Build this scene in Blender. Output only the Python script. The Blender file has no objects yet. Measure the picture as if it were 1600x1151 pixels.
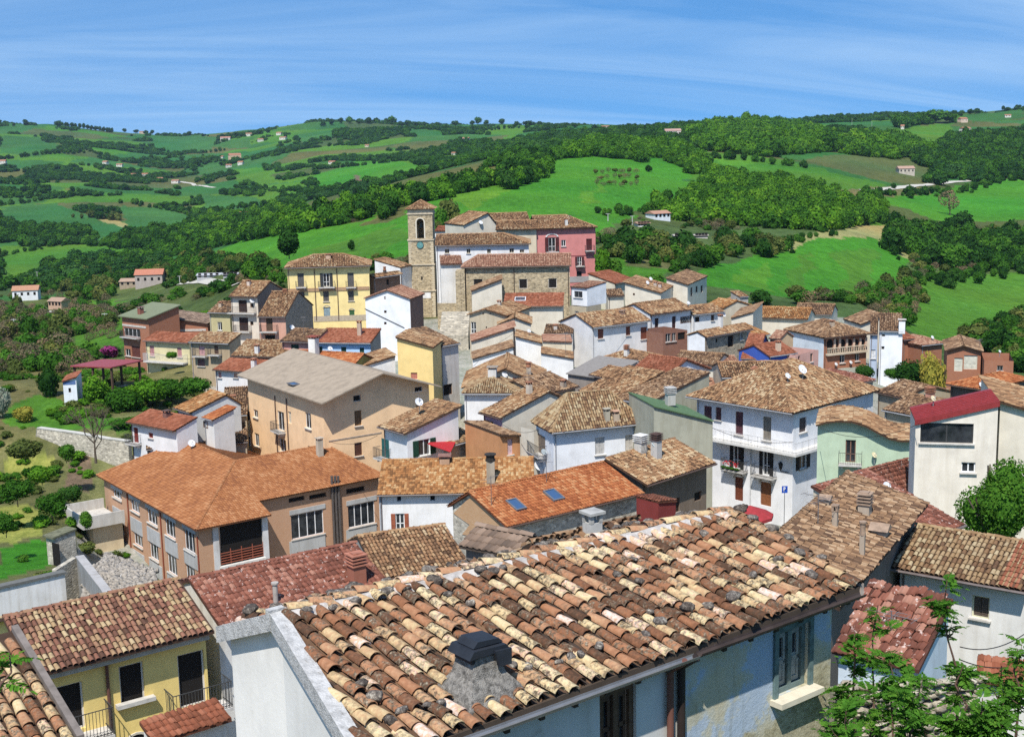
import bpy, math, random
import numpy as np
from mathutils import Vector, Matrix

# ------------------------------------------------------------------ camera, sky, sun, exposure
S = bpy.context.scene
COL = S.collection
R = math.radians
F, CX, CY = 2050.0, 800.0, 575.5            # focal length and centre in pixels of the 1600 wide photograph
PITCH, ROLL = math.atan(360.5 / 2050.0), R(1.2)
r0 = np.array([1.0, 0, 0]); u0 = np.array([0, math.sin(PITCH), math.cos(PITCH)]); FWD = np.array([0, math.cos(PITCH), -math.sin(PITCH)])
RT = math.cos(ROLL) * r0 - math.sin(ROLL) * u0
UP = math.sin(ROLL) * r0 + math.cos(ROLL) * u0
cam = bpy.data.cameras.new('camera')
cam.lens = 36.0 * F / 1600.0; cam.sensor_width = 36.0; cam.clip_start = 0.2; cam.clip_end = 20000
camo = bpy.data.objects.new('camera', cam); COL.objects.link(camo)
camo.matrix_world = Matrix(((RT[0], UP[0], -FWD[0], 0), (RT[1], UP[1], -FWD[1], 0), (RT[2], UP[2], -FWD[2], 0), (0, 0, 0, 1)))
S.camera = camo

SUN_AZ, SUN_EL = R(180 + 14), R(56)          # clockwise from +Y (the view direction); the sun is behind the camera, a little left
sd = Vector((math.sin(SUN_AZ) * math.cos(SUN_EL), math.cos(SUN_AZ) * math.cos(SUN_EL), math.sin(SUN_EL)))
sl = bpy.data.lights.new('sun', 'SUN'); sl.energy = 5.0; sl.angle = R(0.55); sl.color = (1.0, 0.955, 0.88)
slo = bpy.data.objects.new('sun', sl); COL.objects.link(slo)
slo.rotation_euler = (-sd).to_track_quat('-Z', 'Y').to_euler()

W = bpy.data.worlds.new('World'); S.world = W; W.use_nodes = True
def build_world():
    nt = W.node_tree; N = nt.nodes; L = nt.links
    N.clear()
    out = N.new('ShaderNodeOutputWorld'); bg = N.new('ShaderNodeBackground'); sky = N.new('ShaderNodeTexSky')
    sky.sky_type = 'NISHITA'; sky.sun_disc = False; sky.sun_elevation = SUN_EL; sky.sun_rotation = SUN_AZ
    sky.altitude = 500; sky.air_density = 1.15; sky.dust_density = 0.35; sky.ozone_density = 3.0
    tint = N.new('ShaderNodeMix'); tint.data_type = 'RGBA'; tint.blend_type = 'MULTIPLY'; tint.inputs[0].default_value = 1
    tint.inputs[7].default_value = SKY_TINT
    L.new(sky.outputs[0], tint.inputs[6])
    tc = N.new('ShaderNodeTexCoord')
    # thin wind-drawn cirrus: a noise stretched along one direction of the sky
    sep = N.new('ShaderNodeSeparateXYZ'); L.new(tc.outputs['Generated'], sep.inputs[0])
    add = N.new('ShaderNodeMath'); add.operation = 'ADD'; add.inputs[1].default_value = 0.16; L.new(sep.outputs[2], add.inputs[0])
    dx = N.new('ShaderNodeMath'); dx.operation = 'DIVIDE'; L.new(sep.outputs[0], dx.inputs[0]); L.new(add.outputs[0], dx.inputs[1])
    dy = N.new('ShaderNodeMath'); dy.operation = 'DIVIDE'; L.new(sep.outputs[1], dy.inputs[0]); L.new(add.outputs[0], dy.inputs[1])
    cmb = N.new('ShaderNodeCombineXYZ'); L.new(dx.outputs[0], cmb.inputs[0]); L.new(dy.outputs[0], cmb.inputs[1])
    mp = N.new('ShaderNodeMapping'); mp.inputs['Scale'].default_value = (0.26, 1.2, 1); vr = N.new('ShaderNodeVectorRotate'); vr.rotation_type = 'Z_AXIS'; vr.inputs['Angle'].default_value = R(-20); L.new(cmb.outputs[0], vr.inputs['Vector'])
    mp.inputs['Location'].default_value = (0.9, 0.35, 0)
    L.new(vr.outputs[0], mp.inputs[0])
    lift = N.new('ShaderNodeVectorMath'); lift.operation = 'ADD'; lift.inputs[1].default_value = (0, 0, SKY_LIFT); L.new(tc.outputs['Generated'], lift.inputs[0]); nv = N.new('ShaderNodeVectorMath'); nv.operation = 'NORMALIZE'; L.new(lift.outputs[0], nv.inputs[0]); L.new(nv.outputs[0], sky.inputs[0])
    n1 = N.new('ShaderNodeTexNoise'); n1.inputs['Scale'].default_value = 1.0; n1.inputs['Detail'].default_value = 9; n1.inputs['Roughness'].default_value = 0.6; n1.inputs['Distortion'].default_value = 0.9
    L.new(mp.outputs[0], n1.inputs['Vector'])
    cr = N.new('ShaderNodeValToRGB'); cr.color_ramp.elements[0].position = 0.36; cr.color_ramp.elements[0].color = (0.0, 0.0, 0.0, 1)
    cr.color_ramp.elements[1].position = 0.72; cr.color_ramp.elements[1].color = (0.50, 0.50, 0.50, 1)
    L.new(n1.outputs[0], cr.inputs[0])
    mx = N.new('ShaderNodeMix'); mx.data_type = 'RGBA'
    L.new(cr.outputs[0], mx.inputs[0]); L.new(tint.outputs[2], mx.inputs[6]); mx.inputs[7].default_value = CLOUD
    L.new(mx.outputs[2], bg.inputs[0]); bg.inputs[1].default_value = SKY_STRENGTH
    L.new(bg.outputs[0], out.inputs[0])
SKY_LIFT = 0.22; SKY_TINT = (0.50, 0.93, 1.24, 1); CLOUD = (5.2, 6.9, 8.7, 1); SKY_STRENGTH = 0.115
build_world()
S.view_settings.view_transform = 'Standard'; S.view_settings.look = 'None'; S.view_settings.gamma = 1; S.view_settings.exposure = 0.2
S.view_settings.use_curve_mapping = False
S.render.engine = 'CYCLES'
S.cycles.use_denoising = False; S.cycles.denoiser = 'OPENIMAGEDENOISE'; S.cycles.denoising_input_passes = 'RGB_ALBEDO_NORMAL'; S.cycles.denoising_prefilter = 'ACCURATE'
S.cycles.max_bounces = 5; S.cycles.diffuse_bounces = 2; S.cycles.glossy_bounces = 2; S.cycles.transmission_bounces = 2; S.cycles.transparent_max_bounces = 4
S.cycles.volume_bounces = 0

rng = np.random.default_rng(7); random.seed(7)

# ------------------------------------------------------------------ rays through the photograph's pixels
def ray(px, py):
    d = FWD + RT * ((px - CX) / F) + UP * ((CY - py) / F)
    return d / d[1]
def P(px, py, D): return ray(px, py) * D
def on_z(px, py, z):
    d = ray(px, py); return d * (z / d[2])
def proj(p):
    p = np.asarray(p, float); k = p @ FWD
    return CX + F * (p @ RT) / k, CY - F * (p @ UP) / k

# ------------------------------------------------------------------ materials
MATS = {}
def lin(c): return tuple(((x / 255 + 0.055) / 1.055) ** 2.4 if x > 10 else x / 255 / 12.92 for x in c)
def newmat(name, rough=0.9, spec=0.3):
    m = bpy.data.materials.new(name); m.use_nodes = True
    nt = m.node_tree; b = nt.nodes['Principled BSDF']
    b.inputs['Roughness'].default_value = rough; b.inputs['Specular IOR Level'].default_value = spec
    return m, nt, b
class G:                                     # small helper to write node graphs
    def __init__(s, nt): s.nt = nt
    def n(s, t, ins=None, **kw):
        nd = s.nt.nodes.new('ShaderNode' + t)
        for k, v in kw.items(): setattr(nd, k, v)
        for k, v in (ins or {}).items():
            if isinstance(v, bpy.types.NodeSocket): s.nt.links.new(v, nd.inputs[k])
            else: nd.inputs[k].default_value = v
        return nd
    def pos(s, scale=(1, 1, 1), rot=(0, 0, 0)):
        g = s.n('NewGeometry'); return s.n('Mapping', {'Vector': g.outputs['Position'], 'Scale': scale, 'Rotation': rot}).outputs[0]
    def noise(s, vec, scale, detail=4, rough=0.55): return s.n('TexNoise', {'Vector': vec, 'Scale': scale, 'Detail': detail, 'Roughness': rough}).outputs[0]
    def ramp(s, fac, stops, interp='LINEAR'):
        r = s.n('ValToRGB', {'Fac': fac}); e = r.color_ramp.elements; r.color_ramp.interpolation = interp
        while len(e) > 1: e.remove(e[0])
        e[0].position = stops[0][0]; e[0].color = (*stops[0][1], 1)
        for p, c in stops[1:]:
            q = e.new(p); q.color = (*c, 1)
        return r.outputs[0]
    def mix(s, fac, a, b, mode='MIX'):
        m = s.n('Mix', data_type='RGBA', blend_type=mode)
        for i, v in ((0, fac), (6, a), (7, b)):
            if isinstance(v, bpy.types.NodeSocket): s.nt.links.new(v, m.inputs[i])
            else: m.inputs[i].default_value = v if i == 0 else ((*v, 1) if len(v) == 3 else v)
        return m.outputs[2]
    def math(s, op, a, b=0.0, c=None):
        m = s.n('Math', operation=op)
        for i, v in enumerate((a, b) + ((c,) if c is not None else ())):
            if isinstance(v, bpy.types.NodeSocket): s.nt.links.new(v, m.inputs[i])
            else: m.inputs[i].default_value = v
        return m.outputs[0]
    def bump(s, h, strength, dist, b):
        bp = s.n('Bump', {'Height': h, 'Strength': strength, 'Distance': dist}); s.nt.links.new(bp.outputs[0], b.inputs['Normal'])
def sc(c, k): return tuple(min(1, x * k) for x in c)

def plaster(c, dirt=0.25, key=None):
    dirt = min(.7, dirt * 1.5); key = key or ('pl', tuple(round(x, 3) for x in c), dirt)
    if key in MATS: return MATS[key]
    m, nt, b = newmat('plaster'); g = G(nt); p = g.pos()
    n1 = g.noise(p, 0.7, 5, 0.6); n2 = g.noise(g.pos((2.2, 2.2, 0.22)), 1.0, 4, 0.6); n3 = g.noise(p, 9, 3)
    base = g.ramp(n1, [(0.3, sc(c, 0.84)), (0.55, c), (0.8, sc(c, 1.06))])
    dirtc = tuple(x * y for x, y in zip(c, (0.62, 0.57, 0.50)))
    st = g.ramp(n2, [(0.46, (0, 0, 0)), (0.74, (1, 1, 1))])
    col = g.mix(g.math('MULTIPLY', st, dirt), base, dirtc)
    sp = g.ramp(g.noise(p, 2.6, 5, 0.7), [(0.60, (0, 0, 0)), (0.70, (1, 1, 1))])
    col = g.mix(g.math('MULTIPLY', sp, dirt * 0.8), col, dirtc)
    nt.links.new(col, b.inputs['Base Color']); g.bump(n3, 0.35, 0.01, b)
    MATS[key] = m; return m

def stone(c=(0.36, 0.30, 0.21), scale=3.0, key=None, mortar=(0.50, 0.45, 0.36), dark=0.45):
    key = key or ('st', c, scale)
    if key in MATS: return MATS[key]
    m, nt, b = newmat('stone_masonry'); g = G(nt); p = g.pos((scale, scale, scale * 1.7))
    v = g.n('TexVoronoi', {'Vector': p, 'Scale': 1.0}); ve = g.n('TexVoronoi', {'Vector': p, 'Scale': 1.0}, feature='DISTANCE_TO_EDGE')
    sepc = g.n('SeparateColor', {0: v.outputs['Color']}).outputs[0]
    col = g.ramp(sepc, [(0.0, sc(c, dark)), (0.35, sc(c, 0.8)), (0.7, c), (1.0, sc(c, 1.55))])
    e = g.ramp(ve.outputs[0], [(0.0, (1, 1, 1)), (0.12, (0, 0, 0))])
    col = g.mix(g.math('MULTIPLY', e, 0.75), col, mortar)
    col = g.mix(g.math('MULTIPLY', g.noise(g.pos(), 0.8, 5), 0.5), col, sc(c, 0.7))
    nt.links.new(col, b.inputs['Base Color']); g.bump(ve.outputs[0], 0.6, 0.05, b)
    MATS[key] = m; return m

def brick(c1=(0.36, 0.115, 0.055), c2=(0.44, 0.17, 0.085), mortar=(0.34, 0.23, 0.17), sx=1.0, key=None):
    key = key or ('br', c1, sx)
    if key in MATS: return MATS[key]
    m, nt, b = newmat('brickwork'); g = G(nt)
    ge = g.n('NewGeometry'); cr = g.n('VectorMath', {0: ge.outputs['True Normal'], 1: (0, 0, 1)}, operation='CROSS_PRODUCT')
    dt = g.n('VectorMath', {0: cr.outputs[0], 1: ge.outputs['Position']}, operation='DOT_PRODUCT')
    z = g.n('SeparateXYZ', {0: ge.outputs['Position']}).outputs[2]
    v = g.n('CombineXYZ', {0: dt.outputs['Value'], 1: z}).outputs[0]
    bt = g.n('TexBrick', {'Vector': v, 'Color1': (*c1, 1), 'Color2': (*c2, 1), 'Mortar': (*mortar, 1), 'Scale': 1.0, 'Mortar Size': 0.012 * sx, 'Brick Width': 0.26 * sx, 'Row Height': 0.075 * sx})
    col = g.mix(g.math('MULTIPLY', g.noise(g.pos(), 1.1, 5), 0.55), bt.outputs[0], sc(c1, 0.75))
    nt.links.new(col, b.inputs['Base Color']); g.bump(g.noise(g.pos(), 14, 3), 0.3, 0.02, b)
    MATS[key] = m; return m

def plain(name, c, rough=0.8, var=0.12, scale=3.0, metal=0.0, spec=0.3, bump=0.0):
    key = ('p', name, c, rough)
    if key in MATS: return MATS[key]
    m, nt, b = newmat(name, rough, spec); g = G(nt)
    col = g.ramp(g.noise(g.pos(), scale, 5, 0.6), [(0.3, sc(c, 1 - var * 2)), (0.55, c), (0.8, sc(c, 1 + var))])
    nt.links.new(col, b.inputs['Base Color']); b.inputs['Metallic'].default_value = metal
    if bump: g.bump(g.noise(g.pos(), scale * 4, 4), bump, 0.03, b)
    MATS[key] = m; return m

def glass_mat():
    if 'glass' in MATS: return MATS['glass']
    m, nt, b = newmat('window_glass', 0.08, 0.6); g = G(nt)
    col = g.ramp(g.noise(g.pos(), 1.3, 2), [(0.35, (0.012, 0.014, 0.017)), (0.7, (0.05, 0.055, 0.06))])
    nt.links.new(col, b.inputs['Base Color']); MATS['glass'] = m; return m

TILE = {   # colours of single roof tiles, by age and kind
 'fg':     [(0, (0.08, 0.045, 0.028)), (0.13, (0.17, 0.08, 0.045)), (0.28, (0.28, 0.125, 0.065)), (0.44, (0.38, 0.185, 0.10)), (0.58, (0.46, 0.26, 0.15)), (0.70, (0.53, 0.36, 0.20)), (0.80, (0.62, 0.48, 0.27)), (0.89, (0.70, 0.58, 0.36)), (0.95, (0.62, 0.38, 0.26)), (1, (0.74, 0.60, 0.52))],
 'old':    [(0, (0.13, 0.075, 0.045)), (0.22, (0.27, 0.155, 0.085)), (0.45, (0.345, 0.19, 0.10)), (0.65, (0.42, 0.245, 0.13)), (0.88, (0.49, 0.325, 0.18)), (1, (0.60, 0.46, 0.29))],
 'brown':  [(0, (0.10, 0.06, 0.04)), (0.3, (0.21, 0.125, 0.075)), (0.55, (0.285, 0.17, 0.095)), (0.85, (0.36, 0.225, 0.13)), (1, (0.47, 0.33, 0.21))],
 'ochre':  [(0, (0.18, 0.09, 0.04)), (0.3, (0.34, 0.155, 0.06)), (0.55, (0.42, 0.205, 0.08)), (0.8, (0.46, 0.27, 0.125)), (1, (0.56, 0.40, 0.22))],
 'yold':   [(0, (0.12, 0.065, 0.045)), (0.25, (0.24, 0.11, 0.075)), (0.5, (0.33, 0.165, 0.11)), (0.68, (0.38, 0.235, 0.14)), (0.85, (0.42, 0.29, 0.16)), (1, (0.54, 0.42, 0.25))],
 'orange': [(0, (0.26, 0.085, 0.035)), (0.4, (0.37, 0.125, 0.05)), (0.7, (0.44, 0.165, 0.065)), (1, (0.50, 0.25, 0.12))],
 'school': [(0, (0.26, 0.105, 0.05)), (0.4, (0.35, 0.145, 0.06)), (0.7, (0.41, 0.18, 0.08)), (1, (0.48, 0.25, 0.125))],
 'red':    [(0, (0.19, 0.07, 0.04)), (0.5, (0.28, 0.098, 0.055)), (1, (0.36, 0.155, 0.095))],
 'maroon': [(0, (0.13, 0.052, 0.036)), (0.4, (0.20, 0.075, 0.05)), (0.8, (0.26, 0.105, 0.07)), (1, (0.34, 0.17, 0.12))],
 'greyb':  [(0, (0.11, 0.08, 0.062)), (0.5, (0.21, 0.145, 0.105)), (1, (0.33, 0.24, 0.18))],
 'pinkb':  [(0, (0.25, 0.12, 0.08)), (0.5, (0.38, 0.20, 0.135)), (1, (0.50, 0.32, 0.22))],
 'lichen': [(0, (0.12, 0.07, 0.045)), (0.25, (0.24, 0.14, 0.075)), (0.5, (0.34, 0.225, 0.12)), (0.75, (0.39, 0.275, 0.155)), (1, (0.48, 0.385, 0.24))],
}
for _k, _f in (('old', .78), ('brown', .84), ('lichen', .84), ('yold', .82), ('school', .86), ('ochre', .86), ('orange', .88), ('fg', .90), ('pinkb', .8), ('red', .9)): TILE[_k] = [(p_, tuple(x * _f * w for x, w in zip(c_, (1, .98, .95)))) for p_, c_ in TILE[_k]]
def tilemat(st, rowmark=0.0):
    key = ('tile', st)
    if key in MATS: return MATS[key]
    m, nt, b = newmat('terracotta_tile', 0.92, 0.15); g = G(nt)
    at = g.n('Attribute', attribute_name='rnd'); oi = g.n('ObjectInfo')
    oc = g.n('SeparateColor', {0: oi.outputs['Color']}).outputs[0]
    f = g.math('ADD', at.outputs['Fac'], g.math('MULTIPLY', oc, 1.0 if st == 'fg' else 0.0))
    fine = g.noise(g.pos(), 13 if st == 'fg' else 7, 5, 0.65)
    f2 = g.math('ADD', f, g.math('MULTIPLY', g.math('SUBTRACT', fine, 0.5), 0.55 if st == 'fg' else 0.25))
    col = g.ramp(f2, TILE[st])
    if st == 'fg':
        # lichen and soot, in blotches with their own shape
        big = g.noise(g.pos(), 0.9, 3, 0.5)
        l1 = g.ramp(g.noise(g.pos(), 11, 6, 0.75), [(0.47, (0, 0, 0)), (0.56, (1, 1, 1))])
        msk = g.math('MULTIPLY', l1, g.ramp(g.math('ADD', g.math('MULTIPLY', big, 0.6), g.math('MULTIPLY', g.math('FRACT', g.math('MULTIPLY', f, 7.3)), 0.5)), [(0.36, (0.10, 0.10, 0.10)), (0.60, (0.9, 0.9, 0.9))]))
        dk = g.ramp(g.noise(g.pos(), 23, 3), [(0.35, (0.035, 0.028, 0.022)), (0.55, (0.14, 0.11, 0.075)), (0.72, (0.40, 0.37, 0.28))])
        col = g.mix(msk, col, dk)
    else:
        l1 = g.ramp(g.noise(g.pos(), 3.0, 6, 0.7), [(0.5, (0, 0, 0)), (0.68, (1, 1, 1))])
        col = g.mix(g.math('MULTIPLY', l1, 0.45 if st in ('old', 'brown', 'yold', 'lichen', 'ochre') else 0.18), col, TILE[st][0][1])
        if st == 'maroon':   # lime bloom and lichen in small pale flecks
            fl = g.ramp(g.noise(g.pos(), 5.5, 3, 0.6), [(0.62, (0, 0, 0)), (0.68, (1, 1, 1))]); col = g.mix(g.math('MULTIPLY', fl, 0.8), col, (0.58, 0.47, 0.42))
    nt.links.new(col, b.inputs['Base Color'])
    g.bump(fine, 0.35, 0.012, b)
    MATS[key] = m; return m

def leafmat(kind):
    key = ('leaf', kind)
    if key in MATS: return MATS[key]
    c = {'bright': (0.085, 0.215, 0.018), 'mid': (0.052, 0.148, 0.018), 'dark': (0.027, 0.082, 0.015), 'olive': (0.10, 0.135, 0.035),
         'bare': (0.17, 0.145, 0.085), 'grey': (0.20, 0.26, 0.20), 'magenta': (0.26, 0.045, 0.16), 'yellow': (0.30, 0.28, 0.05), 'far': (0.036, 0.105, 0.026), 'ash': (0.065, 0.18, 0.022)}[kind]
    m = bpy.data.materials.new('leaves_' + kind); m.use_nodes = True; nt = m.node_tree; nt.nodes.clear(); g = G(nt)
    oi = g.n('ObjectInfo').outputs['Random']; at = g.n('Attribute', attribute_name='rnd').outputs['Fac']
    f = g.math('ADD', g.math('MULTIPLY', oi, 0.55), g.math('MULTIPLY', at, 0.45))
    col = g.ramp(f, [(0.0, sc(c, 0.55)), (0.5, c), (0.85, (min(1, c[0] * 1.7), c[1] * 1.35, c[2] * 1.3)), (1.0, (min(1, c[0] * 2.3), c[1] * 1.5, c[2] * 1.6))])
    d = g.n('BsdfDiffuse', {'Color': col}); t = g.n('BsdfTranslucent', {'Color': col})
    ms = g.n('MixShader', {0: 0.28, 1: d.outputs[0], 2: t.outputs[0]}); o = g.n('OutputMaterial', {0: ms.outputs[0]})
    MATS[key] = m; return m

# ------------------------------------------------------------------ objects
def tag(o, label=None, cat=None, group=None, kind=None):
    if label: o['label'] = label
    if cat: o['category'] = cat
    if group: o['group'] = group
    if kind: o['kind'] = kind
    return o
class Root:                                   # an Empty at the thing's base; its frame is known while building
    def __init__(s, name, loc, yaw, label, cat, group=None):
        s.o = bpy.data.objects.new(name, None); COL.objects.link(s.o)
        s.o.location = tuple(loc); s.o.rotation_euler = (0, 0, yaw); s.o.empty_display_size = 0.5
        s.loc = np.array(loc, float); c, k = math.cos(yaw), math.sin(yaw)
        s.R = np.array([[c, k, 0], [-k, c, 0], [0, 0, 1]])
        tag(s.o, label, cat, group)
    def to(s, v): return (np.asarray(v, float) - s.loc) @ s.R.T
def link(name, me, parent=None, loc=None):
    o = bpy.data.objects.new(name, me); COL.objects.link(o)
    if parent is not None: o.parent = parent
    if loc is not None: o.location = tuple(loc)
    return o
def mesh_np(name, V, Fq, mat, rnd=None, smooth=False):
    """V Nx3, Fq MxK (constant K) index arrays -> mesh, quickly"""
    me = bpy.data.meshes.new(name); V = np.ascontiguousarray(V, np.float32); Fq = np.ascontiguousarray(Fq, np.int32)
    M, K = Fq.shape
    me.vertices.add(len(V)); me.vertices.foreach_set('co', V.ravel())
    me.loops.add(M * K); me.loops.foreach_set('vertex_index', Fq.ravel())
    me.polygons.add(M); me.polygons.foreach_set('loop_start', np.arange(0, M * K, K, dtype=np.int32)); me.polygons.foreach_set('loop_total', np.full(M, K, np.int32))
    if rnd is not None:
        a = me.attributes.new('rnd', 'FLOAT', 'FACE'); a.data.foreach_set('value', np.ascontiguousarray(rnd, np.float32))
    if smooth: me.polygons.foreach_set('use_smooth', np.ones(M, bool))
    me.update(calc_edges=True); me.materials.append(mat); return me
class MB:                                     # collects world-space shapes, links them as ONE mesh object
    def __init__(s): s.v = []; s.f = []
    def add(s, vs, fs):
        k = len(s.v); s.v += [tuple(map(float, p)) for p in vs]; s.f += [tuple(i + k for i in f) for f in fs]; return s
    def quad(s, *p): return s.add(p, [(0, 1, 2, 3)])
    def box(s, o, ax, ay, az):                # corner o and three edge vectors
        o, ax, ay, az = (np.asarray(q, float) for q in (o, ax, ay, az))
        if np.dot(np.cross(ax, ay), az) < 0: o = o + ax; ax = -ax
        p = [o, o + ax, o + ax + ay, o + ay]; p += [q + az for q in p]
        return s.add(p, [(3, 2, 1, 0), (4, 5, 6, 7), (0, 1, 5, 4), (1, 2, 6, 5), (2, 3, 7, 6), (3, 0, 4, 7)])
    def cbox(s, c, sx, sy, sz, yaw=0):
        cc, ss = math.cos(yaw), math.sin(yaw); ex = np.array([cc, ss, 0]); ey = np.array([-ss, cc, 0]); c = np.asarray(c, float)
        return s.box(c - ex * sx / 2 - ey * sy / 2, ex * sx, ey * sy, (0, 0, sz))
    def prism(s, poly, vec):                  # polygon (3D, any order) extruded by vec
        n = len(poly); poly = [np.asarray(q, float) for q in poly]; vec = np.asarray(vec, float)
        nr = sum(np.cross(poly[i], poly[(i + 1) % n]) for i in range(n))
        if np.dot(nr, vec) > 0: poly = poly[::-1]
        return s.add(poly + [q + vec for q in poly], [tuple(range(n)), tuple(range(2 * n - 1, n - 1, -1))] + [(i, i + n, (i + 1) % n + n, (i + 1) % n) for i in range(n)])
    def tube(s, a, b, r, n=8, r2=None, cap=True):
        a, b = np.asarray(a, float), np.asarray(b, float); d = b - a; L = np.linalg.norm(d) or 1; d = d / L
        x = np.cross(d, (0, 0, 1) if abs(d[2]) < 0.9 else (1, 0, 0)); x /= np.linalg.norm(x); y = np.cross(d, x); r2 = r if r2 is None else r2
        vs = [a + (x * math.cos(t) + y * math.sin(t)) * r for t in np.arange(n) * 2 * math.pi / n] + [b + (x * math.cos(t) + y * math.sin(t)) * r2 for t in np.arange(n) * 2 * math.pi / n]
        fs = [(i, (i + 1) % n, (i + 1) % n + n, i + n) for i in range(n)]
        if cap: fs += [tuple(range(n - 1, -1, -1)), tuple(range(n, 2 * n))]
        return s.add(vs, fs)
    def build(s, name, mat, root=None, parent=None, loc=None, smooth=False):
        V = np.array(s.v)
        if root is not None: V = root.to(V)
        elif loc is not None: V = V - np.asarray(loc, float)
        me = bpy.data.meshes.new(name); me.from_pydata(V.tolist(), [], s.f); me.materials.append(mat)
        if smooth: me.polygons.foreach_set('use_smooth', [True] * len(me.polygons))
        return link(name, me, parent if parent is not None else (root.o if root else None), loc if root is None else None)

# ------------------------------------------------------------------ noise on arrays
def vnoise(x, y, seed=0):
    xi, yi = np.floor(x).astype(np.int64), np.floor(y).astype(np.int64); xf, yf = x - xi, y - yi
    def h(a, b):
        n = (a * 374761393 + b * 668265263 + seed * 1442695041) & 0x7fffffff
        n = ((n ^ (n >> 13)) * 1274126177) & 0x7fffffff
        return ((n ^ (n >> 16)) & 0xffff) / 65535.0
    u, v = xf * xf * (3 - 2 * xf), yf * yf * (3 - 2 * yf)
    return (h(xi, yi) * (1 - u) + h(xi + 1, yi) * u) * (1 - v) + (h(xi, yi + 1) * (1 - u) + h(xi + 1, yi + 1) * u) * v
def fbm(x, y, s, seed=0, o=4):
    r = 0; a = 0.5; t = 0
    for i in range(o): r = r + a * vnoise(x / s, y / s, seed + i * 17); t += a; a *= 0.5; s = s * 0.5
    return r / t
def inpoly(X, Y, poly):
    X, Y = np.asarray(X), np.asarray(Y); c = np.zeros(X.shape, bool); n = len(poly); j = n - 1
    for i in range(n):
        xi, yi = poly[i]; xj, yj = poly[j]
        if yi != yj: c ^= ((yi > Y) != (yj > Y)) & (X < (xj - xi) * (Y - yi) / (yj - yi) + xi)
        j = i
    return c
# ------------------------------------------------------------------ terrain
NEARD = [0, 5, 10, 25, 40, 55, 75, 95, 120, 146, 153, 180, 210, 240]
def nearz(px):
    base = [-2, -7, -14, -20, -25, -29, -32, -33, -33.5, -33.5, -33.3, -32, -31, -30]
    base[7:10] = [-34.8, -35.6, -35.0]
    left = [-2, -7, -14, -20, -25, -28, -31, -33, -36.5, -36.5, -33.2, -32.5, -36, -40]
    right = [-2, -6, -11, -17, -22, -26, -28, -30, -32, -34, -34, -36, -38, -40]
    def st(a, b, x): t = min(1, max(0, (x - a) / (b - a))); return t * t * (3 - 2 * t)
    sch = st(60, 140, px) * (1 - st(600, 680, px)); base[7] -= 6.5 * sch; base[8] -= 8.5 * sch; base[9] -= 6 * sch; base[10] -= 5 * sch; left[7] -= 5 * sch; left[8] -= 4.5 * sch
    wl = 1 - st(190, 330, px); wr = st(1330, 1480, px)
    return [b * (1 - wl - wr) + l * wl + r * wr for b, l, r in zip(base, left, right)]
HILL = {   # for a column of the view: (distance, height in the photograph) along the ground
 -100: [(300, 520), (450, 490), (600, 455), (750, 430), (900, 405), (1200, 348), (1500, 312), (1900, 272), (2400, 232), (3000, 196), (4200, 236)],
 100: [(300, 530), (450, 488), (600, 452), (750, 424), (900, 402), (1200, 345), (1500, 310), (1900, 270), (2400, 230), (3000, 194), (4200, 235)],
 300: [(300, 470), (450, 440), (600, 415), (750, 392), (850, 372), (1200, 345), (1500, 310), (1900, 280), (2400, 244), (3000, 210), (4200, 232)],
 500: [(300, 402), (380, 385), (450, 365), (560, 345), (650, 334), (1000, 322), (1400, 288), (1900, 248), (2500, 214), (3000, 192), (4200, 226)],
 700: [(300, 375), (380, 345), (450, 325), (600, 288), (700, 270), (1000, 264), (1400, 250), (1900, 230), (2400, 208), (3000, 194), (4200, 222)],
 900: [(280, 395), (350, 362), (430, 332), (520, 300), (680, 262), (850, 233), (1000, 232), (1400, 221), (1900, 210), (2500, 199), (3000, 197), (4200, 218)],
 1100: [(270, 425), (340, 395), (420, 362), (520, 332), (600, 302), (750, 264), (900, 240), (1000, 233), (1200, 214), (1400, 202), (1900, 201), (3000, 203), (4200, 212)],
 1300: [(270, 490), (340, 425), (430, 360), (500, 352), (600, 330), (680, 300), (760, 278), (900, 250), (1050, 230), (1250, 212), (1500, 198), (2000, 194), (3000, 196), (4200, 208)],
 1500: [(260, 530), (330, 478), (400, 435), (480, 402), (600, 360), (800, 303), (950, 270), (1150, 240), (1400, 214), (1800, 188), (2200, 180), (3000, 186), (4200, 204)],
 1700: [(260, 550), (330, 500), (400, 450), (500, 395), (650, 345), (800, 303), (1000, 262), (1300, 222), (1700, 190), (2200, 164), (3000, 170), (4200, 200)],
}
DG = np.array([0, 5, 10, 17, 25, 32, 40, 47, 55, 65, 75, 85, 95, 107, 120, 133, 146, 153, 165, 180, 195, 210, 225, 240, 260, 280, 300, 330, 360, 400, 450, 500, 560, 620, 700, 800, 900, 1000, 1100, 1200, 1350, 1500, 1700, 1900, 2150, 2400, 2700, 3000, 3500, 4200, 9000.0])
PXG = np.arange(-100, 1701, 25.0)
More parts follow.
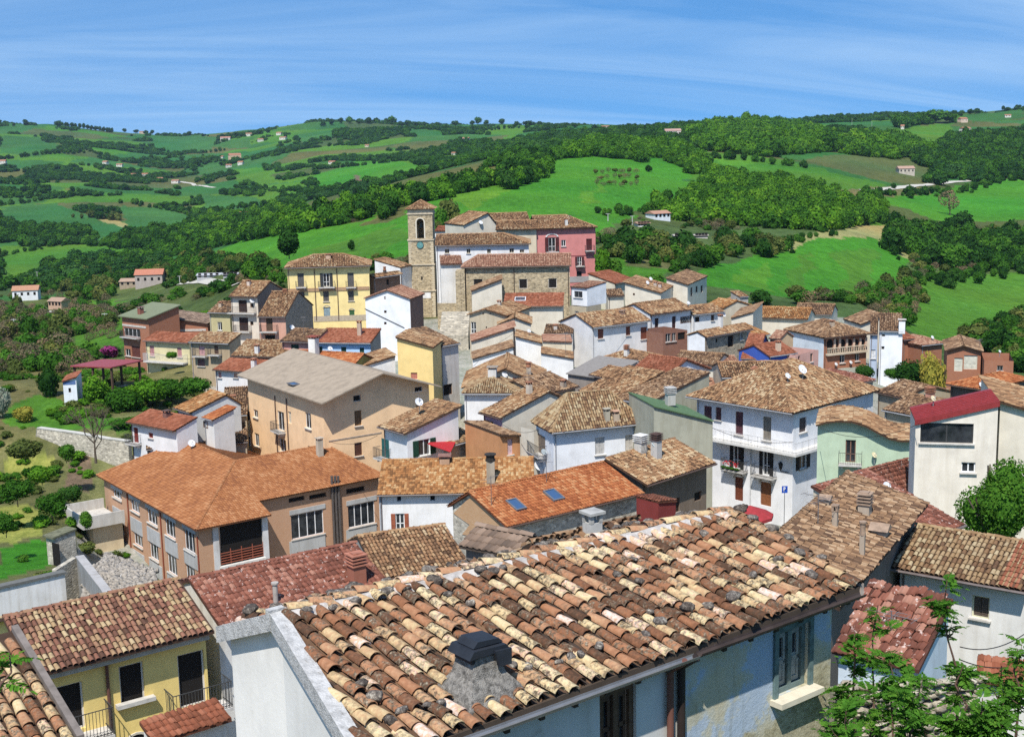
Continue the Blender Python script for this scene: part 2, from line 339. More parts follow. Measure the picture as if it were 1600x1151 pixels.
def _build():
    hk = sorted(HILL); hz = {}
    for k in hk:
        pts = [(D, float(P(k, py, D)[2])) for D, py in HILL[k]]
        hz[k] = np.array([D for D, z in pts]), np.array([z for D, z in pts])
    far = [np.interp(DG, hz[k][0], hz[k][1]) for k in hk]
    Z = np.zeros((len(PXG), len(DG)))
    for i, px in enumerate(PXG):
        j = min(len(hk) - 2, max(0, int((px + 100) // 200))); t = (px - hk[j]) / 200.0
        a, b, c, d = far[max(0, j - 1)], far[j], far[j + 1], far[min(len(hk) - 1, j + 2)]
        f = 0.5 * (2 * b + (c - a) * t + (2 * a - 5 * b + 4 * c - d) * t * t + (3 * b - 3 * c + d - a) * t ** 3)
        nz = np.interp(DG, NEARD, nearz(px))
        w = np.clip((DG - 235) / 45, 0, 1)
        Z[i] = nz * (1 - w) + f * w
    return Z
ZG = _build()
def tz(x, y):
    x = np.asarray(x, float); y = np.asarray(y, float); r = np.hypot(x, y); ang = np.arctan2(x, y)
    D = np.where(np.abs(ang) < R(30), y, r * math.cos(R(30)))
    px = CX + F * np.tan(np.clip(ang, -R(60), R(60)))
    a = np.clip((px - PXG[0]) / 25, 0, len(PXG) - 1.001); i = a.astype(int); fa = a - i
    j = np.clip(np.searchsorted(DG, D, side='right') - 1, 0, len(DG) - 2); fd = np.clip((D - DG[j]) / (DG[j + 1] - DG[j]), 0, 1)
    z = (ZG[i, j] * (1 - fa) + ZG[i + 1, j] * fa) * (1 - fd) + (ZG[i, j + 1] * (1 - fa) + ZG[i + 1, j + 1] * fa) * fd
    k = np.clip((r - 240) / 500, 0, 1)
    z = z + k * (fbm(x, y, 70, 3, 3) - 0.5) * 5 + np.clip((r - 900) / 1200, 0, 1) * (fbm(x, y, 260, 5, 3) - 0.5) * 34
    return z + (fbm(x, y, 6, 9, 3) - 0.5) * 0.35 * np.clip(r / 100, 0, 1)
def ground_at(px, py, d0=240.0, d1=4000.0, up=0.0):
    """where the ray through this pixel first meets the ground beyond distance d0"""
    d = ray(px, py); Ds = np.concatenate([np.arange(d0, 600, 2.0), np.arange(600, d1, 6.0)])
    Ds = Ds[Ds >= d0]
    h = d[2] * Ds - tz(d[0] * Ds, Ds) - up
    s = np.where(h < 0)[0]
    D = Ds[s[0]] if len(s) and s[0] > 0 else Ds[int(np.argmin(np.abs(h)))]
    return np.array([d[0] * D, D, tz(d[0] * D, D)])
def world_poly(pts, d0=240.0, step=14, up=0.0):
    out = []; n = len(pts); ym = (max(p[1] for p in pts) + min(p[1] for p in pts)) / 2
    for i in range(n):
        a, b = pts[i], pts[(i + 1) % n]; k = max(1, int(math.hypot(b[0] - a[0], b[1] - a[1]) / step))
        for t in range(k):
            y_ = a[1] + (b[1] - a[1]) * t / k; g = ground_at(a[0] + (b[0] - a[0]) * t / k, y_, d0, up=up if y_ < ym else 0.0); out.append((g[0], g[1]))
    return out

GRN = dict(bright=(0.062, 0.225, 0.017), mid=(0.080, 0.200, 0.020), dark=(0.045, 0.140, 0.030), blue=(0.045, 0.150, 0.036), tan=(0.34, 0.30, 0.12), olive=(0.11, 0.125, 0.040),
           dry=(0.17, 0.155, 0.06), soil=(0.20, 0.13, 0.085), ylw=(0.32, 0.30, 0.07), pave=(0.42, 0.36, 0.31), lime=(0.105, 0.25, 0.02), scrub=(0.075, 0.11, 0.032))
FIELDS = [  # (colour, outline on the ground as seen in the photograph, nearest distance)
 ('bright', [(300, 412), (390, 372), (480, 360), (560, 348), (610, 292), (690, 279), (800, 268), (868, 234), (990, 233), (1074, 262), (1076, 287), (1010, 332), (930, 368), (850, 372), (700, 396), (560, 412), (450, 420)], 262),
 ('olive', [(636, 286), (684, 282), (668, 312), (600, 350), (570, 352), (605, 318)], 300),
 ('lime', [(690, 300), (760, 280), (800, 292), (740, 330)], 300), ('lime', [(915, 300), (945, 285), (935, 320), (910, 318)], 300),
 ('mid', [(480, 392), (560, 372), (620, 350), (640, 370), (560, 415), (470, 418)], 262),
 ('bright', [(1040, 440), (1130, 412), (1200, 393), (1290, 361), (1340, 351), (1386, 352), (1428, 402), (1402, 446), (1352, 502), (1130, 486), (1040, 452)], 255),
 ('tan', [(1196, 396), (1288, 360), (1338, 351), (1386, 352), (1428, 402), (1418, 408), (1372, 372), (1330, 372), (1285, 372), (1215, 396)], 300),
 ('mid', [(1290, 400), (1350, 384), (1372, 396), (1352, 450), (1322, 500), (1296, 470), (1318, 430)], 280), ('mid', [(1225, 480), (1230, 430), (1262, 395), (1268, 400), (1250, 480)], 280), ('lime', [(1140, 440), (1200, 410), (1210, 460), (1160, 475)], 270),
 ('mid', [(1420, 452), (1460, 432), (1600, 425), (1700, 430), (1700, 560), (1600, 560), (1380, 530)], 250),
 ('bright', [(1375, 315), (1450, 300), (1580, 278), (1600, 283), (1700, 290), (1700, 350), (1600, 344), (1470, 350), (1420, 330)], 400),
 ('mid', [(1090, 247), (1180, 256), (1280, 262), (1300, 270), (1390, 290), (1380, 300), (1320, 295), (1200, 268)], 500),
 ('lime', [(1100, 246), (1200, 252), (1150, 262)], 500),
 ('olive', [(1250, 250), (1340, 238), (1420, 248), (1470, 262), (1440, 290), (1370, 282)], 600),
 ('mid', [(1370, 205), (1490, 192), (1490, 215), (1440, 240), (1360, 232)], 900), ('dark', [(1500, 180), (1600, 172), (1600, 185), (1520, 192)], 1200),
 ('blue', [(0, 322), (90, 318), (120, 330), (160, 345), (300, 352), (290, 372), (140, 378), (0, 345)], 500),
 ('mid', [(0, 385), (60, 386), (200, 378), (260, 385), (230, 400), (120, 408), (60, 430), (0, 452)], 500),
 ('tan', [(148, 339), (165, 338), (205, 352), (198, 356), (168, 350)], 500), ('blue', [(180, 322), (250, 325), (305, 340), (290, 352), (200, 348)], 500),
 ('dark', [(0, 212), (60, 214), (100, 230), (60, 246), (0, 240)], 1500), ('blue', [(235, 212), (345, 214), (330, 234), (260, 242), (240, 232)], 1500),
 ('mid', [(365, 265), (410, 262), (440, 285), (400, 292), (372, 284)], 900), ('blue', [(310, 305), (400, 308), (440, 330), (400, 345), (320, 330)], 700),
 ('bright', [(490, 275), (560, 252), (620, 252), (700, 262), (640, 276), (560, 292), (500, 300)], 900), ('soil', [(552, 274), (562, 273), (564, 290), (549, 290)], 900),
 ('blue', [(460, 210), (520, 203), (520, 216), (470, 224)], 1500), ('blue', [(630, 200), (690, 205), (700, 215), (640, 212)], 1500), ('mid', [(690, 245), (720, 242), (716, 252), (692, 252)], 900),
 ('mid', [(780, 195), (860, 198), (800, 212), (750, 210)], 1500), ('mid', [(400, 290), (470, 284), (500, 300), (440, 312)], 900),
 ('mid', [(950, 404), (1040, 408), (1040, 440), (960, 440)], 255), ('dry', [(985, 400), (1060, 405), (1100, 415), (1040, 420), (975, 415)], 255),
 ('dry', [(1310, 300), (1420, 292), (1460, 296), (1430, 306), (1330, 308)], 500), ('ylw', [(1508, 252), (1525, 250), (1522, 260), (1508, 258)], 600),
]
FNEAR = [   # gardens and ground left of the village, seen from above: nearest distance 60
 ('mid', [(20, 632), (60, 618), (110, 626), (150, 640), (200, 655), (200, 680), (60, 670), (10, 664)], 150),
 ('mid', [(110, 470), (190, 470), (190, 548), (120, 545), (90, 505)], 210),
 ('ylw', [(0, 720), (50, 712), (100, 722), (60, 760), (0, 770)], 100), ('soil', [(95, 745), (135, 705), (135, 770), (100, 780)], 100),
 ('ylw', [(0, 800), (40, 790), (85, 800), (70, 840), (0, 852)], 90), ('bright', [(0, 858), (60, 842), (110, 872), (70, 890), (0, 912)], 84), ('bright', [(110, 808), (150, 802), (165, 830), (120, 836)], 95),
 ('pave', [(100, 870), (170, 825), (230, 880), (230, 960), (120, 960)], 84), ('dry', [(45, 690), (110, 700), (100, 712), (30, 712)], 120),
]
def terrain():
    fine = np.linspace(-R(26), R(26), 620); left = np.linspace(-math.pi, -R(26), 60)[:-1]; right = np.linspace(R(26), math.pi, 60)[1:]
    A = np.concatenate([left, fine, right])
    Rr = np.concatenate([np.linspace(0.5, 60, 60), np.linspace(61, 260, 150), np.geomspace(262, 3600, 330), np.geomspace(3640, 4250, 10)])
    X = np.outer(Rr, np.sin(A)); Y = np.outer(Rr, np.cos(A)); Z = tz(X, Y)
    nr, na = X.shape
    V = np.stack([X, Y, Z], -1).reshape(-1, 3)
    i = np.arange(nr - 1)[:, None] * na + np.arange(na - 1)[None, :]
    Fq = np.stack([i, i + 1, i + na + 1, i + na], -1).reshape(-1, 4)[:, ::-1]
    x, y = V[:, 0], V[:, 1]; r = np.hypot(x, y)
    # farmland: a patchwork of strips, each one crop
    cx, cy = x + 60 * (fbm(x, y, 180, 31) - 0.5), y + 60 * (fbm(x, y, 180, 33) - 0.5)
    cell = np.floor(cx / 170) * 13 + np.floor(cy / 110) * 7 + np.floor((cx + cy) / 260) * 3
    h = np.abs(np.sin(cell * 12.9898) * 43758.5453) % 1
    pal = np.array([GRN[k] for k in ('mid', 'dark', 'blue', 'dark', 'olive', 'mid', 'scrub', 'blue')])
    C = pal[(h * 8).astype(int) % 8]
    near = (r < 560)[:, None]; C = np.where(near, np.array(GRN['scrub'])[None, :] * (0.7 + 0.9 * fbm(x, y, 9, 41)[:, None]), C)
    vill = (r < 225) & (x / np.maximum(y, 1) > -0.24) & (r > 30) & (x / np.maximum(y, 1) < 0.30)
    C = np.where(vill[:, None], np.array(GRN['pave']), C)
    gar = (r < 235) & ~vill & (x < 0)
    C = np.where(gar[:, None], np.array(GRN['dry'])[None] * (0.55 + 0.9 * fbm(x, y, 5, 43)[:, None]), C)
    n1, n2 = fbm(x, y, 18, 51) - 0.5, fbm(y, x, 18, 53) - 0.5
    k = np.clip(r / 600, 0.02, 1) * 14
    for name, pts, d0 in FIELDS + FNEAR:
        m = inpoly(x + n1 * k, y + n2 * k, world_poly(pts, d0)); C = np.where(m[:, None], np.array(GRN[name])[None, :], C)
    C = C * (0.74 + 0.52 * fbm(x, y, 42, 61)[:, None]) * (0.9 + 0.2 * fbm(x, y, 4, 62, 2)[:, None])
    g = (fbm(x, y, 90, 63) - 0.5)[:, None]; C = C * (1 + g * np.array([0.9, 0.1, 0.0]))
    m, nt, b = newmat('ground_cover', 0.95, 0.1); q = G(nt)
    at = q.n('Attribute', attribute_name='col').outputs['Color']
    nz = q.noise(q.pos(), 0.35, 8, 0.7); nz2 = q.noise(q.pos(), 2.5, 5, 0.7)
    col = q.mix(1.0, at, q.ramp(nz, [(0.3, (0.62, 0.66, 0.6)), (0.55, (1, 1, 1)), (0.75, (1.35, 1.25, 1.3))]), 'MULTIPLY')
    col = q.mix(1.0, col, q.ramp(nz2, [(0.3, (0.75, 0.8, 0.7)), (0.7, (1.2, 1.15, 1.2))]), 'MULTIPLY')
    rows = q.noise(q.pos((.9, .07, 0), (0, 0, .5)), 1.0, 3, .6); col = q.mix(1.0, col, q.ramp(rows, [(.35, (.84, .88, .84)), (.65, (1.12, 1.08, 1.1))]), 'MULTIPLY')
    nt.links.new(col, b.inputs['Base Color']); q.bump(nz, 0.8, 1.2, b)
    me = mesh_np('ground', V, Fq, m, smooth=True)
    ca = me.attributes.new('col', 'FLOAT_COLOR', 'POINT'); ca.data.foreach_set('color', np.concatenate([np.clip(C, 0, 1), np.ones((len(C), 1))], 1).astype(np.float32).ravel())
    tag(link('ground', me), 'green farmland hills and the slope under the village', kind='structure')
terrain()

# ------------------------------------------------------------------ roof tiles
def coppo(nseg, L, rl, ru, lift, thick=0.0):
    a = np.linspace(math.pi, 0, nseg + 1)
    lo = np.stack([np.cos(a) * rl, np.zeros_like(a), np.sin(a) * rl * 0.85 + lift], -1); hi = np.stack([np.cos(a) * ru, np.full_like(a, L), np.sin(a) * ru * 0.85], -1)
    V = np.concatenate([lo, hi]); n = nseg + 1
    Fq = [(i, i + 1, i + 1 + n, i + n) for i in range(nseg)]
    if thick:                                # the lip of the lower end, seen from the front
        r = rl - thick
        li = np.stack([np.cos(a) * r, np.full_like(a, 0.0), np.sin(a) * r * 0.85 + lift], -1); ii = np.stack([np.cos(a) * r, np.full_like(a, L * 0.5), np.sin(a) * r * 0.85 + lift * .5], -1); k = len(V)
        V = np.concatenate([V, li, ii]); Fq += [(i + 1, i, k + i, k + i + 1) for i in range(nseg)] + [(k + i + 1, k + i, k + n + i, k + n + i + 1) for i in range(nseg)]
    return V, np.array(Fq)
def marsi(L, w, lift, h=0.035):
    xs = np.array([-0.5, -0.22, -0.08, 0.16, 0.30, 0.5]) * w; zs = np.array([0.0, 0.0, h, h, 0.0, 0.0])
    lo = np.stack([xs, np.zeros(6), zs + lift], -1); hi = np.stack([xs, np.full(6, L), zs], -1); dn = lo.copy(); dn[:, 2] = zs - 0.005
    return np.concatenate([lo, hi, dn]), np.array([(i, i + 1, i + 7, i + 6) for i in range(5)] + [(i + 12, i + 13, i + 1, i) for i in range(5)])
STY = dict(c=('c', 0.215, 0.34), m=('m', 0.23, 0.32))
def place_tiles(acc, poly, i0, i1, style='c', m=1.0, nseg=4, jit=1.0, seed=1, keep=None):
    """tiles of one roof plane; poly in world space, i0-i1 its eave; returns arrays into acc"""
    poly = np.asarray(poly, float); p0, p1 = poly[i0], poly[i1]
    E = (p1 - p0); E /= np.linalg.norm(E)
    nr = np.cross(poly[1] - poly[0], poly[2] - poly[0]); nr /= np.linalg.norm(nr)
    if nr[2] < 0: nr = -nr
    Sv = np.cross(nr, E)
    if Sv[2] < 0: E = -E; Sv = -Sv
    if abs(Sv[2]) < 1e-6 and np.dot(Sv, np.mean(poly, 0) - p0) < 0: E, Sv = -E, -Sv
    q = poly - p0; a, b = q @ E, q @ Sv; kind, pt, ex = STY[style]; pt, ex = pt * m, ex * m
    aa = np.arange(a.min() + pt / 2, a.max(), pt); bb = np.arange(b.min() - 0.03, b.max() - ex * 0.3, ex)
    if not len(aa) or not len(bb): return
    Agr, Bgr = np.meshgrid(aa, bb); Agr, Bgr = Agr.ravel(), Bgr.ravel()
    ins = inpoly(Agr, Bgr + ex * 0.45, list(zip(a, b))); Agr, Bgr = Agr[ins], Bgr[ins]; M = len(Agr)
    if not M: return
    g = np.random.default_rng(seed)
    if kind == 'c': TV, TF = coppo(nseg, ex * 1.22, 0.093 * m, 0.076 * m, 0.032 * m)
    else: TV, TF = marsi(ex * 1.12, pt, 0.048 * m, 0.036 * m)
    rot = g.normal(0, 0.035 * jit, M); dz = g.normal(0, 0.007 * jit, M) + 0.02; db = g.normal(0, 0.02 * jit, M); da = g.normal(0, 0.010 * jit, M); s = 1 + g.normal(0, 0.035 * jit, M)
    c, k = np.cos(rot), np.sin(rot)
    x = TV[None, :, 0] * s[:, None]; y = TV[None, :, 1]; z = TV[None, :, 2] * s[:, None]
    X = x * c[:, None] - y * k[:, None] + (Agr + da)[:, None]; Y = x * k[:, None] + y * c[:, None] + (Bgr + db)[:, None]; Z = z + dz[:, None]
    sag = (fbm(Agr, Bgr, 2.6, seed, 2) - 0.5) * 0.07 * jit; Z = Z + sag[:, None]
    V = p0 + X[..., None] * E + Y[..., None] * Sv + Z[..., None] * nr
    rnd = np.clip(0.5 + (g.random(M) - 0.5) * 1.0 * (0.75 + 0.25 * jit) + (fbm(Agr, Bgr, 2.2, seed + 5, 2) - 0.5) * 0.7, 0.01, 0.99)
    acc.append((V.reshape(-1, 3), (TF[None] + (np.arange(M) * len(TV))[:, None, None]).reshape(-1, 4), np.repeat(rnd, len(TF))))
def cap_line(acc, p0, p1, m=1.0, seed=1, r=0.115, tone=0.62):
    p0, p1 = np.asarray(p0, float), np.asarray(p1, float); L = np.linalg.norm(p1 - p0); n = max(1, int(L / (0.36 * m)))
    E = (p1 - p0) / L; X = np.cross(E, (0, 0, 1)); X /= np.linalg.norm(X); N = np.cross(X, E)
    TV, TF = coppo(4, L / n * 1.15, r * m, r * 0.88 * m, 0.02 * m); g = np.random.default_rng(seed)
    t = np.arange(n) * L / n; V = p0 + (TV[None, :, 0])[..., None] * X + (TV[None, :, 1] + t[:, None])[..., None] * E + (TV[None, :, 2] + 0.04 + g.normal(0, 0.01, n)[:, None])[..., None] * N
    acc.append((V.reshape(-1, 3), (TF[None] + (np.arange(n) * len(TV))[:, None, None]).reshape(-1, 4), np.repeat(np.clip(tone + (g.random(n) - 0.5) * 0.6, 0.02, 0.98), len(TF))))
def build_acc(acc, name, mat, root, parent):
    V, Fs, rn, k = [], [], [], 0
    for v, f, r in acc: V.append(v); Fs.append(f + k); rn.append(r); k += len(v)
    me = mesh_np(name, root.to(np.concatenate(V)), np.concatenate(Fs), mat, np.concatenate(rn))
    o = link(name, me, parent); o['kind'] = 'stuff'; o.color = (0, 0, 0, 1); return o

# ------------------------------------------------------------------ houses
WOOD = (0.16, 0.075, 0.035); SHB = (0.10, 0.055, 0.035); TEAL = (0.03, 0.13, 0.12); DKG = (0.035, 0.05, 0.045); REDW = (0.28, 0.08, 0.05); WHT = (0.78, 0.77, 0.74); IRON = (0.06, 0.06, 0.06)
class Block:
    def __init__(s, A, B, D, C=None, dp=8.0, at='A', hd=None, roof='gu', pitch=0.32, rf=0.5, zb=-36.0, oh=(0.15, 0.15, 0.4, 0.4), H=None, apex=None, ze=None, zbp=None, prof=None, hipf=(1, 1), top=None):
        a = P(A[0], A[1], D) if at == 'A' else None; b = P(B[0], B[1], D) if at == 'B' else None
        if ze is not None: a = on_z(A[0], A[1], ze)
        zA = (a if a is not None else b)[2]
        if hd is None:
            if b is None: b = on_z(B[0], B[1], zA)
            else: a = on_z(A[0], A[1], zA)
            zB = zA
        else:
            e = np.array([math.sin(R(hd)), math.cos(R(hd))]); src, rr = (a, ray(*B)) if a is not None else (b, ray(*A))
            t = (src[0] * rr[1] - src[1] * rr[0]) / -(e[0] * rr[1] - e[1] * rr[0]); q = src[:2] + t * e
            q3 = np.array([q[0], q[1], rr[2] * q[1]])
            if a is not None: b = q3
            else: a = q3
            zB = q3[2]
            if roof not in ('sl', 'sr'): zB = zA
        s.ze = min(a[2], b[2]) if roof in ('sl', 'sr') else zA
        e = (b - a)[:2]; s.w = float(np.linalg.norm(e)); s.e = np.array([e[0] / s.w, e[1] / s.w, 0]); s.n = np.array([-s.e[1], s.e[0], 0]); s.a = np.array([a[0], a[1], 0])
        if C is not None:
            base = s.a[:2] + (s.e[:2] * s.w if C > max(A[0], B[0]) - 1 else 0); py = B[1] if C > A[0] else A[1]; t = dp
            for _ in range(5):
                rr = ray(C, py); t = -(base[0] * rr[1] - base[1] * rr[0]) / (s.n[0] * rr[1] - s.n[1] * rr[0]); t = abs(t)
                py = proj([base[0] + s.n[0] * t, base[1] + s.n[1] * t, s.ze])[1]
            dp = min(max(t, 2.0), 40)
        if top is not None:                    # a pixel on the ridge (or upper edge): gives the depth for this pitch
            rr = ray(*top); dp = (s.ze - pitch * np.dot(s.n, s.a)) / (rr[2] - pitch * np.dot(s.n, rr)); dp = float(np.dot(rr * dp - s.a, s.n)); dp = min(max(dp, 1.2), 16) / (rf if roof == 'gu' else .5 if roof == 'hip' else 1)
        s.d = dp; s.roof = roof; s.rf = rf; s.oh = oh; s.oh = (oh[0], oh[1], oh[2] * 1.35 if oh[2] > .12 else oh[2], oh[3]); s.zb = zb if zbp is None else float(P(zbp[0], zbp[1], a[1])[2]); s.prof = prof; s.hipf = hipf
        if apex is not None:                   # top of a front gable, given by its pixel on the front plane
            rr = ray(*apex); n = s.n; t = np.dot(s.a, n) / np.dot(rr, n); p = rr * t; s.rf = min(0.9, max(0.1, np.dot(p - s.a, s.e) / s.w)); H = p[2] - s.ze
        ref = {'gu': s.d * max(s.rf, 1 - s.rf), 'gv': s.w / 2, 'hip': min(s.w, s.d) / 2, 'sv': s.d, 'sb': s.d, 'flat': 0}.get(roof, s.w)
        s.H = H if H is not None else pitch * ref
        if roof in ('sl', 'sr') and hd is not None and H is None: s.H = abs(a[2] - b[2])
        s.yaw = math.atan2(s.e[1], s.e[0])
    def Wp(s, u, v, z): return s.a + s.e * u + s.n * v + np.array([0, 0, z])
    def planes(s):
        w, d, H, r = s.w, s.d, s.H, s.rf
        if s.roof == 'gu': return [([(0, 0, 0), (w, 0, 0), (w, r * d, H), (0, r * d, H)], 0, 1), ([(w, d, 0), (0, d, 0), (0, r * d, H), (w, r * d, H)], 0, 1)]
        if s.roof == 'gv': return [([(0, d, 0), (0, 0, 0), (r * w, 0, H), (r * w, d, H)], 0, 1), ([(w, 0, 0), (w, d, 0), (r * w, d, H), (r * w, 0, H)], 0, 1)]
        if s.roof == 'sv': return [([(0, 0, 0), (w, 0, 0), (w, d, H), (0, d, H)], 0, 1)]
        if s.roof == 'sb': return [([(w, d, 0), (0, d, 0), (0, 0, H), (w, 0, H)], 0, 1)]
        if s.roof == 'sr': return [([(w, 0, 0), (w, d, 0), (0, d, H), (0, 0, H)], 0, 1)]
        if s.roof == 'sl': return [([(0, d, 0), (0, 0, 0), (w, 0, H), (w, d, H)], 0, 1)]
        if s.roof == 'hip':
            f0, f1 = s.hipf
            if w >= d:
                a, b = d / 2 * f0, w - d / 2 * f1; m = d / 2
                return [([(0, 0, 0), (w, 0, 0), (b, m, H), (a, m, H)], 0, 1), ([(w, d, 0), (0, d, 0), (a, m, H), (b, m, H)], 0, 1)] + ([([(0, d, 0), (0, 0, 0), (a, m, H)], 0, 1)] if f0 else []) + ([([(w, 0, 0), (w, d, 0), (b, m, H)], 0, 1)] if f1 else [])
            a, b = w / 2 * f0, d - w / 2 * f1; m = w / 2
            return [([(0, d, 0), (0, 0, 0), (m, a, H), (m, b, H)], 0, 1), ([(w, 0, 0), (w, d, 0), (m, b, H), (m, a, H)], 0, 1)] + ([([(0, 0, 0), (w, 0, 0), (m, a, H)], 0, 1)] if f0 else []) + ([([(w, d, 0), (0, d, 0), (m, b, H)], 0, 1)] if f1 else [])
        if s.roof == 'prof':
            pr = s.prof; out = []
            for (u0, h0), (u1, h1) in zip(pr, pr[1:]):
                u0, u1 = u0 * w, u1 * w
                out.append(([(u0, d, h0), (u0, 0, h0), (u1, 0, h1), (u1, d, h1)], 0, 1) if h0 <= h1 else ([(u1, 0, h1), (u1, d, h1), (u0, d, h0), (u0, 0, h0)], 0, 1))
            return out
        return [([(0, 0, 0), (w, 0, 0), (w, d, 0.001), (0, d, 0.001)], 0, 1)]
    def ridges(s):
        w, d, H, r = s.w, s.d, s.H, s.rf
        if s.roof == 'gu': return [((0, r * d, H), (w, r * d, H))]
        if s.roof == 'gv': return [((r * w, 0, H), (r * w, d, H))]
        if s.roof == 'hip':
            f0, f1 = s.hipf
            if w >= d: a, b, m = d / 2 * f0, w - d / 2 * f1, d / 2; L, Rr = (a, m, H), (b, m, H); return [(L, Rr)] + ([((0, 0, 0), L), ((0, d, 0), L)] if f0 else []) + ([((w, 0, 0), Rr), ((w, d, 0), Rr)] if f1 else [])
            a, b, m = w / 2 * f0, d - w / 2 * f1, w / 2; L, Rr = (m, a, H), (m, b, H); return [(L, Rr)] + ([((0, 0, 0), L), ((w, 0, 0), L)] if f0 else []) + ([((0, d, 0), Rr), ((w, d, 0), Rr)] if f1 else [])
        return []
    def hfun(s, face, t):                     # roof height above the eave along a face, t in metres of the roof rectangle
        w, d, H, r = s.w, s.d, s.H, s.rf; R_ = s.roof
        if face in 'fb':
            if R_ == 'gv': return H * (t / (r * w) if t < r * w else (w - t) / (w - r * w))
            if R_ == 'sr': return H * (1 - t / w)
            if R_ == 'sl': return H * t / w
            if R_ == 'sv': return H * (0 if face == 'f' else 1)
            if R_ == 'sb': return H * (1 if face == 'f' else 0)
            if R_ == 'prof': return float(np.interp(t / w, [p[0] for p in s.prof], [p[1] for p in s.prof]))
            return 0.0
        if R_ == 'gu': return H * (t / (r * d) if t < r * d else (d - t) / (d - r * d))
        if R_ == 'sv': return H * t / d
        if R_ == 'sb': return H * (1 - t / d)
        if R_ == 'sr': return H if face == 'l' else 0.0
        if R_ == 'sl': return H if face == 'r' else 0.0
        if R_ == 'prof': return s.prof[0][1] if face == 'l' else s.prof[-1][1]
        return 0.0
    def frame(s, face):                       # origin, along, outward, length, roof-rect offset of the start
        l, r, f, b = s.oh
        if face == 'f': return s.Wp(l, f, 0), s.e, -s.n, s.w - l - r, l
        if face == 'l': return s.Wp(l, f, 0), s.n, -s.e, s.d - f - b, f
        if face == 'r': return s.Wp(s.w - r, f, 0), s.n, s.e, s.d - f - b, f
        return s.Wp(l, s.d - b, 0), s.e, s.n, s.w - l - r, l
    def on_face(s, face, x, y, off=0.0):
        O, T, N, L, o = s.frame(face); O = O + N * off; rr = ray(x, y); k = np.dot(O, N) / np.dot(rr, N); p = rr * k
        return np.dot(p - O, T), p[2]
    def roof_hit(s, x, y):
        best = None; rr = ray(x, y)
        for poly, i, j in s.planes():
            q = [s.Wp(u, v, s.ze + h) for u, v, h in poly]; N = np.cross(q[1] - q[0], q[2] - q[0]); k = np.dot(q[0], N) / np.dot(rr, N); p = rr * k
            if k <= 0 or N[2] / np.linalg.norm(N) == 0: continue
            L = p - s.a; ok = inpoly(np.array([np.dot(L, s.e)]), np.array([np.dot(L, s.n)]), [(u, v) for u, v, h in poly])[0]
            if ok and (best is None or k < best[0]): best = (k, p, N / np.linalg.norm(N) * np.sign(N[2]))
        if best is None:
            u, v = s.w / 2, s.d / 2; return s.Wp(u, v, s.ze + s.H * 0.8), np.array([0, 0, 1.0])
        return best[1], best[2]

def walls(s, root, mat, holes, name='wall', thk=0.14):
    mb = MB(); dep = 0.16
    for face in 'flrb':
        O, T, N, L, off = s.frame(face); O = O.copy(); O[2] = 0
        ts = [0, L]; full = s.w if face in 'fb' else s.d
        if s.roof == 'gu' and face in 'lr' or s.roof == 'gv' and face in 'fb':
            m = s.rf * full - off
            if 0 < m < L: ts = [0, m, L]
        if s.roof == 'prof' and face in 'fb': ts = [0] + [p[0] * full - off for p in s.prof if 0 < p[0] * full - off < L] + [L]
        tops = [s.ze + s.hfun(face, t + off) - thk for t in ts]; zt = min(tops)
        hs = [h for h in holes if h[0] == face]
        us = sorted({0.0, L} | {min(L, max(0, x)) for h in hs for x in (h[1], h[2])}); zs = sorted({s.zb, zt} | {min(zt, max(s.zb, z)) for h in hs for z in (h[3], h[4])})
        pt = lambda t, z, o=0: O + T * t + np.array([0, 0, z]) - N * o
        flip = np.dot(np.cross(T, (0, 0, 1)), N) < 0
        def q(*p): mb.quad(*(p[::-1] if flip else p))
        for u0, u1 in zip(us, us[1:]):
            for z0, z1 in zip(zs, zs[1:]):
                if u1 - u0 < 1e-4 or z1 - z0 < 1e-4: continue
                cu, cz = (u0 + u1) / 2, (z0 + z1) / 2
                if any(h[1] < cu < h[2] and h[3] < cz < h[4] for h in hs): continue
                q(pt(u0, z0), pt(u1, z0), pt(u1, z1), pt(u0, z1))
        for h in hs:
            a, b, c, d = h[1:5]
            mb.quad(pt(a, c), pt(a, d), pt(a, d, dep), pt(a, c, dep)); mb.quad(pt(b, c), pt(b, c, dep), pt(b, d, dep), pt(b, d))
            mb.quad(pt(a, d), pt(b, d), pt(b, d, dep), pt(a, d, dep)); mb.quad(pt(a, c), pt(a, c, dep), pt(b, c, dep), pt(b, c))
        if max(tops) - zt > 0.01:
            poly = [pt(0, zt), pt(L, zt)] + [pt(t, z) for t, z in zip(ts[::-1], tops[::-1]) if z > zt + 1e-4 or 0 < t < L]
            if len(poly) > 2: mb.add(poly[::-1] if flip else poly, [tuple(range(len(poly)))])
    return mb.build(name, mat, root)

